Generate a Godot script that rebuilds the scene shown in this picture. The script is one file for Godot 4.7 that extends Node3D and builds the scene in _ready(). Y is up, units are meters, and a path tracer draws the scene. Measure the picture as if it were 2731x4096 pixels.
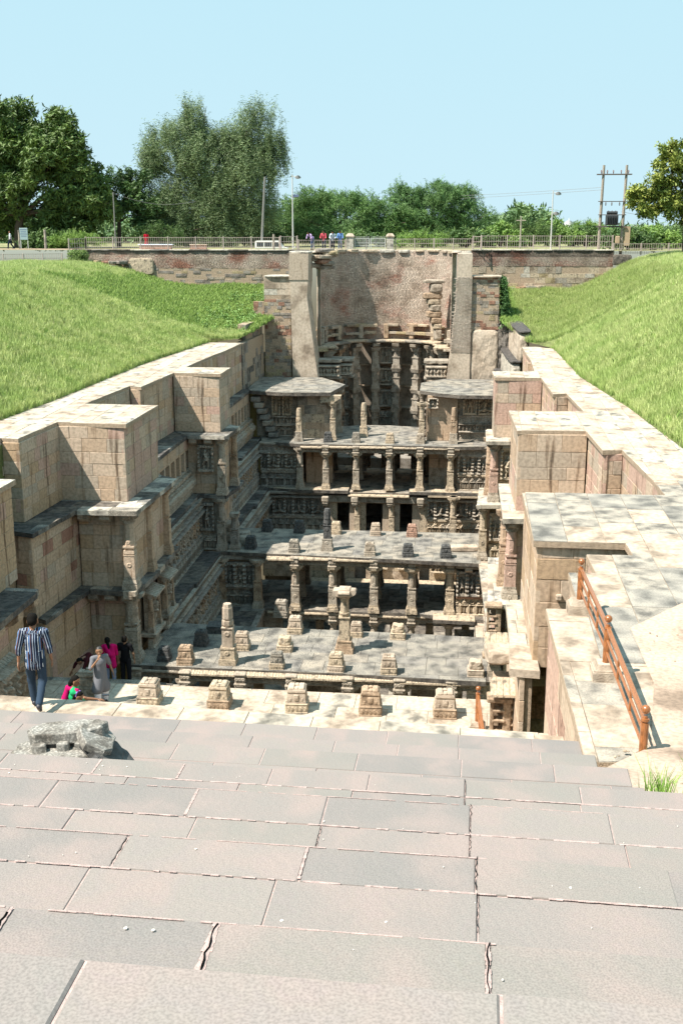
extends Node3D
# Stepwell seen from the top of its entrance steps. Eye at y = 1.6, ground at y = 0, the well runs towards -z.

const L1 := -5.95
const L2 := -9.2
const L3 := -12.6
const L4 := -15.8
const L5 := -19.05
const L6 := -22.4
const T0Y := -12.3
const EYE := Vector3(0, 1.6, 0)

var M := {}
var cache := {}
var counts := {}
var rg := RandomNumberGenerator.new()

# ---------------------------------------------------------------- mesh builder
class MB:
	var v := PackedVector3Array()
	var n := PackedVector3Array()
	var uv := PackedVector2Array()
	var c := PackedColorArray()
	var has_c := false
	var has_uv := false
	var col := Color(1, 1, 1)
	func tri(a: Vector3, b: Vector3, d: Vector3):
		var nn := (b - a).cross(d - a)
		if nn.length_squared() < 1e-16:
			return
		nn = nn.normalized()
		v.append(a); v.append(d); v.append(b)
		n.append(nn); n.append(nn); n.append(nn)
		if has_c:
			c.append(col); c.append(col); c.append(col)
	func quad(a: Vector3, b: Vector3, d: Vector3, e: Vector3):
		tri(a, b, d)
		tri(a, d, e)
	func oq(pts: Array, center: Vector3):
		var m := Vector3.ZERO
		for p in pts: m += p
		m /= pts.size()
		var nn: Vector3 = (pts[1] - pts[0]).cross(pts[2] - pts[0])
		if nn.dot(m - center) < 0:
			pts.reverse()
		for i in range(1, pts.size() - 1):
			tri(pts[0], pts[i], pts[i + 1])
	func trin(a: Vector3, b: Vector3, d: Vector3, na: Vector3, nb: Vector3, nd: Vector3):
		v.append(a); v.append(d); v.append(b)
		n.append(na); n.append(nd); n.append(nb)
		if has_c:
			c.append(col); c.append(col); c.append(col)
	func box(ct: Vector3, s: Vector3, bs := Basis()):
		var h := s * 0.5
		var x := bs.x * h.x
		var y := bs.y * h.y
		var z := bs.z * h.z
		quad(ct - x - y + z, ct + x - y + z, ct + x + y + z, ct - x + y + z)
		quad(ct + x - y - z, ct - x - y - z, ct - x + y - z, ct + x + y - z)
		quad(ct + x - y + z, ct + x - y - z, ct + x + y - z, ct + x + y + z)
		quad(ct - x - y - z, ct - x - y + z, ct - x + y + z, ct - x + y - z)
		quad(ct - x + y + z, ct + x + y + z, ct + x + y - z, ct - x + y - z)
		quad(ct - x - y - z, ct + x - y - z, ct + x - y + z, ct - x - y + z)
	func cbox(ct: Vector3, s: Vector3, ch: float, bs := Basis()):
		var h := s * 0.5
		ch = min(ch, min(h.x, min(h.y, h.z)) * 0.9)
		var P := {}
		for sx in [-1, 1]:
			for sy in [-1, 1]:
				for sz in [-1, 1]:
					P[[sx, sy, sz, 0]] = ct + bs * Vector3(sx * h.x, sy * (h.y - ch), sz * (h.z - ch))
					P[[sx, sy, sz, 1]] = ct + bs * Vector3(sx * (h.x - ch), sy * h.y, sz * (h.z - ch))
					P[[sx, sy, sz, 2]] = ct + bs * Vector3(sx * (h.x - ch), sy * (h.y - ch), sz * h.z)
		for s1 in [-1, 1]:
			oq([P[[s1, -1, -1, 0]], P[[s1, 1, -1, 0]], P[[s1, 1, 1, 0]], P[[s1, -1, 1, 0]]], ct)
			oq([P[[-1, s1, -1, 1]], P[[1, s1, -1, 1]], P[[1, s1, 1, 1]], P[[-1, s1, 1, 1]]], ct)
			oq([P[[-1, -1, s1, 2]], P[[1, -1, s1, 2]], P[[1, 1, s1, 2]], P[[-1, 1, s1, 2]]], ct)
			for s2 in [-1, 1]:
				oq([P[[s1, s2, -1, 0]], P[[s1, s2, 1, 0]], P[[s1, s2, 1, 1]], P[[s1, s2, -1, 1]]], ct)
				oq([P[[s1, -1, s2, 0]], P[[s1, 1, s2, 0]], P[[s1, 1, s2, 2]], P[[s1, -1, s2, 2]]], ct)
				oq([P[[-1, s1, s2, 1]], P[[1, s1, s2, 1]], P[[1, s1, s2, 2]], P[[-1, s1, s2, 2]]], ct)
				for s3 in [-1, 1]:
					oq([P[[s1, s2, s3, 0]], P[[s1, s2, s3, 1]], P[[s1, s2, s3, 2]]], ct)
	# rings: [y0, half0, y1, half1, sides]; every segment is a closed frustum
	func stack(rings: Array, at := Vector3.ZERO, bs := Basis()):
		for r in rings:
			var k: int = r[4]
			var off := PI / 4 if k == 4 else PI / k
			var f := 1.0 / cos(PI / k)
			var lo := []
			var hi := []
			for i in k:
				var a := off + TAU * i / k
				lo.append(at + bs * Vector3(cos(a) * r[1] * f, r[0], -sin(a) * r[1] * f))
				hi.append(at + bs * Vector3(cos(a) * r[3] * f, r[2], -sin(a) * r[3] * f))
			for i in k:
				var j := (i + 1) % k
				if k >= 12:
					var nl: Vector3 = bs * Vector3(cos(off + TAU * i / k), 0.0, -sin(off + TAU * i / k))
					var nr: Vector3 = bs * Vector3(cos(off + TAU * j / k), 0.0, -sin(off + TAU * j / k))
					trin(lo[i], lo[j], hi[j], nl, nr, nr)
					trin(lo[i], hi[j], hi[i], nl, nr, nl)
				else:
					quad(lo[i], lo[j], hi[j], hi[i])
			for i in range(1, k - 1):
				tri(hi[0], hi[i], hi[i + 1])
				tri(lo[0], lo[i + 1], lo[i])
	func tube(path: Array, rad: Array, k := 6, caps := true):
		var prev := []
		var pn := []
		for i in path.size():
			var d: Vector3 = (path[min(i + 1, path.size() - 1)] - path[max(i - 1, 0)]).normalized()
			var a := d.cross(Vector3(0.31, 0.2, 0.93)).normalized()
			var b := d.cross(a)
			var ring := []
			var rn := []
			for j in k:
				var t := TAU * j / k
				var o := a * cos(t) + b * sin(t)
				rn.append(o)
				ring.append(path[i] + o * rad[i])
			if i > 0:
				for j in k:
					var m := (j + 1) % k
					trin(prev[j], prev[m], ring[m], pn[j], pn[m], rn[m])
					trin(prev[j], ring[m], ring[j], pn[j], rn[m], rn[j])
			if caps and (i == 0 or i == path.size() - 1):
				for j in range(1, k - 1):
					if i == 0: tri(ring[0], ring[j + 1], ring[j])
					else: tri(ring[0], ring[j], ring[j + 1])
			prev = ring
			pn = rn
	# polygon in x/z at height y (top) pushed down by t, top edge chamfered
	func slab(poly: PackedVector2Array, y: float, t: float, ch := 0.015):
		var m := Vector2.ZERO
		for p in poly: m += p
		m /= poly.size()
		var q := poly
		if not Geometry2D.is_polygon_clockwise(q):
			q = q.duplicate(); q.reverse()
		var inn := PackedVector2Array()
		for p in q:
			inn.append(p + (m - p).normalized() * min(ch * 1.3, (m - p).length() * 0.4))
		var idx := Geometry2D.triangulate_polygon(inn)
		for i in range(0, idx.size(), 3):
			var a := inn[idx[i]]
			var b := inn[idx[i + 1]]
			var d := inn[idx[i + 2]]
			var A := Vector3(a.x, y, a.y)
			var B := Vector3(b.x, y, b.y)
			var D := Vector3(d.x, y, d.y)
			if (B - A).cross(D - A).y > 0: tri(A, B, D)
			else: tri(A, D, B)
		var k := q.size()
		var c3 := Vector3(m.x, y - t * 0.5, m.y)
		for i in k:
			var j := (i + 1) % k
			var a1 := Vector3(q[i].x, y - ch, q[i].y)
			var b1 := Vector3(q[j].x, y - ch, q[j].y)
			oq([Vector3(inn[i].x, y, inn[i].y), Vector3(inn[j].x, y, inn[j].y), b1, a1], c3)
			oq([a1, b1, Vector3(q[j].x, y - t, q[j].y), Vector3(q[i].x, y - t, q[i].y)], c3)
	func prism(poly: PackedVector2Array, z0: float, z1: float, tf := Transform3D()):
		# polygon in x/y, pushed from z0 to z1
		var idx := Geometry2D.triangulate_polygon(poly)
		var ccw := not Geometry2D.is_polygon_clockwise(poly)
		for i in range(0, idx.size(), 3):
			var a := poly[idx[i]]
			var b := poly[idx[i + 1]]
			var d := poly[idx[i + 2]]
			if (b - a).cross(d - a) < 0:
				var tmp := b
				b = d
				d = tmp
			tri(tf * Vector3(a.x, a.y, z1), tf * Vector3(b.x, b.y, z1), tf * Vector3(d.x, d.y, z1))
			tri(tf * Vector3(a.x, a.y, z0), tf * Vector3(d.x, d.y, z0), tf * Vector3(b.x, b.y, z0))
		var k := poly.size()
		# Godot 2D "clockwise" is with y down; poly given with y up
		var area := 0.0
		for i in k:
			area += poly[i].cross(poly[(i + 1) % k])
		for i in k:
			var p := poly[i]
			var q := poly[(i + 1) % k]
			if area < 0:
				var t2 := p
				p = q
				q = t2
			quad(tf * Vector3(p.x, p.y, z0), tf * Vector3(q.x, q.y, z0), tf * Vector3(q.x, q.y, z1), tf * Vector3(p.x, p.y, z1))
	func add(o: MB, tf: Transform3D):
		for p in o.v: v.append(tf * p)
		for q in o.n: n.append((tf.basis * q).normalized())
		if has_c:
			if o.has_c: c.append_array(o.c)
			else:
				for p in o.v: c.append(col)
	func done() -> ArrayMesh:
		var a := []
		a.resize(Mesh.ARRAY_MAX)
		a[Mesh.ARRAY_VERTEX] = v
		a[Mesh.ARRAY_NORMAL] = n
		if has_c: a[Mesh.ARRAY_COLOR] = c
		if has_uv: a[Mesh.ARRAY_TEX_UV] = uv
		var m := ArrayMesh.new()
		if v.size() > 0:
			m.add_surface_from_arrays(Mesh.PRIMITIVE_TRIANGLES, a)
		return m

# ---------------------------------------------------------------- nodes
func numbered(called: String, parent: Node) -> String:
	var k := str(parent.get_instance_id()) + called
	var i: int = counts.get(k, 0)
	counts[k] = i + 1
	return called if i == 0 else "%s_%03d" % [called, i]

func gt(o: Node3D) -> Transform3D:
	var t := Transform3D()
	while o != self and o != null:
		t = o.transform * t
		o = o.get_parent() as Node3D
	return t

# one named mesh; the transform is given in world terms
func obj(called: String, mesh, mat, parent: Node3D = self, at := Transform3D()) -> MeshInstance3D:
	var o := MeshInstance3D.new()
	o.name = numbered(called, parent)
	o.mesh = mesh.done() if mesh is MB else mesh
	o.material_override = mat
	parent.add_child(o)
	o.transform = gt(parent).affine_inverse() * at
	return o

func tag(o: Node, label := "", category := "", group := "", kind := ""):
	if label: o.set_meta("label", label)
	if category: o.set_meta("category", category)
	if group: o.set_meta("group", group)
	if kind: o.set_meta("kind", kind)
	return o

func thing(called: String, label: String, category: String, at := Vector3.ZERO, group := "", kind := "") -> Node3D:
	var o := Node3D.new()
	o.name = numbered(called, self)
	add_child(o)
	o.position = at
	return tag(o, label, category, group, kind)

func T(p: Vector3, yaw := 0.0) -> Transform3D:
	return Transform3D(Basis(Vector3.UP, yaw), p)

func pick(a: Array):
	return a[rg.randi() % a.size()]

# ---------------------------------------------------------------- materials
func noise_tex(freq: float, seed_: int, ramp: Array, octaves := 5, size := 512, normal := false, bump := 4.0, kind := FastNoiseLite.TYPE_SIMPLEX_SMOOTH) -> NoiseTexture2D:
	var f := FastNoiseLite.new()
	f.noise_type = kind
	f.seed = seed_
	f.frequency = freq
	f.fractal_octaves = octaves
	var t := NoiseTexture2D.new()
	t.width = size
	t.height = size
	t.seamless = true
	t.noise = f
	if normal:
		t.as_normal_map = true
		t.bump_strength = bump
	elif ramp.size() > 0:
		var g := Gradient.new()
		var offs := PackedFloat32Array()
		var cols := PackedColorArray()
		for r in ramp:
			offs.append(r[0])
			cols.append(r[1])
		g.offsets = offs
		g.colors = cols
		t.color_ramp = g
	return t

func G(x: float) -> Color:
	return Color(x, x, x)

func lin(r: float, g: float, b: float) -> Color:
	return Color(r, g, b).linear_to_srgb()

# stone whose colour is given as a linear base colour; grain on uv1, wide stains on uv2
func stone(base: Color, grain: Texture2D, stain: Texture2D, s1 := 0.6, s2 := 0.17, nrm := 0.6, rough := 0.92) -> StandardMaterial3D:
	var m := StandardMaterial3D.new()
	m.albedo_color = base
	m.albedo_texture = grain
	m.uv1_triplanar = true
	m.uv1_world_triplanar = true
	m.uv1_scale = Vector3(s1, s1, s1)
	m.uv1_triplanar_sharpness = 6.0
	if stain:
		m.detail_enabled = true
		m.detail_albedo = stain
		m.detail_blend_mode = BaseMaterial3D.BLEND_MODE_MUL
		m.detail_uv_layer = BaseMaterial3D.DETAIL_UV_2
		m.uv2_triplanar = true
		m.uv2_world_triplanar = true
		m.uv2_scale = Vector3(s2, s2, s2)
		m.uv2_triplanar_sharpness = 6.0
	if nrm > 0:
		m.normal_enabled = true
		m.normal_texture = cache.nrm
		m.normal_scale = nrm
	m.roughness = rough
	return m

func plain(col: Color, rough := 0.6, metal := 0.0) -> StandardMaterial3D:
	var m := StandardMaterial3D.new()
	if rough > 0.7: m.metallic_specular = 0.15
	m.albedo_color = col
	m.roughness = rough
	m.metallic = metal
	return m

func make_materials():
	cache.nrm = noise_tex(0.10, 5, [], 4, 512, true, 5.0)
	var grain := noise_tex(0.02, 1, [[0.15, G(0.84)], [0.5, G(0.94)], [0.85, G(1.0)]], 7)
	var coarse := noise_tex(0.016, 2, [[0.2, G(0.80)], [0.45, G(0.93)], [0.75, G(1.0)]], 7)
	var stain := noise_tex(0.008, 3, [[0.2, Color(0.74, 0.72, 0.70)], [0.42, Color(0.93, 0.92, 0.91)], [0.65, Color(1, 1, 1)]], 6)
	var streak := noise_tex(0.009, 4, [[0.12, Color(0.55, 0.52, 0.49)], [0.26, Color(0.86, 0.84, 0.82)], [0.36, Color(1, 1, 1)]], 7)
	var lichen := noise_tex(0.008, 6, [[0.15, Color(0.60, 0.60, 0.60)], [0.38, Color(0.80, 0.795, 0.785)], [0.56, Color(0.91, 0.90, 0.885)], [0.75, Color(1.0, 0.985, 0.96)]], 8, 1024)
	var sparse := noise_tex(0.005, 16, [[0.12, Color(0.60, 0.61, 0.62)], [0.28, Color(0.85, 0.85, 0.86)], [0.4, Color(0.97, 0.97, 0.97)], [0.6, Color(1, 1, 1)]], 8, 1024)
	var speck := noise_tex(0.05, 7, [[0.15, G(0.86)], [0.5, G(0.95)], [0.8, G(1.0)]], 6)
	var fleck := noise_tex(0.035, 17, [[0.1, G(0.66)], [0.5, G(0.77)], [0.62, G(0.87)], [0.74, G(1.0)]], 6)
	cache.grain = grain
	cache.stain = stain
	# wall sandstone, five tones
	var tones := [lin(0.53, 0.39, 0.275), lin(0.53, 0.36, 0.285), lin(0.49, 0.345, 0.22), lin(0.47, 0.385, 0.30), lin(0.37, 0.20, 0.145), lin(0.57, 0.445, 0.335)]
	M.wall = []
	for t in tones:
		var m := stone(t, grain, streak, 0.55, 0.35, 0.5)
		m.uv2_scale = Vector3(0.4, 0.035, 0.4)
		M.wall.append(m)
	M.joint = stone(lin(0.42, 0.32, 0.23), grain, null, 0.6)
	M.cap = stone(lin(0.52, 0.46, 0.37), grain, sparse, 0.5, 0.16, 0.4)
	M.cap2 = stone(lin(0.53, 0.44, 0.35), grain, stain, 0.5, 0.2, 0.4)
	M.cap3 = stone(lin(0.54, 0.495, 0.42), coarse, sparse, 0.5, 0.23, 0.4)
	M.grey = stone(lin(0.385, 0.365, 0.33), speck, lichen, 0.7, 0.12, 0.4)
	M.grey2 = stone(lin(0.43, 0.395, 0.345), speck, lichen, 0.7, 0.2, 0.4)
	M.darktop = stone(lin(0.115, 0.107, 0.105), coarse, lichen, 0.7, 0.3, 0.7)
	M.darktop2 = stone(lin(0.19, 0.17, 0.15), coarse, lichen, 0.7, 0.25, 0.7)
	M.roof = stone(lin(0.44, 0.42, 0.38), fleck, lichen, 0.9, 0.13, 0.25)
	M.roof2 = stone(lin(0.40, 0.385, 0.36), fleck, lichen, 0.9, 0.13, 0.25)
	M.roof3 = stone(lin(0.51, 0.47, 0.41), fleck, lichen, 0.9, 0.13, 0.25)
	M.carve = stone(lin(0.42, 0.375, 0.315), coarse, stain, 1.1, 0.3, 0.35)
	M.carve2 = stone(lin(0.48, 0.415, 0.335), coarse, stain, 1.1, 0.3, 0.35)
	M.carve3 = stone(lin(0.33, 0.305, 0.27), coarse, stain, 1.1, 0.3, 0.35)
	M.carve4 = stone(lin(0.47, 0.35, 0.245), coarse, stain, 1.1, 0.3, 0.35)
	M.pale = stone(lin(0.54, 0.44, 0.32), coarse, sparse, 1.1, 0.5, 0.35)
	M.rosy = stone(lin(0.46, 0.29, 0.22), coarse, stain, 1.1, 0.5, 0.35)
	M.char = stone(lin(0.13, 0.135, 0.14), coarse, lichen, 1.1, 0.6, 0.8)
	# entrance steps: grey slabs with a pink bloom
	M.step = []
	for k in 4:
		var ga: Color = [Color(0.535, 0.512, 0.497), Color(0.505, 0.489, 0.478), Color(0.55, 0.525, 0.508), Color(0.525, 0.509, 0.489)][k]
		var pk := Color(0.595, 0.538, 0.518)
		var tx := noise_tex(0.006, 40 + k, [[0.2, ga], [0.5, ga.lerp(pk, 0.2)], [0.68, ga.lerp(pk, 0.55)], [0.9, ga.lerp(pk, 0.85)]], 8, 512)
		var m := stone(Color(1, 1, 1), tx, null, 0.33, 0.3, 0.10)
		m.detail_enabled = true
		m.detail_albedo = speck
		m.detail_blend_mode = BaseMaterial3D.BLEND_MODE_MUL
		m.detail_uv_layer = BaseMaterial3D.DETAIL_UV_2
		m.uv2_triplanar = true
		m.uv2_world_triplanar = true
		m.uv2_scale = Vector3(3.1, 3.1, 3.1)
		M.step.append(m)
	M.mortar = stone(lin(0.46, 0.35, 0.325), grain, null, 1.5)
	M.plaster = stone(lin(0.56, 0.47, 0.375), grain, stain, 0.4, 0.12, 0.4)
	M.sand = stone(lin(0.54, 0.42, 0.33), grain, stain, 0.8, 0.1, 0.4)
	M.brick = stone(Color(1, 1, 1), coarse, stain, 0.7, 0.11, 0.2)
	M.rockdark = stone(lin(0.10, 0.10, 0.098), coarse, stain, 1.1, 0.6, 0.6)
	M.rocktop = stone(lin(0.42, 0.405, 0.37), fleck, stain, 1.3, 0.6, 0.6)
	M.brick.vertex_color_use_as_albedo = true
	M.rub = []
	for t in [lin(0.36, 0.32, 0.27), lin(0.42, 0.35, 0.27), lin(0.30, 0.27, 0.24), lin(0.44, 0.36, 0.22), lin(0.36, 0.20, 0.14)]:
		M.rub.append(stone(t, coarse, stain, 0.8, 0.2, 0.8))
	M.black = plain(Color(0.03, 0.03, 0.03), 0.95)
	M.iron = stone(lin(0.46, 0.38, 0.34), grain, null, 1.0, 0.2, 0.0, 0.6)
	M.pipe = plain(lin(0.55, 0.55, 0.53), 0.5, 0.2)
	M.wood = wood_mat()
	# earth and grass
	M.earth = stone(lin(0.16, 0.19, 0.06), coarse, stain, 0.5, 0.1, 0.5)
	M.ground = stone(lin(0.30, 0.30, 0.14), coarse, stain, 0.2, 0.03, 0.5)
	M.dirt = stone(lin(0.48, 0.37, 0.28), coarse, stain, 0.4, 0.08, 0.5)

func wood_mat() -> StandardMaterial3D:
	var m := StandardMaterial3D.new()
	m.albedo_color = lin(0.36, 0.135, 0.045)
	m.albedo_texture = noise_tex(0.03, 9, [[0.3, G(0.75)], [0.6, G(1.0)]], 4, 256)
	m.uv1_triplanar = true
	m.uv1_scale = Vector3(6, 0.7, 6)
	m.roughness = 0.32
	m.clearcoat_enabled = true
	m.clearcoat = 0.4
	m.clearcoat_roughness = 0.2
	return m

# ---------------------------------------------------------------- stonework
func stone_mesh(w: float, h: float, d: float) -> Array:
	var a: float = max(0.06, snapped(w, 0.06))
	var b: float = max(0.05, snapped(h, 0.05))
	var e: float = max(0.05, snapped(d, 0.05))
	var k := "s%.2f_%.2f_%.2f" % [a, b, e]
	if not cache.has(k):
		var m := MB.new()
		m.cbox(Vector3.ZERO, Vector3(a, b, e), 0.014)
		cache[k] = m.done()
	return [cache[k], Vector3(w / a, h / b, d / e)]

func seen_from_camera(n: Vector3, p: Vector3) -> bool:
	return n.dot(EYE - p) > -0.06 * (EYE - p).length()

# a wall of separate stones from o along u (length L, height H); the outside is u x up
func masonry(parent: Node3D, o: Vector3, u: Vector3, L: float, H: float, mats: Array, ch := 0.45, wl := [0.55, 1.15], opt := {}):
	var up: Vector3 = opt.get("up", Vector3.UP)
	var n := u.cross(up).normalized()
	var deep: float = opt.get("deep", 0.14)
	var core := MB.new()
	var cd: float = opt.get("core", 0.3)
	var bs := Basis(u, up, n)
	core.box(o + u * L * 0.5 + up * H * 0.5 - n * (cd * 0.5 + 0.025), Vector3(max(L - 0.16, L * 0.5), H - 0.004, cd), bs)
	obj("wall_core", core, opt.get("joint", M.joint), parent)
	if not seen_from_camera(n, o + u * L * 0.5 + up * H):
		return
	var y := 0.0
	var k := 0
	var rough: float = opt.get("rough", 0.012)
	var tone0 = pick(mats)
	while y < H - 0.02:
		var h: float = ch * rg.randf_range(0.82, 1.2)
		if H - y - h < ch * 0.5: h = H - y
		var s := 0.0
		var first := true
		while s < L - 0.01:
			var w: float = rg.randf_range(wl[0], wl[1])
			if first and k % 2 == 1: w *= 0.6
			first = false
			if L - s - w < wl[0] * 0.5: w = L - s
			var g := 0.009
			var sm := stone_mesh(w - g, h - g, deep)
			var q := obj(opt.get("name", "stone"), sm[0], null, parent)
			if rg.randf() < 0.35: tone0 = pick(mats)
			q.material_override = tone0 if rg.randf() < 0.6 else pick(mats)
			var c := o + u * (s + w * 0.5) + up * (y + h * 0.5) + n * (rg.randf_range(-rough, rough * 0.3) - deep * 0.5)
			q.transform = gt(parent).affine_inverse() * Transform3D(bs * Basis.from_scale(sm[1]), c)
			s += w
		y += h
		k += 1

func wall_run(parent: Node3D, pts: Array, y0: float, y1: float, mats: Array, ch := 0.45, wl := [0.55, 1.15], opt := {}):
	for i in pts.size() - 1:
		var a := Vector3(pts[i][0], y0, pts[i][1])
		var b := Vector3(pts[i + 1][0], y0, pts[i + 1][1])
		masonry(parent, a, (b - a).normalized(), a.distance_to(b), y1 - y0, mats, ch, wl, opt)

# separate slabs laid in courses inside an outline
func paving(parent: Node3D, outline: Array, y: float, t: float, cw: float, cd: float, mats: Array, called := "slab", angle := 0.0, origin := Vector2.ZERO, bed = null):
	var poly := PackedVector2Array()
	for p in outline: poly.append(Vector2(p[0], p[1]))
	var bb := Rect2(poly[0], Vector2.ZERO)
	for p in poly: bb = bb.expand(p)
	var r := bb.size.length() * 0.5 + 2.0
	var mid := bb.get_center()
	if bed:
		var bm := MB.new()
		bm.slab(poly, y - 0.022, max(t - 0.01, 0.02), 0.004)
		obj("bed", bm, bed, parent)
	var v := -r
	while v < r:
		var d: float = cd * rg.randf_range(0.85, 1.15)
		var u: float = -r - rg.randf() * cw
		while u < r:
			var w: float = cw * rg.randf_range(0.7, 1.3)
			var cell := PackedVector2Array()
			for q in [Vector2(u, v), Vector2(u + w, v), Vector2(u + w, v + d), Vector2(u, v + d)]:
				cell.append(mid + origin + (q as Vector2).rotated(angle))
			for piece in Geometry2D.intersect_polygons(cell, poly):
				for sub in Geometry2D.offset_polygon(piece, -0.006):
					var area := 0.0
					for i in sub.size(): area += sub[i].cross(sub[(i + 1) % sub.size()])
					if abs(area) < 0.03: continue
					var m := MB.new()
					m.slab(sub, y + rg.randf_range(-0.008, 0.004), t, 0.008)
					obj(called, m, pick(mats), parent)
			u += w
		v += d

func ledge(parent: Node3D, outline: Array, y: float, mats: Array, t := 0.18, cw := 1.3):
	paving(parent, outline, y, t, cw, 0.9, mats, "ledge_slab")

# ---------------------------------------------------------------- relief carving: real depth over a grid
func relief(w: float, h: float, cell: float, fn: Callable, back := 0.06) -> ArrayMesh:
	var nx := int(ceil(w / cell))
	var ny := int(ceil(h / cell))
	var deepen := 1.9
	var m := MB.new()
	var z := PackedFloat32Array()
	z.resize((nx + 1) * (ny + 1))
	for j in ny + 1:
		for i in nx + 1:
			z[j * (nx + 1) + i] = deepen * fn.call(-w * 0.5 + w * i / nx, h * j / ny)
	var pt := func(i: int, j: int) -> Vector3:
		return Vector3(-w * 0.5 + w * i / nx, h * j / ny, z[j * (nx + 1) + i])
	for j in ny:
		for i in nx:
			m.quad(pt.call(i, j), pt.call(i + 1, j), pt.call(i + 1, j + 1), pt.call(i, j + 1))
	var b := -back
	for i in nx:
		var p: Vector3 = pt.call(i, 0)
		var q: Vector3 = pt.call(i + 1, 0)
		m.quad(Vector3(p.x, p.y, b), Vector3(q.x, q.y, b), q, p)
		p = pt.call(i, ny)
		q = pt.call(i + 1, ny)
		m.quad(p, q, Vector3(q.x, q.y, b), Vector3(p.x, p.y, b))
	for j in ny:
		var p: Vector3 = pt.call(0, j)
		var q: Vector3 = pt.call(0, j + 1)
		m.quad(Vector3(p.x, p.y, b), p, q, Vector3(q.x, q.y, b))
		p = pt.call(nx, j)
		q = pt.call(nx, j + 1)
		m.quad(p, Vector3(p.x, p.y, b), Vector3(q.x, q.y, b), q)
	return m.done()

func caps_h(p: Vector2, a: Vector2, b: Vector2, r: float, bulge := 1.6) -> float:
	var ab := b - a
	var t: float = clamp((p - a).dot(ab) / max(ab.length_squared(), 1e-6), 0.0, 1.0)
	var d := (p - a - ab * t).length() / r
	return r * bulge * sqrt(max(0.0, 1.0 - d * d))

# limbs of a carved figure, standing about 1 high or seated about 0.8 high
func figure(seated: bool, s: int) -> Array:
	var q := RandomNumberGenerator.new()
	q.seed = 900 + s
	var sway := q.randf_range(-0.05, 0.05)
	var o := []
	var hd := Vector2(sway * 0.5, 0.86 if not seated else 0.74)
	o.append([hd, hd + Vector2(0, 0.02), 0.07])
	o.append([hd + Vector2(0, 0.08), hd + Vector2(0, 0.13), 0.04])
	var sh := hd.y - 0.14
	var hip := 0.46 if not seated else 0.26
	o.append([Vector2(sway * 0.7, sh), Vector2(-sway, hip + 0.1), 0.085])
	o.append([Vector2(-0.09, sh), Vector2(0.09, sh), 0.05])
	o.append([Vector2(-sway - 0.04, hip), Vector2(-sway + 0.04, hip), 0.085])
	if seated:
		o.append([Vector2(-0.03, hip - 0.06), Vector2(-0.27, hip - 0.12), 0.07])
		o.append([Vector2(-0.27, hip - 0.12), Vector2(0.0, hip - 0.18), 0.05])
		o.append([Vector2(0.03, hip - 0.06), Vector2(0.26, hip - 0.10), 0.07])
		o.append([Vector2(0.24, hip - 0.12), Vector2(0.16, 0.0), 0.05])
	else:
		o.append([Vector2(-sway - 0.06, hip), Vector2(-0.1 + sway, 0.24), 0.06])
		o.append([Vector2(-0.1 + sway, 0.24), Vector2(-0.08, 0.02), 0.045])
		o.append([Vector2(-sway + 0.06, hip), Vector2(0.07 - sway, 0.24), 0.06])
		o.append([Vector2(0.07 - sway, 0.24), Vector2(0.1, 0.02), 0.045])
	for k in [-1, 1]:
		var e := Vector2(k * q.randf_range(0.17, 0.24), sh - q.randf_range(0.1, 0.2))
		o.append([Vector2(k * 0.11, sh), e, 0.038])
		o.append([e, e + Vector2(k * q.randf_range(-0.12, 0.06), q.randf_range(-0.16, 0.18)), 0.032])
	return o

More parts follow.
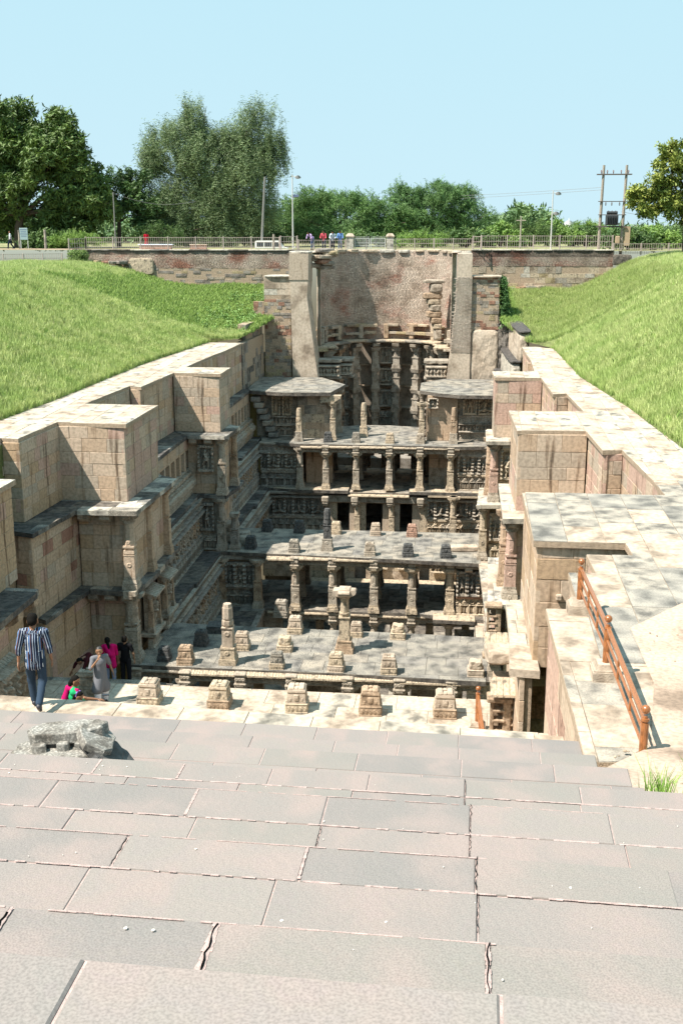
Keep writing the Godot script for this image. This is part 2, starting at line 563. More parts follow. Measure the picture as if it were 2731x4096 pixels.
# kinds: stand, sit, band (row of small dancers), tiers (small shrine tops), scroll
func carving(kind: String, w: float, h: float, s: int, cell := 0.045) -> ArrayMesh:
	var key := "c%s%.2f_%.2f_%d_%.3f" % [kind, w, h, s, cell]
	if cache.has(key): return cache[key]
	var nz := FastNoiseLite.new()
	nz.seed = s
	nz.frequency = 3.0
	var fn: Callable
	if kind == "stand" or kind == "sit":
		var fg := figure(kind == "sit", s)
		var sc: float = min(h * 0.78, w * 1.45) if kind == "stand" else min(h * 0.85, w * 1.35)
		var base: float = h * 0.1
		fn = func(x: float, y: float) -> float:
			var z: float = nz.get_noise_2d(x, y) * 0.012
			var ax: float = abs(x)
			if ax > w * 0.5 - 0.09:
				z += 0.15 + 0.03 * sin(y * 26.0)
			elif y < base:
				z += 0.12
			elif y > h * 0.9:
				z += 0.16 + 0.02 * sin(x * 40.0)
			var p := Vector2(x / sc, (y - base) / sc)
			var halo: float = (p - fg[0][0]).length()
			if abs(halo - 0.15) < 0.03: z = max(z, 0.035)
			for f in fg:
				if abs(p.x - f[0].x) > 0.5: continue
				var q: float = caps_h(p, f[0], f[1], f[2]) * sc
				if q > 0: z = max(z, 0.05 + q)
			return z
	elif kind == "band":
		fn = func(x: float, y: float) -> float:
			var z: float = nz.get_noise_2d(x, y) * 0.01
			var v: float = y / h
			if v < 0.13 or v > 0.86: return z + 0.15
			var cell_x: float = fposmod(x + 20.0, 0.26) - 0.13
			var id := int(floor((x + 20.0) / 0.26))
			var sw: float = sin(id * 2.7 + s) * 0.03
			var p := Vector2(cell_x, (v - 0.13) * h / 0.73)
			var hh: float = h
			z = max(z, caps_h(p, Vector2(sw, hh * 0.8), Vector2(sw, hh * 0.84), hh * 0.1))
			z = max(z, caps_h(p, Vector2(sw, hh * 0.66), Vector2(-sw, hh * 0.4), hh * 0.13))
			z = max(z, caps_h(p, Vector2(-sw, hh * 0.4), Vector2(-0.05, 0.0), hh * 0.09))
			z = max(z, caps_h(p, Vector2(-sw, hh * 0.4), Vector2(0.06, 0.0), hh * 0.09))
			if abs(cell_x) > 0.105: z = max(z, 0.06)
			return z
	elif kind == "tiers":
		fn = func(x: float, y: float) -> float:
			var z: float = nz.get_noise_2d(x, y) * 0.01
			var v: float = y / h
			var cx: float = fposmod(x + 20.0, 0.52) - 0.26
			if v > 0.62:
				var half: float = 0.25 * (1.0 - (v - 0.62) / 0.4)
				if abs(cx) < half: z += 0.09 + 0.025 * sin(v * 60.0)
			elif v < 0.1: z += 0.12
			else:
				var p := Vector2(cx, y)
				for k in 3:
					z = max(z, caps_h(p, Vector2(-0.14 + k * 0.14, h * 0.2), Vector2(-0.14 + k * 0.14, h * 0.5), 0.05))
				if abs(abs(cx) - 0.22) < 0.03: z = max(z, 0.09)
			return z
	else:
		fn = func(x: float, y: float) -> float:
			var v: float = y / h
			var z: float = nz.get_noise_2d(x, y) * 0.008
			if v < 0.18 or v > 0.82: return z + 0.05
			z += 0.03 + 0.025 * sin(x * 22.0 + sin(y * 30.0) * 1.5) * cos(y * 38.0)
			return z
	cache[key] = relief(w, h, cell, fn)
	return cache[key]

# transform that stands a relief at a point, facing n
func face(p: Vector3, n: Vector3) -> Transform3D:
	return Transform3D(Basis(Vector3.UP.cross(n).normalized(), Vector3.UP, n), p)

func carved_row(parent: Node3D, a: Vector3, b: Vector3, kind: String, h: float, mats: Array, unit := 1.3):
	var u := (b - a).normalized()
	var n := u.cross(Vector3.UP)
	var L := a.distance_to(b)
	var k := int(max(1, round(L / unit)))
	var w := L / k
	for i in k:
		obj("carved_" + ("frieze" if kind != "stand" and kind != "sit" else "panel"), carving(kind, snapped(w, 0.02), h, rg.randi() % 3), pick(mats), parent, face(a + u * (w * (i + 0.5)), n))

# alternating standing and seated figures
func figure_row(parent: Node3D, a: Vector3, b: Vector3, h: float, mats: Array, ws := 0.62, wsit := 0.95):
	var u := (b - a).normalized()
	var n := u.cross(Vector3.UP)
	var L := a.distance_to(b)
	var k: float = max(1, round(L / (ws + wsit)))
	var f := L / (k * (ws + wsit))
	var s := 0.0
	for i in int(k) * 2:
		var w: float = (ws if i % 2 == 0 else wsit) * f
		obj("carved_panel", carving("stand" if i % 2 == 0 else "sit", snapped(w, 0.02), h, rg.randi() % 4), pick(mats), parent, face(a + u * (s + w * 0.5), n))
		s += w

# ---------------------------------------------------------------- pillars, stumps
func pillar(parent: Node3D, p: Vector3, H: float, w: float, mat, matb = null, brackets := true, yaw := 0.0) -> Node3D:
	var hw := w * 0.5
	var key := "p%.2f_%.2f" % [H, w]
	if not cache.has(key):
		var s := MB.new()
		var b := H * 0.16
		var t := H * 0.86
		s.stack([[b, hw * 0.88, b + H * 0.28, hw * 0.85, 4], [b + H * 0.28, hw * 0.9, b + H * 0.295, hw * 0.9, 4], [b + H * 0.295, hw * 0.8, b + H * 0.31, hw * 0.8, 4],
			[b + H * 0.31, hw * 0.88, b + H * 0.35, hw * 0.84, 4], [b + H * 0.35, hw * 0.68, b + H * 0.385, hw * 0.8, 8], [b + H * 0.385, hw * 0.88, b + H * 0.41, hw * 0.88, 4],
			[b + H * 0.41, hw * 0.8, b + H * 0.6, hw * 0.77, 8], [b + H * 0.6, hw * 0.83, b + H * 0.615, hw * 0.83, 8], [b + H * 0.615, hw * 0.76, t, hw * 0.73, 12]])
		# pot and leaf bosses on the four faces
		for k in 4:
			var bs := Basis(Vector3.UP, k * PI / 2)
			s.add(_boss(hw * 0.5), Transform3D(bs, Vector3(0, b + H * 0.16, 0) + bs * Vector3(0, 0, hw * 0.84)))
			s.add(_boss(hw * 0.36), Transform3D(bs, Vector3(0, b + H * 0.46, 0) + bs * Vector3(0, 0, hw * 0.78)))
		cache[key] = s.done()
		var base := MB.new()
		base.stack([[0, hw * 1.24, H * 0.065, hw * 1.22, 4], [H * 0.065, hw * 1.12, H * 0.08, hw * 1.12, 4], [H * 0.08, hw * 1.16, H * 0.125, hw * 1.04, 4], [H * 0.125, hw * 0.94, b, hw * 0.94, 4]])
		for k in 4:
			var bs := Basis(Vector3.UP, k * PI / 2)
			base.add(_boss(hw * 0.4), Transform3D(bs, Vector3(0, H * 0.033, 0) + bs * Vector3(0, 0, hw * 1.22)))
		cache[key + "b"] = base.done()
		var cap := MB.new()
		cap.stack([[t, hw * 0.8, t + H * 0.02, hw * 1.05, 12], [t + H * 0.02, hw * 1.05, t + H * 0.045, hw * 0.95, 12], [t + H * 0.045, hw * 1.0, H, hw * 1.05, 4]])
		if brackets:
			for k in 4:
				var bs := Basis(Vector3.UP, k * PI / 2)
				var pr := PackedVector2Array([Vector2(0, t + H * 0.05), Vector2(hw * 1.3, t + H * 0.065), Vector2(hw * 1.7, t + H * 0.095), Vector2(hw * 1.75, H), Vector2(0, H)])
				cap.prism(pr, -hw * 0.55, hw * 0.55, Transform3D(bs, Vector3.ZERO))
		cache[key + "c"] = cap.done()
	var tf := T(p, yaw)
	var sh := obj("pillar", cache[key], mat, parent, tf)
	obj("pillar_base", cache[key + "b"], matb if matb else mat, sh, tf)
	obj("capital", cache[key + "c"], matb if matb else mat, sh, tf)
	return sh

func _boss(r: float) -> MB:
	var k := "boss%.3f" % r
	if not cache.has(k):
		var m := MB.new()
		var n := 8
		for i in n:
			var a := TAU * i / n
			var b := TAU * (i + 1) / n
			var p := Vector3(cos(a) * r, sin(a) * r, 0)
			var q := Vector3(cos(b) * r, sin(b) * r, 0)
			var p2 := p * 0.6 + Vector3(0, 0, r * 0.22)
			var q2 := q * 0.6 + Vector3(0, 0, r * 0.22)
			m.quad(p, q, q2, p2)
			m.tri(p2, q2, Vector3(0, 0, r * 0.12))
		cache[k] = m
	return cache[k]

func stump(p: Vector3, label: String, group: String, mat, matb, kind := 0, sc := 1.0, yaw := 0.0):
	var t := thing("pillar_stump", label, "stump", p, group)
	var tf := Transform3D(Basis(Vector3.UP, yaw + rg.randf_range(-0.05, 0.05)) * Basis.from_scale(Vector3.ONE * sc), p)
	if not cache.has("st_b"):
		var b := MB.new()
		b.cbox(Vector3(0, 0.13, 0), Vector3(0.64, 0.26, 0.64), 0.02)
		b.cbox(Vector3(0, 0.275, 0), Vector3(0.66, 0.03, 0.66), 0.012)
		b.cbox(Vector3(0, 0.02, 0), Vector3(0.67, 0.05, 0.67), 0.012)
		for k in 4:
			var bs := Basis(Vector3.UP, k * PI / 2)
			for i in 5:
				b.add(_boss(0.055), Transform3D(bs * Basis.from_scale(Vector3(0.8, 1.5, 2.0)), bs * Vector3(-0.24 + 0.12 * i, 0.14, 0.318)))
		cache.st_b = b.done()
		var u := MB.new()
		u.stack([[0.29, 0.29, 0.33, 0.285, 4], [0.33, 0.265, 0.345, 0.265, 4], [0.345, 0.28, 0.58, 0.255, 4], [0.58, 0.235, 0.595, 0.235, 4]])
		for k in 4:
			var bs := Basis(Vector3.UP, k * PI / 2)
			u.cbox(bs * Vector3(0, 0.47, 0.27), Vector3(0.15, 0.19, 0.05), 0.02, bs)
			u.add(_boss(0.05), Transform3D(bs, bs * Vector3(0, 0.47, 0.293)))
			u.cbox(bs * Vector3(-0.17, 0.4, 0.272), Vector3(0.06, 0.09, 0.03), 0.01, bs)
			u.cbox(bs * Vector3(0.17, 0.4, 0.272), Vector3(0.06, 0.09, 0.03), 0.01, bs)
		cache.st_u = u.done()
		# rounded slab with a square mortise in its top: four bevelled bars round the hole
		var c := MB.new()
		c.stack([[0.595, 0.25, 0.63, 0.27, 4], [0.63, 0.27, 0.685, 0.262, 4], [0.685, 0.24, 0.70, 0.24, 4]])
		for q in [[-0.145, 0, 0.17, 0.42], [0.145, 0, 0.17, 0.42], [0, -0.145, 0.125, 0.13], [0, 0.145, 0.125, 0.13]]:
			c.cbox(Vector3(q[0], 0.72, q[1]), Vector3(q[2], 0.07, q[3]), 0.025)
		cache.st_c = c.done()
		cache.st_r = rough_block(Vector3(0.5, 0.36, 0.46), 7, 0.09, 77)
	obj("base_block", cache.st_b, matb, t, tf)
	if kind == 1:
		obj("broken_block", cache.st_r, mat, t, tf * Transform3D(Basis(), Vector3(0, 0.46, 0)))
	elif kind == 2:
		pass
	else:
		obj("upper_block", cache.st_u, mat, t, tf)
		obj("cap_slab", cache.st_c, mat, t, tf)
	return t

# box pushed about by noise: broken stone
func rough_block(s: Vector3, k: int, amp: float, seed_: int, fr := 2.2) -> ArrayMesh:
	var nz := FastNoiseLite.new()
	nz.seed = seed_
	nz.frequency = fr
	nz.fractal_octaves = 3
	var m := MB.new()
	var h := s * 0.5
	var big: float = max(s.x, max(s.y, s.z))
	var f := func(d: Vector3) -> Vector3:
		# d on the unit cube -> rounded box
		var l: float = pow(pow(abs(d.x), 7.0) + pow(abs(d.y), 7.0) + pow(abs(d.z), 7.0), 1.0 / 7.0)
		var p := d / l * h
		var q: float = nz.get_noise_3dv(p * 1.0) * amp
		var e := d.normalized()
		return p + Vector3(e.x, e.y * 0.6, e.z) * q
	for ax in 3:
		for sg in [-1.0, 1.0]:
			for i in k:
				for j in k:
					var pts := []
					for q in [[i, j], [i + 1, j], [i + 1, j + 1], [i, j + 1]]:
						var a: float = -1.0 + 2.0 * q[0] / k
						var b: float = -1.0 + 2.0 * q[1] / k
						var d := Vector3(sg, a, b) if ax == 0 else (Vector3(a, sg, b) if ax == 1 else Vector3(a, b, sg))
						pts.append(f.call(d))
					m.oq(pts, Vector3.ZERO)
	return m.done()

# fluted eave: sloping slab with ribs from a to b, reaching out along n
func eave(parent: Node3D, a: Vector3, b: Vector3, reach: float, drop: float, mat, called := "eave", ribs := 0.14):
	var u := (b - a).normalized()
	var n := u.cross(Vector3.UP)
	var L := a.distance_to(b)
	var k := int(max(3, round(L / ribs)))
	var m := MB.new()
	var w := L / k
	for i in k:
		var o := a + u * (w * (i + 0.5))
		var bs := Basis(u, Vector3.UP, n)
		var pr := PackedVector2Array([Vector2(0, 0), Vector2(reach, -drop), Vector2(reach * 1.02, -drop - 0.07), Vector2(0, -0.12)])
		# prism runs along z of its own frame: x -> n, y -> up, z -> -u
		m.prism(pr, -w * 0.41, w * 0.41, Transform3D(Basis(n, Vector3.UP, n.cross(Vector3.UP)), o))
		var pr2 := PackedVector2Array([Vector2(0, -0.02), Vector2(reach, -drop - 0.025), Vector2(reach, -drop - 0.065), Vector2(0, -0.11)])
		m.prism(pr2, -w * 0.5, w * 0.5, Transform3D(Basis(n, Vector3.UP, n.cross(Vector3.UP)), o))
	return obj(called, m, mat, parent)

func bar(parent: Node3D, called: String, a: Vector3, b: Vector3, h: float, d: float, mat, ch := 0.02):
	# beam from a to b (centre line of its outer top edge), h high downwards, d deep inwards
	var u := (b - a).normalized()
	var n := u.cross(Vector3.UP).normalized()
	var m := MB.new()
	m.cbox((a + b) * 0.5 - Vector3.UP * h * 0.5 - n * d * 0.5, Vector3(a.distance_to(b), h, d), ch, Basis(u, Vector3.UP, n))
	return obj(called, m, mat, parent)

# ---------------------------------------------------------------- side walls of the well
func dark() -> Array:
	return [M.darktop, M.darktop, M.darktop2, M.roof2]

func carved_mats() -> Array:
	return [M.carve, M.carve2, M.carve, M.carve3]

# gallery of windows under a ledge: lintel, posts, recessed back, sill, frieze below
func window_gallery(p: Node3D, a: Vector3, b: Vector3, top: float, bottom: float, mats: Array):
	var u := (b - a).normalized()
	var n := u.cross(Vector3.UP)
	var L := a.distance_to(b)
	var A := Vector3(a.x, top, a.z)
	masonry(p, A - Vector3.UP * 0.78, u, L, 0.58, mats, 0.58, [1.0, 1.8], {"deep": 0.3})
	bar(p, "lintel", A - Vector3.UP * 0.78 - n * 0.02, A + u * L - Vector3.UP * 0.78 - n * 0.02, 0.14, 0.3, M.wall[0])
	var k := int(round(L / 1.12))
	for i in k + 1:
		var o := A + u * (L * i / k) - Vector3.UP * 1.97 - n * 0.14
		var m := MB.new()
		m.cbox(Vector3(0, 0.53, 0), Vector3(0.26, 1.06, 0.26), 0.02)
		obj("window_post", m, pick([M.wall[0], M.wall[3], M.wall[5]]), p, Transform3D(Basis(u, Vector3.UP, n), o))
	masonry(p, A - Vector3.UP * 1.97 - n * 0.75, u, L, 1.1, mats, 0.55, [0.8, 1.6])
	bar(p, "sill", A - Vector3.UP * 1.97, A + u * L - Vector3.UP * 1.97, 0.13, 0.8, M.carve2)
	var c0 := A - Vector3.UP * (top - bottom)
	carved_row(p, c0 - n * 0.1, c0 + u * L - n * 0.1, "band", top - bottom - 2.1, [M.carve, M.carve2, M.carve4], 1.6)
	back_mass(p, a, b, bottom, top - 0.25, 0.9)

# plain mass behind a gallery
func back_mass(p: Node3D, a: Vector3, b: Vector3, y0: float, y1: float, back := 0.3):
	var u := (b - a).normalized()
	var n := u.cross(Vector3.UP)
	var m := MB.new()
	var d := 1.5
	m.box((a + b) * 0.5 * Vector3(1, 0, 1) + Vector3.UP * (y0 + y1) * 0.5 - n * (back + d * 0.5), Vector3(a.distance_to(b), y1 - y0, d), Basis(u, Vector3.UP, n))
	obj("inner_mass", m, M.joint, p)

# richly carved storey: frieze, fluted eave, niches with figures and colonnettes, plinth frieze
func carved_gallery(p: Node3D, a: Vector3, b: Vector3, top: float, bottom: float):
	var u := (b - a).normalized()
	var n := u.cross(Vector3.UP)
	var L := a.distance_to(b)
	var up := Vector3.UP
	var A := Vector3(a.x, top, a.z)
	var B := Vector3(b.x, top, b.z)
	carved_row(p, A - up * 0.72 + n * 0.05, B - up * 0.72 + n * 0.05, "band", 0.52, carved_mats(), 1.5)
	eave(p, A - up * 0.74 + n * 0.0, B - up * 0.74 + n * 0.0, 0.42, 0.18, M.carve3, "eave", 0.16)
	var h := top - bottom
	var z1 := h - 1.02
	figure_row(p, A - up * (h - 0.95) - n * 0.22, B - up * (h - 0.95) - n * 0.22, h - 0.95 - 0.98, [M.carve, M.carve2, M.carve4])
	var k := int(max(2, round(L / 0.8)))
	for i in k + 1:
		var o := A + u * (L * i / k) - up * (h - 0.95) + n * 0.02
		var m := MB.new()
		var H := h - 0.95 - 0.98
		m.stack([[0, 0.13, 0.12, 0.13, 4], [0.12, 0.09, H * 0.45, 0.085, 8], [H * 0.45, 0.115, H * 0.5, 0.115, 4], [H * 0.5, 0.09, H * 0.86, 0.08, 8], [H * 0.86, 0.15, H + 0.03, 0.17, 4]])
		obj("colonnette", m, pick([M.carve2, M.carve4, M.carve]), p, Transform3D(Basis(u, up, n), o))
	bar(p, "moulding", A - up * (h - 0.95) + n * 0.22, B - up * (h - 0.95) + n * 0.22, 0.16, 0.5, M.carve3, 0.05)
	carved_row(p, A - up * h + n * 0.06, B - up * h + n * 0.06, "tiers", 0.8, carved_mats(), 1.05)
	back_mass(p, a, b, bottom, top - 0.2)

func bracket(p: Node3D, at: Vector3, n: Vector3, mat):
	var m := MB.new()
	var pr := PackedVector2Array([Vector2(0, 0), Vector2(0.55, 0), Vector2(0.55, -0.2), Vector2(0.38, -0.34), Vector2(0.1, -0.42), Vector2(0, -0.42)])
	m.prism(pr, -0.2, 0.2, Transform3D(Basis(n, Vector3.UP, n.cross(Vector3.UP)), Vector3.ZERO))
	obj("bracket", m, mat, p, T(at))

func left_walls():
	var W: Array = [M.wall[0], M.wall[0], M.wall[2], M.wall[3], M.wall[1], M.wall[5]]
	var Wd: Array = [M.wall[0], M.wall[2], M.wall[3], M.wall[2], M.wall[1]]
	var Wr: Array = [M.wall[0], M.wall[0], M.wall[3], M.wall[1], M.wall[0], M.wall[5], M.wall[2], M.wall[4]]
	var d2 := dark()
	# walk along the top
	var walk := thing("stone_path", "", "", Vector3(-17, L1, -50), "", "structure")
	paving(walk, [[-19.5, -24], [-13.3, -26], [-13.3, -32.7], [-16.5, -32.8], [-16.55, -39.6], [-15.85, -39.5], [-15.65, -43.25], [-12.72, -43.0], [-12.68, -48.05], [-16.1, -48.2],
		[-15.7, -54.05], [-15.05, -53.85], [-14.78, -59.5], [-12.12, -59.3], [-12.12, -62.2], [-14.72, -62.2], [-14.5, -67.8], [-14.2, -71.2], [-14.05, -76.4], [-16.5, -76.5], [-17.5, -63.5], [-17.8, -48.5], [-18.6, -36]],
		L1, 0.16, 1.25, 0.75, [M.cap, M.cap2, M.cap2, M.cap3], "slab", 1.53, Vector2.ZERO, M.joint)
	# near block, mostly outside the picture
	var b0 := thing("block_wall", "sandstone wall block at the left picture edge under the near end of the left path", "wall", Vector3(-14.5, L3, -29.5), "sandstone wall blocks of the left side")
	wall_run(b0, [[-13.45, -27], [-13.4, -32.55]], L2, L1 - 0.16, Wd)
	ledge(b0, [[-14.6, -26], [-12.4, -26], [-12.33, -31.65], [-14.6, -31.75]], L2, d2, 0.2)
	masonry(b0, Vector3(-12.9, L3 - 0.1, -26), Vector3(0, 0, -1), 5.5, L2 - L3 - 0.1, Wd)
	for z in [-27.2, -28.6, -30.0, -31.3]:
		bracket(b0, Vector3(-12.9, L2 - 0.2, z), Vector3.RIGHT, M.carve4)
	eave(b0, Vector3(-12.9, -10.75, -28.2), Vector3(-12.9, -10.75, -30.3), 0.5, 0.3, M.carve2, "eave", 0.2)
	carved_row(b0, Vector3(-12.55, -12.2, -28.2), Vector3(-12.55, -12.2, -30.4), "stand", 1.4, [M.carve2, M.carve4], 1.1)
	# bay between the near block and the first pavilion: plain stepped masonry
	var w1 := thing("stepped_wall", "tall stepped sandstone wall on the left behind the man in the striped shirt", "wall", Vector3(-15.5, L4, -37))
	wall_run(w1, [[-16.55, -32.8], [-16.5, -39.5], [-15.8, -39.45], [-15.6, -43.2]], L2, L1 - 0.16, W)
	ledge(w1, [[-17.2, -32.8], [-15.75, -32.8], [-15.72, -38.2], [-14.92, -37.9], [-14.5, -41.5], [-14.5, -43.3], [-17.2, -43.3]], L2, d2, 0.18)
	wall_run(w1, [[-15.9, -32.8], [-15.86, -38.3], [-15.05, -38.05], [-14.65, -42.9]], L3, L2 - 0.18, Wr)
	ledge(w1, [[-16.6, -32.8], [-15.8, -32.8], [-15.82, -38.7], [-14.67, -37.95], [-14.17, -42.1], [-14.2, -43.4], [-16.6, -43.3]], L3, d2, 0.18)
	wall_run(w1, [[-15.95, -32.9], [-15.92, -38.75], [-14.82, -38.1], [-14.32, -43.1]], L4, L3 - 0.18, Wd, 0.62, [0.9, 1.7])
	# first pavilion's left block
	var b1 := thing("block_wall", "large square sandstone block on the left with a diagonal shadow, above the shaded steps", "wall", Vector3(-14, L4, -45.5), "sandstone wall blocks of the left side")
	wall_run(b1, [[-15.65, -43.17], [-12.82, -43.07], [-12.76, -47.95]], L2, L1 - 0.16, [M.wall[0], M.wall[1], M.wall[5], M.wall[1], M.wall[3]], 0.47)
	back_mass(b1, Vector3(-12.9, 0, -43.2), Vector3(-12.85, 0, -47.9), L2, L1 - 0.2)
	ledge(b1, [[-15.9, -43.4], [-14.5, -41.5], [-12.04, -41.55], [-11.85, -47.6], [-13.2, -48.6], [-15.9, -48.6]], L2, [M.cap3, M.darktop2, M.roof2, M.roof3], 0.2)
	masonry(b1, Vector3(-14.65, L3, -42.2), Vector3(1, 0, -0.01).normalized(), 2.15, L2 - L3 - 0.2, W, 0.52)
	masonry(b1, Vector3(-12.5, L3, -42.2), Vector3(0.02, 0, -1).normalized(), 5.4, L2 - L3 - 0.2, W, 0.55, [0.8, 1.5])
	pillar(b1, Vector3(-12.55, L3, -42.15), L2 - L3 - 0.2, 0.52, M.wall[5], M.carve2)
	pillar(b1, Vector3(-12.45, L3, -44.6), L2 - L3 - 0.2, 0.46, M.wall[0], M.carve4)
	pillar(b1, Vector3(-12.35, L3, -47.2), L2 - L3 - 0.2, 0.46, M.wall[0], M.carve4)
	for x in [-14.3, -13.4]:
		bracket(b1, Vector3(x, L2 - 0.2, -42.2), Vector3.BACK, M.carve2)
	ledge(b1, [[-14.6, -43.2], [-14.17, -42.1], [-12.25, -42.0], [-12.0, -44.1], [-12.05, -47.6], [-12.0, -48.4], [-14.6, -48.4]].map(func(q): return [q[0], q[1] + (0.4 if q[1] > -43.5 else 0.0)]), L3, [M.darktop2, M.roof2, M.carve2, M.darktop2], 0.2)
	masonry(b1, Vector3(-14.4, L4, -42.3), Vector3.RIGHT, 1.75, L3 - L4 - 0.2, Wd, 0.6, [0.7, 1.2])
	masonry(b1, Vector3(-12.65, L4, -42.3), Vector3(0, 0, -1), 5.6, L3 - L4 - 0.2, Wd, 0.6, [0.8, 1.4])
	pillar(b1, Vector3(-12.6, L4, -42.15), L3 - L4 - 0.2, 0.62, M.carve2, M.carve2)
	for x in [-14.1, -13.4]:
		bracket(b1, Vector3(x, L3 - 0.2, -42.3), Vector3.BACK, M.carve)
	# two little shrines on the block's inner side
	for z in [-44.2, -46.6]:
		eave(b1, Vector3(-12.65, L3 - 0.55, z + 0.75), Vector3(-12.65, L3 - 0.55, z - 0.75), 0.75, 0.25, M.carve2, "eave", 0.18)
		for s in [-0.6, 0.6]:
			pillar(b1, Vector3(-12.2, L4 + 0.7, z + s), 1.75, 0.24, M.carve4, M.carve2, false)
		bar(b1, "shelf", Vector3(-11.95, L4 + 0.72, z + 0.85), Vector3(-11.95, L4 + 0.72, z - 0.85), 0.16, 0.7, M.carve2)
		carved_row(b1, Vector3(-12.45, L4 + 0.75, z + 0.6), Vector3(-12.45, L4 + 0.75, z - 0.6), "stand", 1.7, [M.carve2], 1.2)
		carved_row(b1, Vector3(-12.3, L4, z + 0.7), Vector3(-12.3, L4, z - 0.7), "tiers", 0.56, [M.carve2], 1.4)
	# second bay: window gallery, then carved galleries going down
	var w2 := thing("gallery_wall", "left gallery wall with square windows over carved figures, right of the large left block", "wall", Vector3(-14, L5, -53))
	wall_run(w2, [[-16.05, -48.25], [-15.68, -53.95], [-15.12, -53.9], [-14.83, -59.45]], L2, L1 - 0.16, W)
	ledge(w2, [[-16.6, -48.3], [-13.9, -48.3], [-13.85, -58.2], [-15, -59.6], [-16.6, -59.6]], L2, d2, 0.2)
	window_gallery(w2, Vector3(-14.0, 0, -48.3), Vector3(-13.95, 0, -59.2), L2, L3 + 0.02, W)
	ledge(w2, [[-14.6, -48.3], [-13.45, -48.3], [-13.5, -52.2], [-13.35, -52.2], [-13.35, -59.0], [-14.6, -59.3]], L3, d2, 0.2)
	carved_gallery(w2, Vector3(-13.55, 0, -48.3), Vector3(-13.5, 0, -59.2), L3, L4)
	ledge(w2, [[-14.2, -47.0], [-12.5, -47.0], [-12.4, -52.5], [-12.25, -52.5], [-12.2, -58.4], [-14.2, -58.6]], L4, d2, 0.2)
	carved_gallery(w2, Vector3(-12.6, 0, -46.8), Vector3(-12.45, 0, -58.4), L4, L5)
	# second pavilion's left block
	var b2 := thing("block_wall", "middle square sandstone block on the left with a carved standing figure below it", "wall", Vector3(-13.4, L4, -61), "sandstone wall blocks of the left side")
	wall_run(b2, [[-14.8, -59.45], [-12.22, -59.37], [-12.2, -62.1]], L2, L1 - 0.16, [M.wall[0], M.wall[1], M.wall[5], M.wall[3], M.wall[5]], 0.47)
	back_mass(b2, Vector3(-12.3, 0, -59.5), Vector3(-12.3, 0, -62.0), L2, L1 - 0.2)
	ledge(b2, [[-14.9, -59.5], [-13.85, -58.25], [-11.68, -58.2], [-11.5, -61.4], [-13.0, -62.6], [-14.9, -62.6]], L2, [M.cap3, M.darktop2, M.roof2], 0.2)
	masonry(b2, Vector3(-14.0, L3, -58.9), Vector3.RIGHT, 1.9, L2 - L3 - 0.2, W, 0.6, [0.7, 1.3])
	masonry(b2, Vector3(-12.1, L3, -58.9), Vector3(0, 0, -1), 3.2, L2 - L3 - 0.2, W, 0.6, [0.8, 1.5])
	obj("carved_panel", carving("stand", 0.86, 1.5, 1), M.carve, b2, face(Vector3(-12.95, L3 + 1.3, -58.85), Vector3.BACK))
	pillar(b2, Vector3(-12.1, L3, -58.85), L2 - L3 - 0.2, 0.5, M.carve2, M.carve2)
	pillar(b2, Vector3(-11.85, L3, -61.2), L2 - L3 - 0.2, 0.42, M.carve4, M.carve2)
	for x in [-13.6, -12.75]:
		bracket(b2, Vector3(x, L2 - 0.2, -58.9), Vector3.BACK, M.carve2)
	ledge(b2, [[-14, -59.6], [-13.65, -58.7], [-11.85, -58.6], [-11.5, -61.0], [-11.5, -62.6], [-14, -62.6]], L3, dark(), 0.2)
	masonry(b2, Vector3(-13.6, L4, -59.0), Vector3.RIGHT, 1.35, L3 - L4 - 0.2, [M.carve, M.carve2], 0.6, [0.6, 1.2])
	masonry(b2, Vector3(-12.25, L4, -59.0), Vector3(0, 0, -1), 3.4, L3 - L4 - 0.2, [M.carve2, M.wall[0]], 0.6, [0.6, 1.2])
	obj("carved_panel", carving("stand", 0.8, 1.6, 2), M.carve3, b2, face(Vector3(-13.0, L4 + 1.1, -58.95), Vector3.BACK))
	obj("carved_frieze", carving("tiers", 1.0, 0.8, 2), M.carve, b2, face(Vector3(-13.0, L4, -58.9), Vector3.BACK))
	pillar(b2, Vector3(-12.2, L4, -58.85), L3 - L4 - 0.2, 0.5, M.carve, M.carve)
	pillar(b2, Vector3(-11.5, L4, -59.1), 2.1, 0.5, M.carve3, M.carve, false)
	# third bay
	var w3 := thing("gallery_wall", "far left gallery wall with four small windows under a dark ledge", "wall", Vector3(-13.5, L5, -69))
	wall_run(w3, [[-14.7, -62.3], [-14.47, -67.8], [-14.2, -71.2], [-14.1, -76.4]], L2, L1 - 0.16, Wr)
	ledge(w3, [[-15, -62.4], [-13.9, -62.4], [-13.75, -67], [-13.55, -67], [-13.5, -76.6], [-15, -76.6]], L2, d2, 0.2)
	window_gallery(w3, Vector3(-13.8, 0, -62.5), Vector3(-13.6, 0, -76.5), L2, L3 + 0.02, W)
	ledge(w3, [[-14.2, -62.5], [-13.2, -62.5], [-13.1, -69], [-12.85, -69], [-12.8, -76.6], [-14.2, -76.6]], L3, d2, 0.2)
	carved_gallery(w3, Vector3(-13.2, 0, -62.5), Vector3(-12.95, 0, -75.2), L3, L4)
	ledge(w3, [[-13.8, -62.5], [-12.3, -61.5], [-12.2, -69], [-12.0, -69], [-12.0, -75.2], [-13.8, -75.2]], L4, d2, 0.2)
	carved_gallery(w3, Vector3(-12.3, 0, -63.0), Vector3(-12.15, 0, -75.2), L4, L5)

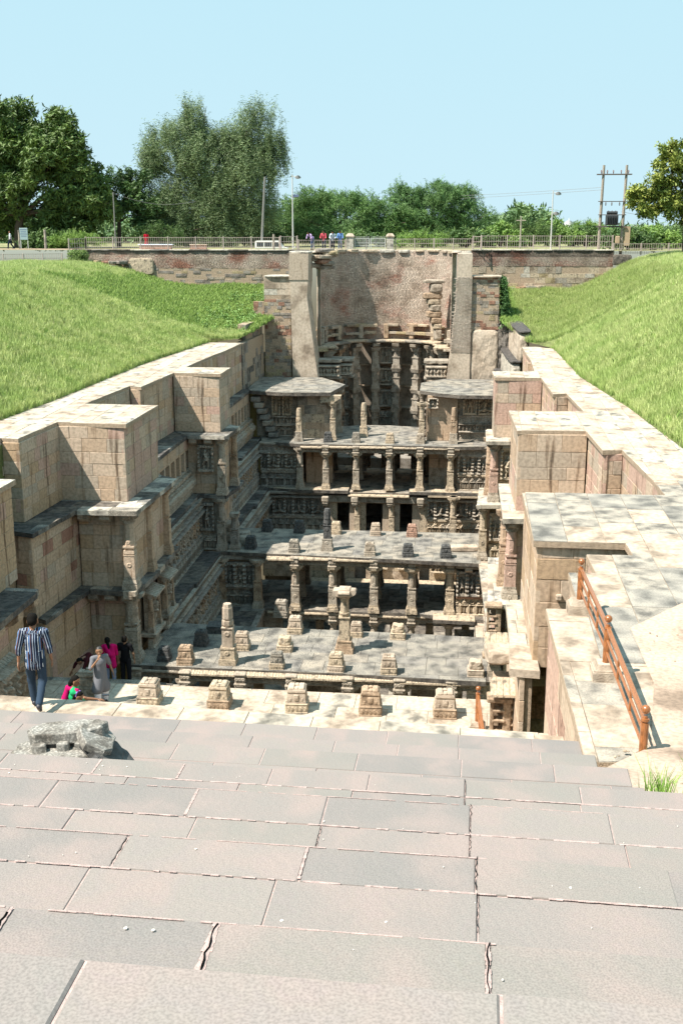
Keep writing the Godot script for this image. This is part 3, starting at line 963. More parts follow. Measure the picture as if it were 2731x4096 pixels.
func earth_mass():
	var e := MB.new()
	e.box(Vector3(-22, -16, -50), Vector3(11, 19.6, 60))
	e.box(Vector3(-19.5, -16, -83), Vector3(10.4, 16, 14))
	e.box(Vector3(12.5, -16, -50), Vector3(11, 19.6, 52))
	e.box(Vector3(10.2, -16, -83), Vector3(9.6, 16, 14))
	for q in [[2.6, -21.7, -14.3], [3.3, -24.3, -14.3], [3.9, -25.8, -14.3], [4.9, -32.3, -14.3]]:
		e.box(Vector3((q[0] + 9.0) * 0.5, -16, (q[1] + q[2]) * 0.5), Vector3(9.0 - q[0], 19.6, q[2] - q[1]))
	obj("earth", e, M.earth).set_meta("kind", "structure")

func right_walls():
	var W: Array = [M.wall[0], M.wall[0], M.wall[1], M.wall[3], M.wall[5], M.wall[1]]
	var walk := thing("stone_path", "", "", Vector3(7, L1, -45), "", "structure")
	var mats := [M.cap, M.cap2, M.cap2, M.cap3]
	paving(walk, [[6.58, -34.4], [6.38, -39.4], [5.68, -39.2], [5.56, -43.2], [2.9, -43.05], [2.84, -47.95], [6.04, -48.0], [5.88, -53.45], [5.22, -53.2], [5.15, -59.25], [2.7, -59.2], [2.65, -61.85], [5.0, -62.0], [5.2, -67.3],
		[5.17, -71.4], [5.2, -75.5], [7.3, -75.7], [7.25, -59.8], [8.15, -49.1], [8.6, -39.3], [9.6, -34.4]], L1, 0.16, 1.3, 0.8, mats, "slab", 1.6, Vector2.ZERO, M.joint)
	paving(walk, [[2.2, -21.85], [2.9, -21.87], [2.93, -24.42], [3.55, -24.44], [3.52, -25.95], [4.62, -25.95], [4.6, -27.0], [2.35, -27.05], [2.4, -32.42], [6.58, -32.4], [6.58, -34.4], [9.6, -34.4], [10.5, -31], [12, -24], [12, -19.0], [2.2, -19.0]],
		L1, 0.16, 1.4, 0.9, [M.grey, M.grey, M.grey2, M.grey2, M.cap2], "slab", 1.6, Vector2.ZERO, M.joint)
	paving(walk, [[2.2, -19.0], [3.9, -19.0], [3.4, -15.2], [2.2, -15.05]], L1 - 0.004, 0.16, 1.2, 0.8, [M.cap2, M.grey2, M.cap2], "slab", 1.57, Vector2.ZERO, M.joint)
	var c := thing("low_wall", "pink-stained sandstone wall under the wooden railing at the right of the steps", "wall", Vector3(2.4, L1, -18))
	# (walls of the right side run from far to near so that their outside is towards the well)
	wall_run(c, [[2.27, -21.8], [2.27, -14.2]], T0Y + 1.2, L1 - 0.16, [M.wall[1], M.wall[5], M.rosy], 0.6, [0.6, 1.0])
	wall_run(c, [[2.97, -24.4], [2.97, -21.8]], L2, L1 - 0.16, W)
	wall_run(c, [[3.57, -25.9], [3.57, -24.4]], L2, L1 - 0.16, W)
	var b0 := thing("block_wall", "near square sandstone block on the right with a hole in its shaded upper face", "wall", Vector3(3.5, L2, -29.5), "sandstone wall blocks of the right side")
	wall_run(b0, [[2.48, -32.4], [2.45, -27.12], [4.7, -27.12]], L2 - 0.2, L1 - 0.16, [M.wall[0], M.wall[5], M.wall[0], M.wall[2]], 0.62, [0.8, 1.6])
	back_mass(b0, Vector3(2.55, 0, -32.3), Vector3(2.55, 0, -27.3), L2, L1 - 0.2)
	var ck := MB.new()
	ck.cbox(Vector3.ZERO, Vector3(0.16, 0.16, 0.14), 0.03)
	obj("peg", ck, M.cap2, b0, T(Vector3(3.05, -7.45, -27.08)))
	ledge(b0, [[2.6, -26.4], [1.83, -26.5], [1.95, -28.8], [2.0, -31.7], [2.6, -31.9]], L2, [M.cap2, M.cap2, M.cap], 0.22, 1.6)
	masonry(b0, Vector3(2.1, L3, -31.7), Vector3(0, 0, 1), 5.2, L2 - L3 - 0.2, [M.wall[0], M.wall[5]], 0.6)
	var w1 := thing("side_wall", "sandstone wall in the notch behind the near right block", "wall", Vector3(6.2, L2, -38), "right side walls")
	wall_run(w1, [[5.66, -43.1], [5.74, -39.25]], L2, L1 - 0.16, W)
	wall_run(w1, [[5.74, -39.27], [6.42, -39.37]], L2, L1 - 0.16, W)
	wall_run(w1, [[6.42, -39.4], [6.62, -32.5]], L2, L1 - 0.16, W)
	var w2 := thing("side_wall", "sandstone wall in the notch behind the middle right block", "wall", Vector3(5.8, L2, -54), "right side walls")
	wall_run(w2, [[5.22, -59.2], [5.28, -53.25], [5.95, -53.42], [6.08, -48.1]], L2, L1 - 0.16, W)
	var w3 := thing("side_wall", "short sandstone wall under the far end of the right path", "wall", Vector3(5.1, L2, -69), "right side walls")
	wall_run(w3, [[5.27, -75.4], [5.25, -71.4], [5.28, -67.3], [5.06, -62.1]], L2, L1 - 0.16, W)
	masonry(w3, Vector3(5.0, L2 + 2.2, -67.25), Vector3.RIGHT, 0.4, 0.9, W)
	for q in [[-43.07, 2.96, 5.62, -47.9, 1.95, "middle square sandstone block on the right above a tall pale pillar"], [-59.25, 2.75, 5.2, -61.8, 1.9, "far square sandstone block on the right with a carved figure under its ledge"]]:
		var z: float = q[0]
		var b := thing("block_wall", q[5], "wall", Vector3(3.5, L4, z - 2), "sandstone wall blocks of the right side")
		wall_run(b, [[q[1], q[3]], [q[1], z], [q[2], z]], L2, L1 - 0.16, [M.wall[0], M.wall[1], M.wall[3], M.wall[1], M.wall[5]], 0.6, [0.7, 1.4])
		back_mass(b, Vector3(q[1] + 0.1, 0, q[3]), Vector3(q[1] + 0.1, 0, z - 0.15), L2, L1 - 0.2)
		var near: bool = z > -50
		var zf: float = z + 1.35 if near else z + 1.2
		var xl: float = 2.4 if near else 2.3
		ledge(b, [[xl + 0.1, q[3]], [xl, zf], [5.6, zf - 0.2], [5.6, z - 0.5], [q[1] + 0.3, z - 0.5], [q[1] + 0.3, q[3]]], L2, [M.cap2, M.cap, M.cap3], 0.2)
		masonry(b, Vector3(2.9, L3, zf - 0.75), Vector3.RIGHT, 2.4, L2 - L3 - 0.2, W, 0.55, [0.6, 1.2])
		masonry(b, Vector3(2.9, L3, q[3]), Vector3(0, 0, 1), absf(q[3] - zf + 0.75), L2 - L3 - 0.2, W, 0.55, [0.6, 1.2])
		pillar(b, Vector3(2.8, L3, zf - 0.6), L2 - L3 - 0.2, 0.5, M.wall[1], M.carve2)
		pillar(b, Vector3(2.6, L3, zf - 2.2), L2 - L3 - 0.2, 0.4, M.wall[0], M.carve4)
		bracket(b, Vector3(3.4, L2 - 0.2, zf - 0.75), Vector3.BACK, M.carve2)
		if not near:
			obj("carved_panel", carving("stand", 0.8, 1.7, 3), M.pale, b, face(Vector3(3.55, L3 + 1.2, zf - 0.72), Vector3.BACK))
		ledge(b, [[1.9, zf + 0.4], [5.2, zf + 0.2], [5.2, q[3]], [2.15, q[3]]], L3, [M.cap2, M.cap, M.cap3], 0.2)
		# lower storey: pillar, carved panels, small ladder-like niche
		masonry(b, Vector3(2.35, L4, zf - 0.5), Vector3.RIGHT, 2.8, L3 - L4 - 0.2, [M.carve2, M.wall[0], M.carve4], 0.6, [0.6, 1.2])
		masonry(b, Vector3(2.35, L4, q[3]), Vector3(0, 0, 1), absf(q[3] - zf + 0.5), L3 - L4 - 0.2, [M.carve2, M.wall[0]], 0.6, [0.6, 1.2])
		pillar(b, Vector3(2.3, L4, zf - 0.3), L3 - L4 - 0.2, 0.46, M.wall[1] if near else M.pale, M.carve2)
		obj("carved_panel", carving("stand", 0.6, 1.6, 2), M.carve2, b, face(Vector3(2.95, L4 + 1.05, zf - 0.45), Vector3.BACK))
		obj("carved_frieze", carving("tiers", 0.6, 0.8, 1), M.pale, b, face(Vector3(2.95, L4, zf - 0.42), Vector3.BACK))
		if near:
			ladder_niche(b, Vector3(2.15, L4 + 1.1, zf + 0.25), 2.0)
	# gallery behind, seen past the blocks
	var g := thing("gallery_wall", "carved right gallery wall in sunlight beside the middle terrace", "wall", Vector3(3, L5, -54))
	carved_gallery(g, Vector3(2.75, 0, -58.2), Vector3(2.75, 0, -46.5), L4, L5)
	ledge(g, [[2.1, -58.0], [2.2, -47], [4, -47], [4, -58]], L4 - 0.01, [M.cap2, M.cap3], 0.2)
	carved_gallery(g, Vector3(3.3, 0, -74.5), Vector3(3.3, 0, -61.8), L4, L5)
	ledge(g, [[2.9, -74.4], [2.9, -61], [5, -61], [5, -74.4]], L4 - 0.01, [M.cap2, M.cap3], 0.2)
	carved_gallery(g, Vector3(3.4, 0, -74.5), Vector3(3.4, 0, -61.8), L3, L4)
	ledge(g, [[3.0, -74.4], [3.0, -61.5], [5, -61.5], [5, -74.4]], L3 - 0.01, [M.cap2, M.cap3], 0.2)
	carved_gallery(g, Vector3(4.2, 0, -76.5), Vector3(4.2, 0, -62), L2, L3)
	ledge(g, [[3.8, -76.4], [3.7, -62], [5.6, -62], [5.6, -76.4]], L2 - 0.01, [M.cap2, M.cap3], 0.2)

# upright carved frame with rungs, as on the pavilion corners
func ladder_niche(p: Node3D, at: Vector3, h: float):
	var m := MB.new()
	m.cbox(Vector3(-0.2, h * 0.5, 0), Vector3(0.1, h, 0.3), 0.02)
	m.cbox(Vector3(0.2, h * 0.5, 0), Vector3(0.22, h, 0.3), 0.02)
	var k := int(h / 0.3)
	for i in k:
		m.cbox(Vector3(-0.02, 0.12 + i * 0.3, 0.02), Vector3(0.34, 0.07, 0.34), 0.015)
	m.cbox(Vector3(0, h + 0.05, 0), Vector3(0.7, 0.14, 0.5), 0.03)
	m.cbox(Vector3(0, -0.06, 0), Vector3(0.75, 0.14, 0.5), 0.03)
	obj("carved_niche", m, M.carve4, p, T(at))

# ---------------------------------------------------------------- entrance steps
const SA := 0.0314159   # the steps are turned a little against the well

func st(t: float, s: float) -> Vector2:
	return Vector2(cos(SA), sin(SA)) * t + Vector2(sin(SA), -cos(SA)) * s

func step_row(parent: Node3D, s0: float, s1: float, y: float, cuts: Array, t0: float, t1: float, step_t := 1.06):
	var c := [t0]
	var a: float = cuts[0] if cuts.size() > 0 else 0.0
	var x := a
	while x - step_t > t0 + 0.3:
		x -= step_t * rg.randf_range(0.9, 1.1)
		c.append(x)
	for q in cuts: c.append(q)
	x = cuts[-1] if cuts.size() > 0 else 0.0
	while x + step_t < t1 - 0.3:
		x += step_t * rg.randf_range(0.9, 1.1)
		c.append(x)
	c.append(t1)
	c.sort()
	for i in c.size() - 1:
		if c[i + 1] - c[i] < 0.05: continue
		var g := 0.004
		var k := 0.0
		var poly := PackedVector2Array([st(c[i] + g, s0 + g), st(c[i + 1] - g, s0 + g), st(c[i + 1] - g + k, s1 - g), st(c[i] + g + k, s1 - g)])
		var m := MB.new()
		m.slab(poly, y + rg.randf_range(-0.004, 0.003), 0.3, 0.007)
		obj("step_slab", m, pick(M.step), parent)
	var bed := MB.new()
	bed.slab(PackedVector2Array([st(t0, s0), st(t1, s0), st(t1, s1), st(t0, s1)]), y - 0.009, 0.8, 0.004)
	obj("mortar_bed", bed, M.mortar, parent)

func steps():
	var S := thing("stone_steps", "", "", Vector3(-1, -4, -9), "", "structure")
	step_row(S, 1.55, 2.35, -0.2, [0.1], -4, 4)
	step_row(S, 2.0, 3.32, -1.03, [-0.88, 0.12], -5, 5, 1.2)
	step_row(S, 3.32, 3.71, -1.03, [-1.79, -0.95, 0.1], -5, 5)
	step_row(S, 3.6, 5.3, -1.864, [-2.08, -1.02, 0.08], -6, 6)
	step_row(S, 5.3, 5.66, -1.864, [-1.97, -0.9, 0.07, 1.14], -6, 1.62)
	step_row(S, 5.3, 5.66, -1.864, [], 1.62, 6)
	step_row(S, 5.6, 7.32, -2.698, [-2.96, -2.01, -1.06, 0.04, 1.15], -8, 2.0)
	step_row(S, 7.32, 7.76, -2.698, [-3.26, -2.11, -1.07, 0.04, 1.08], -8, 2.08)
	step_row(S, 7.7, 9.4, -3.53, [-3.71, -3.25, -2.15, -1.06, -0.01, 1.05], -9, 2.15)
	step_row(S, 9.4, 9.74, -3.53, [-3.63, -2.78, -1.89, -0.93, -0.01, 1.07], -9, 2.3)
	step_row(S, 9.7, 11.4, -4.37, [-2.9, -1.7, -0.5, 0.5], -10, 1.95)
	step_row(S, 11.4, 11.83, -4.37, [-3.44, -2.38, -1.27, -0.06, 0.99], -10, 1.83)
	step_row(S, 11.75, 13.4, -5.2, [-3.0, -1.8, -0.6, 0.5], -11, 1.7)
	step_row(S, 13.4, 13.81, -5.2, [-4.1, -2.95, -1.8, -0.93, -0.11, 0.97], -11, 1.7)
	step_row(S, 13.7, 15.4, -6.03, [-3.0, -1.8, -0.6, 0.5], -12, 1.75)
	step_row(S, 15.4, 15.94, -6.03, [-7.26, -4.58, -3.51, -2.36, -1.24, -0.14, 0.98], -12, 1.75)
	# pink mortar smeared along the joints, open cracks, pale droppings
	var sm := MB.new()
	for q in [[3.32, -1.03, -2.6, 0.3, 0.03], [3.32, -1.03, 0.3, 2.0, 0.012], [5.3, -1.864, -3.2, 1.6, 0.022], [7.32, -2.698, -5.0, 2.0, 0.028], [9.4, -3.53, -6.0, 2.1, 0.03], [3.70, -1.03, -2.4, 0.12, 0.012], [5.65, -1.864, -3.2, 0.1, 0.012], [7.75, -2.698, -5, 1.0, 0.01]]:
		var t: float = q[2]
		while t < q[3]:
			var l: float = rg.randf_range(0.03, 0.09)
			if rg.randf() < 0.8:
				var w0: float = q[4] * rg.randf_range(0.15, 0.55)
				var w1: float = q[4] * rg.randf_range(0.15, 0.55)
				sm.slab(PackedVector2Array([st(t, q[0] - w0), st(t + l, q[0] - w1), st(t + l, q[0] + w1 * 0.6), st(t, q[0] + w0 * 0.6)]), q[1] + 0.0035, 0.003, 0.0005)
			t += l
	for q in [[-0.95, 3.34, 3.7, -1.03, 0.035], [-1.79, 3.34, 3.7, -1.03, 0.02], [-0.88, 3.0, 3.3, -1.03, 0.03], [0.1, 3.34, 3.7, -1.03, 0.02], [-2.11, 7.34, 7.74, -2.698, 0.02], [-3.63, 9.42, 9.72, -3.53, 0.02], [-2.78, 9.42, 9.72, -3.53, 0.02], [-0.9, 5.32, 5.64, -1.864, 0.016]]:
		var n := 14
		for i in n:
			var a: float = lerp(q[1], q[2], i / float(n))
			var b: float = lerp(q[1], q[2], (i + 1) / float(n))
			var w0: float = q[4] * rg.randf_range(0.3, 0.7)
			sm.slab(PackedVector2Array([st(q[0] - w0, a), st(q[0] + w0, a), st(q[0] + w0 * 0.9, b), st(q[0] - w0 * 0.8, b)]), q[3] + 0.004, 0.003, 0.0005)
	obj("mortar_smear", sm, M.mortar, S)
	var ck := MB.new()
	for q in [[-0.95, 3.36, 3.69, -1.03, 0.010], [0.1, 3.36, 3.7, -1.03, 0.009], [0.12, 2.9, 3.3, -1.03, 0.004], [0.08, 4.95, 5.3, -1.864, 0.005], [0.07, 5.33, 5.66, -1.864, 0.006], [0.04, 7.0, 7.32, -2.698, 0.006], [0.04, 7.35, 7.76, -2.698, 0.008], [-1.97, 5.33, 5.6, -1.864, 0.007], [-1.06, 7.0, 7.3, -2.698, 0.005], [-0.01, 9.2, 9.74, -3.53, 0.007], [-1.79, 3.4, 3.66, -1.03, 0.009]]:
		var n := 9
		var o0 := 0.0
		var wa: float = q[4] * 0.35
		for i in n:
			var a: float = lerp(q[1], q[2], i / float(n))
			var b: float = lerp(q[1], q[2], (i + 1) / float(n))
			var o1: float = rg.randf_range(-0.008, 0.008)
			var wb: float = q[4] * rg.randf_range(0.08, 0.5)
			ck.slab(PackedVector2Array([st(q[0] + o0 - wa, a), st(q[0] + o0 + wa, a), st(q[0] + o1 + wb, b), st(q[0] + o1 - wb, b)]), q[3] + 0.008, 0.004, 0.0005)
			o0 = o1
			wa = wb
	obj("joint_crack", ck, M.black, S)
	var sp := MB.new()
	for i in 64:
		var row: Array = [[3.0, 3.7, -1.03, 2.2], [4.9, 5.65, -1.864, 3.0], [6.9, 7.7, -2.698, 4.5], [9.0, 9.7, -3.53, 5.5]][i % 4]
		var r: float = 0.003 + 0.007 * pow(rg.randf(), 3.0)
		var ct := st(rg.randf_range(-row[3], row[3] * 0.5), rg.randf_range(row[0], row[1]))
		var pl := PackedVector2Array()
		for k in 7: pl.append(ct + Vector2.from_angle(TAU * k / 7) * r * rg.randf_range(0.7, 1.2))
		sp.slab(pl, row[2] + 0.007, 0.004, 0.001)
	obj("pale_spots", sp, plain(lin(0.7, 0.66, 0.6), 0.9), S).set_meta("kind", "stuff")
	# the sunlit ledge below and the hidden flight down to the front terrace
	var D := thing("stone_landing", "", "", Vector3(-3, -7, -18), "", "structure")
	paving(D, [[-13, -15.9], [2.2, -15.4], [2.2, -17.77], [-0.83, -18.12], [-5.44, -18.42], [-13, -18.9]], -6.86, 0.9, 1.1, 0.8, [M.cap2, M.cap2, M.cap], "slab", SA, Vector2.ZERO, M.joint)
	var y := -6.86
	var z := -18.2
	for k in 5:
		y -= 1.05
		paving(D, [[-5.9, z + 0.3], [2.2, z + 0.8], [2.2, z - 1.9], [-5.9, z - 2.3]], y, 1.1, 1.3, 0.9, [M.cap2, M.cap], "slab", SA, Vector2.ZERO, M.joint)
		z -= 1.85
	for k in 6:
		paving(D, [[-13, -18.7 - k * 0.36], [-5.9, -18.4 - k * 0.36], [-5.9, -19.1 - k * 0.36], [-13, -19.4 - k * 0.36]], -7.3 - k * 0.45, 0.6, 1.2, 0.9, [M.cap2, M.cap], "stair_slab", SA, Vector2.ZERO, M.joint)
	paving(D, [[-13, -20.8], [-5.9, -20.6], [-5.9, -23.6], [-13, -23.6]], -9.6, 0.6, 1.2, 0.9, [M.cap2, M.cap], "slab", SA, Vector2.ZERO, M.joint)
	for k in 6:
		paving(D, [[-13, -23.5 - k * 0.5], [-5.9, -23.5 - k * 0.5], [-5.9, -24.2 - k * 0.5], [-13, -24.2 - k * 0.5]], -10.0 - k * 0.45, 0.6, 1.2, 0.9, [M.cap2, M.cap], "stair_slab", SA, Vector2.ZERO, M.joint)

# ---------------------------------------------------------------- pavilions
const XS := [-8.0, -5.9, -3.6, -1.5, 0.6]

func floor_slab(p: Node3D, outline: Array, y: float, mats: Array, t := 0.2, cw := 1.1, cd := 1.0):
	paving(p, outline, y, t, cw, cd, mats, "roof_slab", 0.02, Vector2.ZERO, M.darktop2)

# front of a storey: eave, carved beam, blocks over the pillars
func front_edge(p: Node3D, x0: float, x1: float, z: float, y: float, xs: Array, mat, bm := 0.0):
	var cuts := [x0]
	for x in xs:
		if x > x0 + 0.4 and x < x1 - 0.4: cuts.append(x)
	cuts.append(x1)
	for i in cuts.size() - 1:
		var dy: float = rg.randf_range(-0.03, 0.03)
		eave(p, Vector3(cuts[i] + 0.02, y - 0.1 + dy, z - 0.1), Vector3(cuts[i + 1] - 0.02, y - 0.1 + dy, z - 0.1), rg.randf_range(0.22, 0.32), 0.09, mat, "eave", 0.12)
		bar(p, "beam", Vector3(cuts[i] + 0.01, y - 0.2, z - 0.12), Vector3(cuts[i + 1] - 0.01, y - 0.2, z - 0.12), 0.42, 0.4, M.carve)
		obj("carved_frieze", carving("scroll", snapped(cuts[i + 1] - cuts[i] - 0.2, 0.1), 0.2, i % 2), M.carve2, p, face(Vector3((cuts[i] + cuts[i + 1]) * 0.5, y - 0.55, z - 0.14), Vector3.BACK))
	for x in xs:
		var m := MB.new()
		m.cbox(Vector3(0, -0.25, 0), Vector3(0.42, 0.34, 0.5), 0.04)
		m.cbox(Vector3(0, -0.47, 0), Vector3(0.5, 0.1, 0.6), 0.03)
		m.cbox(Vector3(0, -0.58, 0), Vector3(0.44, 0.12, 0.52), 0.04)
		m.cbox(Vector3(0, -0.05, 0.05), Vector3(0.5, 0.12, 0.5), 0.04)
		for i in 3:
			m.add(_boss(0.09), Transform3D(Basis(), Vector3(-0.13 + 0.13 * i, -0.25, 0.26)))
		obj("beam_block", m, M.carve2, p, T(Vector3(x, y - 0.1 + bm, z - 0.1)))

func terrace0():
	var p := thing("front_terrace", "sunlit stone front terrace with five carved stumps below the grey steps", "terrace", Vector3(-5, T0Y, -30))
	paving(p, [[-12.9, -26], [2.4, -26], [2.4, -29.2], [1.75, -29.3], [1.75, -31.55], [-2, -31.65], [-9.5, -31.75], [-12.9, -31.8]], T0Y, 0.3, 1.5, 0.9, [M.cap2, M.cap2, M.cap], "floor_slab", 0.02, Vector2.ZERO, M.joint)
	front_edge(p, -12.8, 1.6, -31.5, T0Y - 0.25, [], M.carve)
	for x in [-10.4, -8.3, -6.2, -4.0, -1.8, 0.3]:
		pillar(p, Vector3(x, L4, -31.0), T0Y - L4 - 0.4, 0.5, M.carve2)
	var m := MB.new()
	m.box(Vector3(-5.5, L4 + 1.6, -29.0), Vector3(15, 3.1, 0.4))
	obj("back_wall", m, M.wall[0], p)
	# stair and floor between the front terrace and the next pavilion
	var f := thing("well_floor", "", "", Vector3(-5, L5, -37), "", "structure")
	paving(f, [[-15, -31], [4, -31], [4, -43], [-15, -43]], L5, 0.3, 1.5, 1.1, [M.roof3, M.darktop2], "slab", 0.0, Vector2.ZERO, M.joint)
	for k in 8:
		paving(f, [[-14, -31.9 - k * 0.9], [-9.3, -31.9 - k * 0.9], [-9.3, -33.0 - k * 0.9], [-14, -33.0 - k * 0.9]], T0Y - 0.4 - k * 0.42, 0.5, 1.4, 1.2, [M.roof3, M.darktop2], "stair_slab")
	# carved remains at the terrace's right end
	var r := thing("carved_niche_ruin", "broken carved niche with fluted eaves at the right end of the front terrace", "ruin", Vector3(2, L3, -29))
	eave(r, Vector3(1.45, -10.2, -28.3), Vector3(2.15, -10.2, -28.3), 0.5, 0.3, M.pale, "eave", 0.16)
	eave(r, Vector3(1.35, -9.6, -30.2), Vector3(2.0, -9.6, -30.2), 0.6, 0.45, M.pale, "eave", 0.16)
	masonry(r, Vector3(1.5, T0Y - 1.5, -28.5), Vector3.RIGHT, 0.8, 3.2, [M.carve4, M.pale], 0.5, [0.4, 0.8], {"core": 1.2})
	ladder_niche(r, Vector3(1.72, T0Y - 0.1, -28.2), 1.6)
	obj("carved_panel", carving("stand", 0.4, 1.5, 3), M.carve4, r, face(Vector3(2.2, T0Y, -28.4), Vector3.BACK))
	masonry(r, Vector3(2.3, T0Y - 1, -28.9), Vector3.RIGHT, 0.8, 3.85, [M.wall[0], M.rosy, M.carve2], 0.55, [0.4, 0.8], {"core": 0.8})
	obj("coping_block", rough_block(Vector3(1.1, 0.35, 1.4), 6, 0.03, 12), M.cap2, r, T(Vector3(2.55, -10.25, -28.9)))
	obj("coping_block", rough_block(Vector3(0.8, 0.4, 0.9), 6, 0.04, 13), M.cap2, r, T(Vector3(1.75, -10.0, -29.6), 0.1))

func terrace1():
	var p := thing("pillared_pavilion", "front pillared pavilion with a grey lichen roof carrying two broken pillars", "pavilion", Vector3(-5, L5, -44), "pavilions across the well")
	floor_slab(p, [[-12.65, -41.7], [-10.3, -41.65], [-4, -41.55], [1.95, -41.25], [2.3, -46.2], [-2, -46.45], [-8, -46.6], [-12.1, -46.8]], L4, [M.roof, M.roof, M.roof, M.roof2, M.roof3])
	front_edge(p, -10.4, 1.95, -41.5, L4, XS + [-10.3], M.pale)
	front_edge(p, -12.7, -10.4, -41.75, L4 - 0.02, [-12.4], M.carve2)
	for x in XS + [-10.3, -12.3]:
		pillar(p, Vector3(x, L5, -41.75), L4 - L5 - 0.55, 0.52, M.carve2)
		pillar(p, Vector3(x, L5, -45.9), L4 - L5 - 0.25, 0.5, M.carve2)
	var m := MB.new()
	for x in [-9.2, -4.8, 0.0]:
		m.box(Vector3(x, (L4 + L5) * 0.5 - 0.15, -44.2), Vector3(2.2, L4 - L5 - 0.35, 0.4))
	obj("inner_wall", m, M.carve, p)
	masonry(p, Vector3(1.2, L5, -41.6), Vector3.RIGHT, 1.6, L4 - L5 - 0.3, [M.carve2, M.pale], 0.5)

	# storey floors of the gap behind
	var f := thing("well_floor", "", "", Vector3(-5, L5, -52), "", "structure")
	paving(f, [[-13, -43], [-9.9, -43], [-9.9, -58.6], [-13, -58.6]], L5 - 0.01, 0.3, 1.4, 1.0, [M.darktop2, M.roof2, M.darktop], "slab", 0.0, Vector2.ZERO, M.joint)
	paving(f, [[-9.9, -43], [3.5, -43], [3.5, -58], [-9.9, -58]], L6, 0.3, 1.6, 1.2, [M.roof3, M.darktop2], "slab", 0.0, Vector2.ZERO, M.joint)
	bar(f, "kerb", Vector3(-9.75, L5, -46), Vector3(-9.75, L5, -58.4), 0.3, 0.3, M.carve3)
	masonry(f, Vector3(-9.85, L6, -46), Vector3(0, 0, -1), 12.2, L5 - L6 - 0.3, [M.carve, M.carve2], 0.6, [0.9, 1.6])

func terrace2():
	var p := thing("pillared_pavilion", "middle pillared pavilion with a grey roof, four front pillars and figure panels at both ends", "pavilion", Vector3(-5, L5, -61), "pavilions across the well")
	floor_slab(p, [[-12.3, -58.5], [-9.6, -58.3], [-4, -57.95], [2.2, -57.45], [2.6, -63.6], [-12.2, -63.6]], L4, [M.roof, M.roof, M.roof3, M.roof2, M.roof3])
	front_edge(p, -9.6, 0.9, -58.1, L4, XS, M.pale)
	bar(p, "beam", Vector3(-12.4, L4 - 0.18, -58.5), Vector3(-9.6, L4 - 0.18, -58.5), 0.3, 0.4, M.carve3)
	bar(p, "beam", Vector3(0.9, L4 - 0.16, -57.9), Vector3(2.8, L4 - 0.16, -57.7), 0.3, 0.4, M.carve)
	for x in XS:
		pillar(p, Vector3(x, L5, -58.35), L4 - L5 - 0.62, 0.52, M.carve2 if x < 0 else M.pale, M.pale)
		pillar(p, Vector3(x, L5, -60.8), L4 - L5 - 0.2, 0.48, M.carve2)
		pillar(p, Vector3(x, L5, -63.2), L4 - L5 - 0.2, 0.48, M.carve)
	pillar(p, Vector3(-10.15, L5, -58.5), L4 - L5 - 0.4, 0.5, M.carve4, M.carve2)
	pillar(p, Vector3(-12.2, L5, -58.6), L4 - L5 - 0.4, 0.5, M.carve4, M.carve2)
	# figure panels at both ends
	for q in [[-12.0, -10.35, -58.75], [0.95, 2.7, -58.3]]:
		var a := Vector3(q[0], L5, q[2])
		var b := Vector3(q[1], L5, q[2])
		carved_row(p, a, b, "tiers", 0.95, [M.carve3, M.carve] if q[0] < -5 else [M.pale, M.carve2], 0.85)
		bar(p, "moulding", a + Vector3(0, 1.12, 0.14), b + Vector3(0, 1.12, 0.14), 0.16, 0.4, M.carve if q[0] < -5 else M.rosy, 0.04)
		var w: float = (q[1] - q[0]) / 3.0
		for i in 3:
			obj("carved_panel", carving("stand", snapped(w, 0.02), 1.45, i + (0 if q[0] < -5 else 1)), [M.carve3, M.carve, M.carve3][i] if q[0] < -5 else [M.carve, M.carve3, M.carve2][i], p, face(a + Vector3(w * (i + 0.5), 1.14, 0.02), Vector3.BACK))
		back_mass(p, a, b, L5, L4 - 0.25, 0.1)
	for x in [1.6, 2.4]:
		bracket(p, Vector3(x, L4 - 0.3, -58.2), Vector3.BACK, M.carve2)
	# floor of the storey and the storey under it
	floor_slab(p, [[-12.4, -58.5], [-9.6, -58.3], [-1, -58.2], [3, -57.4], [3, -63.6], [-12.4, -63.6]], L5, [M.roof3, M.darktop2, M.roof2], 0.2)
	front_edge(p, -9.6, -0.2, -58.3, L5, [-5.9, -3.6, -1.5], M.pale)
	floor_slab(p, [[-0.3, -57.2], [2.0, -57.1], [2.0, -58.3], [-0.3, -58.3]], L5 + 0.05, [M.pale, M.cap2], 0.2)
	floor_slab(p, [[2.0, -52], [3.4, -52], [3.4, -58.3], [2.0, -58.3]], L5 - 0.2, [M.cap2, M.pale], 0.3)
	for x in XS:
		pillar(p, Vector3(x, L6, -58.6), L5 - L6 - 0.6, 0.5, M.carve2)
		pillar(p, Vector3(x + 1.0, L6, -61.5), L5 - L6 - 0.2, 0.5, M.carve2)
	carved_row(p, Vector3(0.9, L6 + 1.6, -58.2), Vector3(2.0, L6 + 1.6, -58.2), "tiers", 0.9, [M.carve], 1.1)
	masonry(p, Vector3(-12.4, L6, -58.7), Vector3.RIGHT, 3.6, L5 - L6 - 0.2, [M.carve, M.carve2], 0.6, [0.8, 1.4])

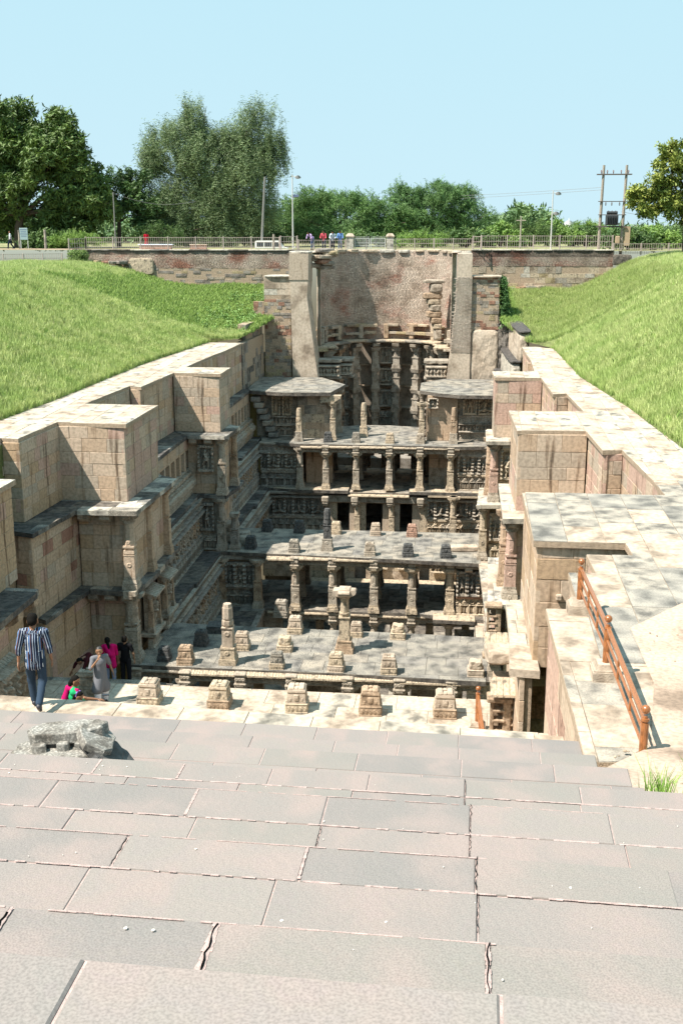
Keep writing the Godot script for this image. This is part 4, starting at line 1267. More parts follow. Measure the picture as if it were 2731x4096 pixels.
func terrace3():
	var p := thing("tiered_pavilion", "tall grey tiered pavilion before the well shaft, open pillared storey over three dark doorways", "pavilion", Vector3(-5, L5, -78), "pavilions across the well")
	# top roof
	floor_slab(p, [[-13, -76.9], [-12.5, -74.9], [-9.75, -74.2], [-4, -74.25], [1.2, -74.1], [3.4, -74.5], [3.6, -77.5], [-1.5, -77.5], [-1.7, -81.6], [-4, -82.2], [-6, -82.1], [-8.2, -81.2], [-8.2, -77.2]], L3, [M.roof, M.roof3, M.roof, M.roof2], 0.22)
	front_edge(p, -9.75, 1.2, -74.25, L3, XS, M.pale)
	for q in [[-12.7, -9.75, -74.85], [1.2, 3.3, -74.6]]:
		bar(p, "cornice", Vector3(q[0], L3 - 0.02, q[2] + 0.2), Vector3(q[1], L3 - 0.02, q[2] + 0.2), 0.2, 0.5, M.carve, 0.05)
		carved_row(p, Vector3(q[0], L3 - 0.75, q[2]), Vector3(q[1], L3 - 0.75, q[2]), "scroll", 0.5, carved_mats(), 1.0)
	# upper storey
	for x in XS:
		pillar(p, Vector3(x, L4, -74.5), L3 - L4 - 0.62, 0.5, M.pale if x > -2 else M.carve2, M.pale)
		pillar(p, Vector3(x, L4, -77.8), L3 - L4 - 0.22, 0.46, M.carve)
		pillar(p, Vector3(x, L4, -80.8), L3 - L4 - 0.22, 0.46, M.carve3)
	pillar(p, Vector3(-9.8, L4, -74.5), L3 - L4 - 0.3, 0.5, M.carve2, M.carve2)
	masonry(p, Vector3(-9.6, L4, -76.2), Vector3.RIGHT, 1.9, L3 - L4 - 0.22, [M.wall[2], M.carve4, M.wall[0]], 0.6, [0.8, 1.5])
	masonry(p, Vector3(-0.9, L4, -76.2), Vector3.RIGHT, 1.9, L3 - L4 - 0.22, [M.wall[0], M.carve2], 0.6, [0.8, 1.5])
	for i in 3:
		eave(p, Vector3(-6.9 + i * 2.2, L4 + 1.75 + 0.1 * (i % 2), -81.0), Vector3(-5.0 + i * 2.2, L4 + 1.75 + 0.1 * (i % 2), -81.0), 0.9, 0.4, M.carve2, "inner_eave", 0.16)
		obj("carved_panel", carving("sit", 1.4, 1.3, i), M.carve2, p, face(Vector3(-6 + i * 2.2, L4 + 0.2, -80.9), Vector3.BACK))
	figure_row(p, Vector3(-12.6, L4 + 1.15, -74.95), Vector3(-10.1, L4 + 1.15, -74.95), 1.35, [M.carve, M.carve3], 0.56, 0.7)
	carved_row(p, Vector3(-12.6, L4, -74.85), Vector3(-10.1, L4, -74.85), "tiers", 0.98, [M.carve3, M.carve], 1.2)
	bar(p, "moulding", Vector3(-12.6, L4 + 1.14, -74.7), Vector3(-10.1, L4 + 1.14, -74.7), 0.15, 0.4, M.carve)
	figure_row(p, Vector3(1.1, L4 + 1.15, -74.85), Vector3(3.1, L4 + 1.15, -74.85), 1.35, [M.carve, M.carve2], 0.46, 0.6)
	carved_row(p, Vector3(1.1, L4, -74.75), Vector3(3.1, L4, -74.75), "tiers", 0.98, [M.carve2, M.carve], 1.0)
	bar(p, "moulding", Vector3(1.1, L4 + 1.14, -74.6), Vector3(3.1, L4 + 1.14, -74.6), 0.15, 0.4, M.pale)
	back_mass(p, Vector3(-12.7, 0, -75.0), Vector3(-10.0, 0, -75.0), L5, L3 - 0.2, 0.05)
	back_mass(p, Vector3(1.0, 0, -74.9), Vector3(3.4, 0, -74.9), L5, L3 - 0.2, 0.05)
	floor_slab(p, [[-12.5, -74.5], [-9.6, -74.05], [-6.4, -74.0], [-6.4, -82.5], [-12.5, -82.5]], L4, [M.pale, M.roof3, M.carve2], 0.22)
	floor_slab(p, [[-6.4, -74.2], [-2.2, -74.2], [-2.2, -82.5], [-6.4, -82.5]], L4 - 0.16, [M.roof3, M.carve2], 0.22)
	floor_slab(p, [[-2.2, -74.0], [3.2, -74.0], [3.2, -82.5], [-2.2, -82.5]], L4 + 0.02, [M.pale, M.roof3], 0.22)
	eave(p, Vector3(-6.4, L4 - 0.25, -74.25), Vector3(-2.2, L4 - 0.25, -74.25), 0.3, 0.1, M.pale, "eave", 0.12)
	bar(p, "beam", Vector3(-8.1, L4 - 0.42, -74.3), Vector3(-0.9, L4 - 0.42, -74.3), 0.5, 0.4, M.carve)
	for x in [-8.0, -5.95, -3.5, -1.4]:
		var m := MB.new()
		m.cbox(Vector3(0, 0.2, 0), Vector3(0.5, 0.4, 0.5), 0.06)
		m.cbox(Vector3(0, -0.08, 0), Vector3(0.4, 0.14, 0.44), 0.04)
		m.cbox(Vector3(0, -0.2, 0), Vector3(0.3, 0.14, 0.36), 0.04)
		obj("beam_block", m, M.carve2, p, T(Vector3(x, L4 - 0.85, -74.15)))
	# doorway storey: piers between three openings
	var doors := [[-7.22, -6.36], [-5.2, -4.05], [-2.83, -1.98]]
	var xx := -8.1
	for d in doors:
		masonry(p, Vector3(xx, L5, -74.55), Vector3.RIGHT, d[0] - xx, 2.3, [M.pale, M.wall[3], M.carve2], 2.3, [0.5, 0.8], {"core": 0.5, "name": "door_jamb"})
		xx = d[1]
	masonry(p, Vector3(xx, L5, -74.55), Vector3.RIGHT, -0.9 - xx, 2.3, [M.pale, M.wall[3]], 2.3, [0.5, 0.8], {"core": 0.5, "name": "door_jamb"})
	bar(p, "lintel", Vector3(-8.1, L5 + 2.6, -74.5), Vector3(-0.9, L5 + 2.6, -74.5), 0.34, 0.5, M.wall[3])
	bar(p, "sill", Vector3(-8.1, L5 + 0.2, -74.4), Vector3(-0.9, L5 + 0.2, -74.4), 0.24, 0.4, M.cap2)
	for x in [-5.8, -3.4]:
		pillar(p, Vector3(x, L5 + 0.1, -74.3), 2.35, 0.42, M.pale, M.pale, false)
	var room := MB.new()
	room.box(Vector3(-4.5, L5 + 1.2, -80.0), Vector3(10, 3.2, 0.4))
	room.box(Vector3(-8.4, L5 + 1.2, -77.2), Vector3(0.3, 3.2, 5.2))
	room.box(Vector3(-0.6, L5 + 1.2, -77.2), Vector3(0.3, 3.2, 5.2))
	obj("inner_wall", room, M.carve3, p)
	floor_slab(p, [[-12.6, -74.5], [-0.3, -74.4], [3.3, -74.2], [3.3, -80], [-12.6, -80]], L5, [M.roof3, M.carve2], 0.25)
	bar(p, "moulding", Vector3(-12.3, L5 + 1.2, -74.5), Vector3(-8.1, L5 + 1.2, -74.5), 0.16, 0.5, M.carve)
	figure_row(p, Vector3(-12.3, L5 + 1.2, -74.75), Vector3(-8.15, L5 + 1.2, -74.75), 1.5, [M.carve3, M.carve], 0.6, 0.8)
	carved_row(p, Vector3(-12.3, L5, -74.6), Vector3(-8.15, L5, -74.6), "tiers", 1.0, [M.carve3, M.carve], 1.05)
	bar(p, "cornice", Vector3(-12.3, L4 - 0.2, -74.2), Vector3(-8.1, L4 - 0.2, -74.2), 0.2, 0.6, M.carve3, 0.04)
	eave(p, Vector3(-12.3, L4 - 0.45, -74.6), Vector3(-8.1, L4 - 0.45, -74.6), 0.3, 0.15, M.carve3)
	bar(p, "moulding", Vector3(-0.9, L5 + 1.2, -74.4), Vector3(3.1, L5 + 1.2, -74.4), 0.16, 0.5, M.pale)
	figure_row(p, Vector3(-0.9, L5 + 1.2, -74.65), Vector3(3.1, L5 + 1.2, -74.65), 1.5, [M.carve, M.carve2], 0.5, 0.8)
	carved_row(p, Vector3(-0.9, L5, -74.5), Vector3(3.1, L5, -74.5), "tiers", 1.0, [M.carve2, M.pale], 0.98)
	bar(p, "cornice", Vector3(-0.9, L4 - 0.2, -74.0), Vector3(3.3, L4 - 0.2, -74.0), 0.2, 0.6, M.pale, 0.04)
	eave(p, Vector3(-0.9, L4 - 0.5, -74.5), Vector3(3.1, L4 - 0.5, -74.5), 0.3, 0.15, M.carve2)
	pillar(p, Vector3(0.85, L5 - 0.2, -73.7), L4 - L5 + 0.0, 0.5, M.pale, M.pale)
	back_mass(p, Vector3(-12.5, 0, -74.8), Vector3(-8.1, 0, -74.8), L5, L4 - 0.2, 0.02)
	back_mass(p, Vector3(-0.95, 0, -74.7), Vector3(3.3, 0, -74.7), L5, L4 - 0.2, 0.02)
	# the storey below, seen through the middle pavilion
	var q := -12.6
	bar(p, "inner_backing", Vector3(-12.6, L5 - 0.3, -75.6), Vector3(3.4, L5 - 0.3, -75.6), 9.0, 0.4, M.carve3)
	for w in [[-6.0, -5.2], [-1.4, -0.7]]:
		masonry(p, Vector3(q, L6, -74.8), Vector3.RIGHT, w[0] - q, L5 - L6 - 0.25, [M.pale, M.cap2, M.wall[0]], 0.55, [0.5, 1.0])
		q = w[1]
	masonry(p, Vector3(q, L6, -74.8), Vector3.RIGHT, 3.2 - q, L5 - L6 - 0.25, [M.pale, M.cap2, M.wall[0]], 0.55, [0.5, 1.0])
	bar(p, "ledge_bar", Vector3(-9.5, L6, -73.4), Vector3(3.4, L6, -73.4), 0.25, 1.4, M.pale)
	carved_row(p, Vector3(-9.5, L6 - 0.7, -73.8), Vector3(3.4, L6 - 0.7, -73.8), "band", 0.45, [M.carve, M.carve2], 1.6)
	for x in [-7.6, -4.1, -2.5]:
		obj("carved_block", carving("tiers", 0.9, 1.3, 1), M.pale, p, face(Vector3(x, L6 + 0.8, -74.7), Vector3.BACK))
	carved_row(p, Vector3(-0.6, L6 + 0.7, -74.6), Vector3(3.2, L6 + 0.7, -74.6), "band", 0.6, [M.pale], 1.6)
	masonry(p, Vector3(-12, L6 - 4, -74.6), Vector3.RIGHT, 15.4, 3.3, [M.carve, M.carve2], 0.7, [1.2, 2.2])
	# side chambers on the roof
	chamber(p, true)
	chamber(p, false)
	var f := thing("well_floor", "", "", Vector3(-5, L6 - 4, -69), "", "structure")
	paving(f, [[-13, -57], [4, -57], [4, -75], [-13, -75]], L6 - 3.3, 0.3, 1.8, 1.4, [M.roof3, M.darktop2], "slab", 0.0, Vector2.ZERO, M.joint)

func chamber(p: Node3D, left: bool):
	if left:
		floor_slab(p, [[-13.8, -77.1], [-13.4, -75.9], [-11.3, -75.2], [-10.1, -75.2], [-7.75, -75.5], [-7.1, -79.6], [-9.2, -83.4], [-13.9, -83.4]], L2, [M.roof, M.roof3, M.roof, M.roof2], 0.24)
		masonry(p, Vector3(-13.2, L3, -76.9), Vector3.RIGHT, 3.0, L2 - L3 - 0.25, [M.pale, M.carve2, M.carve], 0.55, [0.5, 1.1])
		masonry(p, Vector3(-10.2, L3, -76.4), Vector3.RIGHT, 2.4, L2 - L3 - 0.25, [M.pale, M.wall[3], M.carve2, M.roof3], 0.55, [0.5, 1.1], {"rough": 0.05})
		masonry(p, Vector3(-7.8, L3, -76.5), Vector3(0, 0, -1), 5.5, L2 - L3 - 0.25, [M.carve2, M.carve], 0.55)
		for i in 2:
			obj("carved_panel", carving("stand", 0.62, 1.6, i), M.pale, p, face(Vector3(-11.75 + i * 0.75, L3 + 1.55, -76.85), Vector3.BACK))
		for i in 2:
			obj("carved_frieze", carving("band" if i else "tiers", 2.4, 0.7, i), M.carve, p, face(Vector3(-11.4, L3 + 0.05 + i * 0.76, -76.8), Vector3.BACK))
		obj("carved_panel", carving("scroll", 0.7, 0.6, 1), M.carve2, p, face(Vector3(-8.35, L3 + 2.3, -76.35), Vector3.BACK))
		# worn stair stones against the gallery
		for k in 7:
			obj("worn_stone", rough_block(Vector3(0.75, 0.4, 0.9), 4, 0.05, 30 + k), pick([M.carve, M.carve3, M.roof2]), p, T(Vector3(-13.1 + k * 0.2, L3 + 2.75 - k * 0.42, -76.4)))
		pillar(p, Vector3(-7.65, L3, -75.9), 2.7, 0.42, M.pale, M.pale)
		pillar(p, Vector3(-7.5, L3, -78.8), 3.1, 0.42, M.carve2)
		pillar(p, Vector3(-7.9, L3, -80.9), 3.1, 0.42, M.carve2)
		var br := MB.new()
		br.prism(PackedVector2Array([Vector2(-0.9, 0), Vector2(0.55, 0), Vector2(0.5, -0.2), Vector2(0.1, -0.45), Vector2(-0.9, -0.5)]), -0.25, 0.25)
		obj("bracket", br, M.pale, p, T(Vector3(-7.6, L2 - 0.25, -75.9)))
		back_mass(p, Vector3(-13.2, 0, -77.0), Vector3(-7.95, 0, -77.0), L3, L2 - 0.26, 0.2)
		back_mass(p, Vector3(-13.2, 0, -79.0), Vector3(-8.2, 0, -79.0), L5, L2 - 0.26, 0.2)
	else:
		floor_slab(p, [[-1.65, -77.1], [-0.45, -75.9], [1.1, -75.0], [5, -75.0], [5, -83.4], [0, -83.4], [-1.65, -81]], L2, [M.roof, M.roof3, M.roof, M.roof2], 0.24)
		masonry(p, Vector3(-1.1, L3, -76.2), Vector3.RIGHT, 2.1, L2 - L3 - 0.25, [M.wall[3], M.pale, M.wall[0]], 0.6, [0.6, 1.1], {"rough": 0.03})
		masonry(p, Vector3(1.0, L3, -76.5), Vector3.RIGHT, 3.6, L2 - L3 - 0.25, [M.pale, M.carve2, M.carve], 0.55, [0.5, 1.1])
		for i in 2:
			obj("carved_panel", carving("sit" if i else "stand", 0.95, 1.4, i + 1), M.pale, p, face(Vector3(1.85 + i * 1.05, L3 + 1.85, -76.42), Vector3.BACK))
		for i in 3:
			obj("carved_frieze", carving("band" if i % 2 else "scroll", 2.4, 0.58, i), M.carve, p, face(Vector3(2.3, L3 + 0.02 + i * 0.6, -76.4), Vector3.BACK))
		obj("carved_panel", carving("stand", 0.7, 0.7, 1), M.carve2, p, face(Vector3(-0.7, L3 + 2.3, -76.12), Vector3.BACK))
		pillar(p, Vector3(-1.45, L3, -75.7), 2.75, 0.42, M.pale, M.pale)
		pillar(p, Vector3(-1.5, L3, -78.6), 3.1, 0.42, M.carve2)
		back_mass(p, Vector3(-1.0, 0, -76.6), Vector3(4.6, 0, -76.6), L3, L2 - 0.26, 0.2)
		back_mass(p, Vector3(-1.2, 0, -79.0), Vector3(4.6, 0, -79.0), L5, L2 - 0.26, 0.2)

func stumps():
	var g0 := "carved stumps in a row on the front terrace"
	var w0 := ["pale carved stump at the left end of the sunlit front row", "second carved stump from the left in the sunlit front row", "carved stump in the middle of the front row of five", "tan carved stump fourth from the left in the front row, slightly taller", "pale carved stump at the right end of the front row, beside the brown newel"]
	var xs := [-8.65, -6.5, -4.15, -1.95, 0.25]
	for i in 5:
		stump(Vector3(xs[i], T0Y, -30.35), w0[i], g0, [M.cap2, M.pale, M.cap2, M.carve4, M.cap2][i], [M.pale, M.carve4, M.pale, M.carve4, M.carve4][i], 0, 1.02)
	stump(Vector3(-10.75, T0Y, -30.9), "shaded grey stump with a square socket beside the man in the grey kurta", "", M.carve2, M.carve2, 0, 1.05)
	var g1 := "stumps on the front pavilion roof"
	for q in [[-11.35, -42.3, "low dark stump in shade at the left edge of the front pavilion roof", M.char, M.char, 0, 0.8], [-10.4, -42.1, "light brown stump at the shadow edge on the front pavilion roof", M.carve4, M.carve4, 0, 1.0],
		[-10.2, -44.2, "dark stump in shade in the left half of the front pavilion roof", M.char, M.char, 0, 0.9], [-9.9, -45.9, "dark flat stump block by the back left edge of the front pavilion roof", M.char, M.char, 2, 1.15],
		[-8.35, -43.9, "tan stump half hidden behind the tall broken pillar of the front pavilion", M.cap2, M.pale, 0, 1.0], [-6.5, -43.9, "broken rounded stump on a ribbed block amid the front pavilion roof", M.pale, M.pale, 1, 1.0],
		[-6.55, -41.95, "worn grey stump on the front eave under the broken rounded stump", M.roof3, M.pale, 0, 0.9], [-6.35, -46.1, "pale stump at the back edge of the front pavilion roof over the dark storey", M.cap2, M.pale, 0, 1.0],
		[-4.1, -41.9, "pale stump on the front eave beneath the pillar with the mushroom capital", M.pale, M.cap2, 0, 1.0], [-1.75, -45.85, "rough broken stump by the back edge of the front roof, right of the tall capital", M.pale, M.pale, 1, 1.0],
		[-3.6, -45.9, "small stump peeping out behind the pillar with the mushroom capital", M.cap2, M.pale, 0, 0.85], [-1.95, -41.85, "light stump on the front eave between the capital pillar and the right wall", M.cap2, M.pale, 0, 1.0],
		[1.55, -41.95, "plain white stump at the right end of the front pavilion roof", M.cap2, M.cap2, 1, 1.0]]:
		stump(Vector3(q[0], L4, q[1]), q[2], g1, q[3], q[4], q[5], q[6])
	stump(Vector3(-8.65, L5, -57.2), "dark square stump in the pit before the middle pavilion", "", M.carve, M.carve, 0, 1.2)
	var g2 := "stumps on the middle pavilion roof"
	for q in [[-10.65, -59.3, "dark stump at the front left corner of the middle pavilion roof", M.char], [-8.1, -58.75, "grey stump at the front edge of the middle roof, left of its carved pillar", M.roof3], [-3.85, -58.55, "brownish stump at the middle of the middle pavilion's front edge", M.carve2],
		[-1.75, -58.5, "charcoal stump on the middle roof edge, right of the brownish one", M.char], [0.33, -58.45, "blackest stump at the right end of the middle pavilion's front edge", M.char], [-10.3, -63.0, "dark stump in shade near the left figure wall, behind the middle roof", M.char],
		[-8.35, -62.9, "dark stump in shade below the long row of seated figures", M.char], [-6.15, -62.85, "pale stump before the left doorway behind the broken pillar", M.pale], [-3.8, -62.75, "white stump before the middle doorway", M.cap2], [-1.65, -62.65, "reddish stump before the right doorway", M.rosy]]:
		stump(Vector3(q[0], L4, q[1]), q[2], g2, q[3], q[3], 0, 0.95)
	var g3 := "stumps along the top roof edge"
	for q in [[-7.9, "dark stump at the left of the top roof edge, below the chamber pillar", M.char], [-5.95, "grey stump at the top roof edge in front of the slender broken pillar", M.roof3], [-3.6, "pale stump at the middle of the top roof edge", M.pale], [-1.5, "stump at the right of the top roof edge under the chamber pillar", M.carve2]]:
		stump(Vector3(q[0], L3, -75.1), q[1], g3, q[2], q[2], 0, 0.92)
	# broken pillars
	var bp := "tall broken pillars on the roofs"
	broken_pillar(Vector3(-8.62, L4, -42.25), 2.6, 0.52, "tall broken carved pillar standing at the left of the front pavilion roof", bp, M.cap2, M.pale)
	broken_pillar(Vector3(-6.3, L4, -59.3), 2.4, 0.48, "dark grey carved broken pillar at the front of the middle pavilion roof", bp, M.char, M.carve)
	broken_pillar(Vector3(-5.6, L3, -77.5), 2.4, 0.46, "slender broken pillar alone on the top roof before the well shaft", bp, M.pale, M.pale)
	broken_pillar(Vector3(-9.95, L3, -75.3), 2.3, 0.44, "plain squared pillar at the left corner of the top roof", bp, M.pale, M.carve)
	broken_pillar(Vector3(0.75, L3, -75.3), 2.5, 0.44, "plain squared tan pillar at the right corner of the top roof", bp, M.carve4, M.carve2)
	var t := thing("capital_pillar", "tall pillar with a spreading mushroom capital standing free on the front pavilion roof", "pillar", Vector3(-3.95, L4, -44.0))
	var m := MB.new()
	m.stack([[0, 0.38, 0.24, 0.38, 4], [0.24, 0.33, 0.3, 0.33, 4], [0.3, 0.3, 0.5, 0.29, 4], [0.5, 0.31, 0.55, 0.31, 4]])
	obj("pillar_base", m, M.carve4, t, T(t.position))
	m = MB.new()
	m.stack([[0.55, 0.23, 1.55, 0.2, 4], [1.55, 0.24, 1.6, 0.24, 4], [1.6, 0.18, 1.72, 0.2, 8], [1.72, 0.22, 1.78, 0.22, 8], [1.78, 0.18, 2.35, 0.17, 12], [2.35, 0.2, 2.4, 0.2, 12]])
	obj("shaft", m, M.pale, t, T(t.position))
	m = MB.new()
	m.stack([[2.4, 0.18, 2.5, 0.3, 8], [2.5, 0.3, 2.56, 0.28, 8]])
	for k in 4:
		var bs := Basis(Vector3.UP, k * PI / 2)
		m.prism(PackedVector2Array([Vector2(0, 2.5), Vector2(0.3, 2.52), Vector2(0.46, 2.62), Vector2(0.5, 2.72), Vector2(0.46, 2.78), Vector2(0, 2.8)]), -0.24, 0.24, Transform3D(bs, Vector3.ZERO))
	m.cbox(Vector3(0, 2.8, 0), Vector3(0.5, 0.08, 0.5), 0.03)
	obj("capital", m, M.cap2, t, T(t.position))
	# lying slabs and rubble on the middle roof
	tag(obj("fallen_slab", rough_block(Vector3(1.6, 0.3, 0.6), 6, 0.03, 5), M.cap2, self, T(Vector3(1.35, L4 + 0.15, -59.9), 0.1)), "long pale slab lying at the right end of the middle pavilion roof", "slab")
	for k in 4:
		var q: Vector3 = [Vector3(-12.0, L4 + 0.3, -60.6), Vector3(-11.4, L4 + 0.25, -60.9), Vector3(-12.0, L4 + 0.85, -60.7), Vector3(-11.1, L4 + 0.2, -60.0)][k]
		tag(obj("fallen_block", rough_block(Vector3(0.9, 0.6, 0.8), 5, 0.04, 60 + k), M.carve, self, T(q, 0.1 * k)), ["dark squared block at the foot of the left figure wall on the middle roof", "dark block beside the stacked one on the left of the middle roof", "dark block lying on top of another on the left of the middle roof", "low dark block nearest the front left stump of the middle roof"][k], "block", "fallen blocks on the middle roof")

func broken_pillar(p: Vector3, H: float, w: float, label: String, group: String, mat, matb):
	var t := thing("broken_pillar", label, "pillar", p, group)
	var hw := w * 0.5
	var b := MB.new()
	b.stack([[0, hw * 1.35, H * 0.1, hw * 1.35, 4], [H * 0.1, hw * 1.2, H * 0.13, hw * 1.2, 4], [H * 0.13, hw * 1.15, H * 0.26, hw * 1.08, 4], [H * 0.26, hw * 1.15, H * 0.29, hw * 1.15, 4]])
	for k in 4:
		var bs := Basis(Vector3.UP, k * PI / 2)
		b.add(_boss(hw * 0.5), Transform3D(bs, Vector3(0, H * 0.2, 0) + bs * Vector3(0, 0, hw * 1.1)))
	obj("pillar_base", b, matb, t, T(p))
	var s := MB.new()
	s.stack([[H * 0.29, hw * 0.86, H * 0.6, hw * 0.82, 4], [H * 0.6, hw * 0.92, H * 0.62, hw * 0.92, 4], [H * 0.62, hw * 0.6, H * 0.66, hw * 0.8, 8], [H * 0.66, hw * 0.9, H * 0.73, hw * 0.85, 8], [H * 0.73, hw * 0.7, H * 0.76, hw * 0.74, 8], [H * 0.76, hw * 0.8, H * 0.94, hw * 0.76, 8], [H * 0.94, hw * 0.7, H, hw * 0.6, 8]])
	for k in 4:
		var bs := Basis(Vector3.UP, k * PI / 2)
		s.add(_boss(hw * 0.55), Transform3D(bs, Vector3(0, H * 0.52, 0) + bs * Vector3(0, 0, hw * 0.83)))
		s.cbox(bs * Vector3(0, H * 0.64, hw * 0.7), Vector3(hw * 0.5, H * 0.07, hw * 0.4), 0.02, bs)
	obj("shaft", s, mat, t, T(p))

# ---------------------------------------------------------------- brick surfaces: many small bricks joined into one part
func bricks(parent: Node3D, called: String, U: float, V: float, bw: float, bh: float, pos: Callable, tone: Callable, gap := 0.009, keep = null):
	var m := MB.new()
	m.has_c = true
	var rows := int(V / bh)
	for j in rows:
		var u: float = -(bw * 0.5 if j % 2 else 0.0) + rg.randf_range(-0.05, 0.05)
		while u < U:
			var w: float = bw * rg.randf_range(0.75, 1.25)
			var a: float = max(u, 0.0) + gap * 0.5
			var b: float = min(u + w, U) - gap * 0.5
			u += w
			if b - a < 0.04: continue
			var v0 := j * bh + gap * 0.5
			var v1 := (j + 1) * bh - gap * 0.5
			if keep and not keep.call((a + b) * 0.5, v0): continue
			m.col = tone.call((a + b) * 0.5, v0)
			var o: float = rg.randf_range(0.0, 0.018)
			var e := 0.012
			var p := [pos.call(a, v0, -0.05), pos.call(b, v0, -0.05), pos.call(b, v1, -0.05), pos.call(a, v1, -0.05)]
			var q := [pos.call(a + e, v0 + e, o), pos.call(b - e, v0 + e, o), pos.call(b - e, v1 - e, o), pos.call(a + e, v1 - e, o)]
			m.quad(q[0], q[1], q[2], q[3])
			for k in 4:
				var l := (k + 1) % 4
				m.quad(p[k], p[l], q[l], q[k])
	var r := obj(called, m, M.brick, parent)
	r.set_meta("kind", "stuff")
	return r

func brick_tone(nz: FastNoiseLite, x: float, y: float, red: float) -> Color:
	var k: float = nz.get_noise_2d(x * 0.55, y * 0.7) + red + rg.randf_range(-0.14, 0.14)
	var grey := Color(0.61, 0.51, 0.42)
	var pink := Color(0.58, 0.41, 0.335)
	var redc := Color(0.42, 0.21, 0.15)
	var c := grey.lerp(pink, clamp(k * 2.2 + 0.25, 0, 1)).lerp(redc, clamp(k * 2.5 - 0.6, 0, 1))
	return c * rg.randf_range(0.8, 1.12)

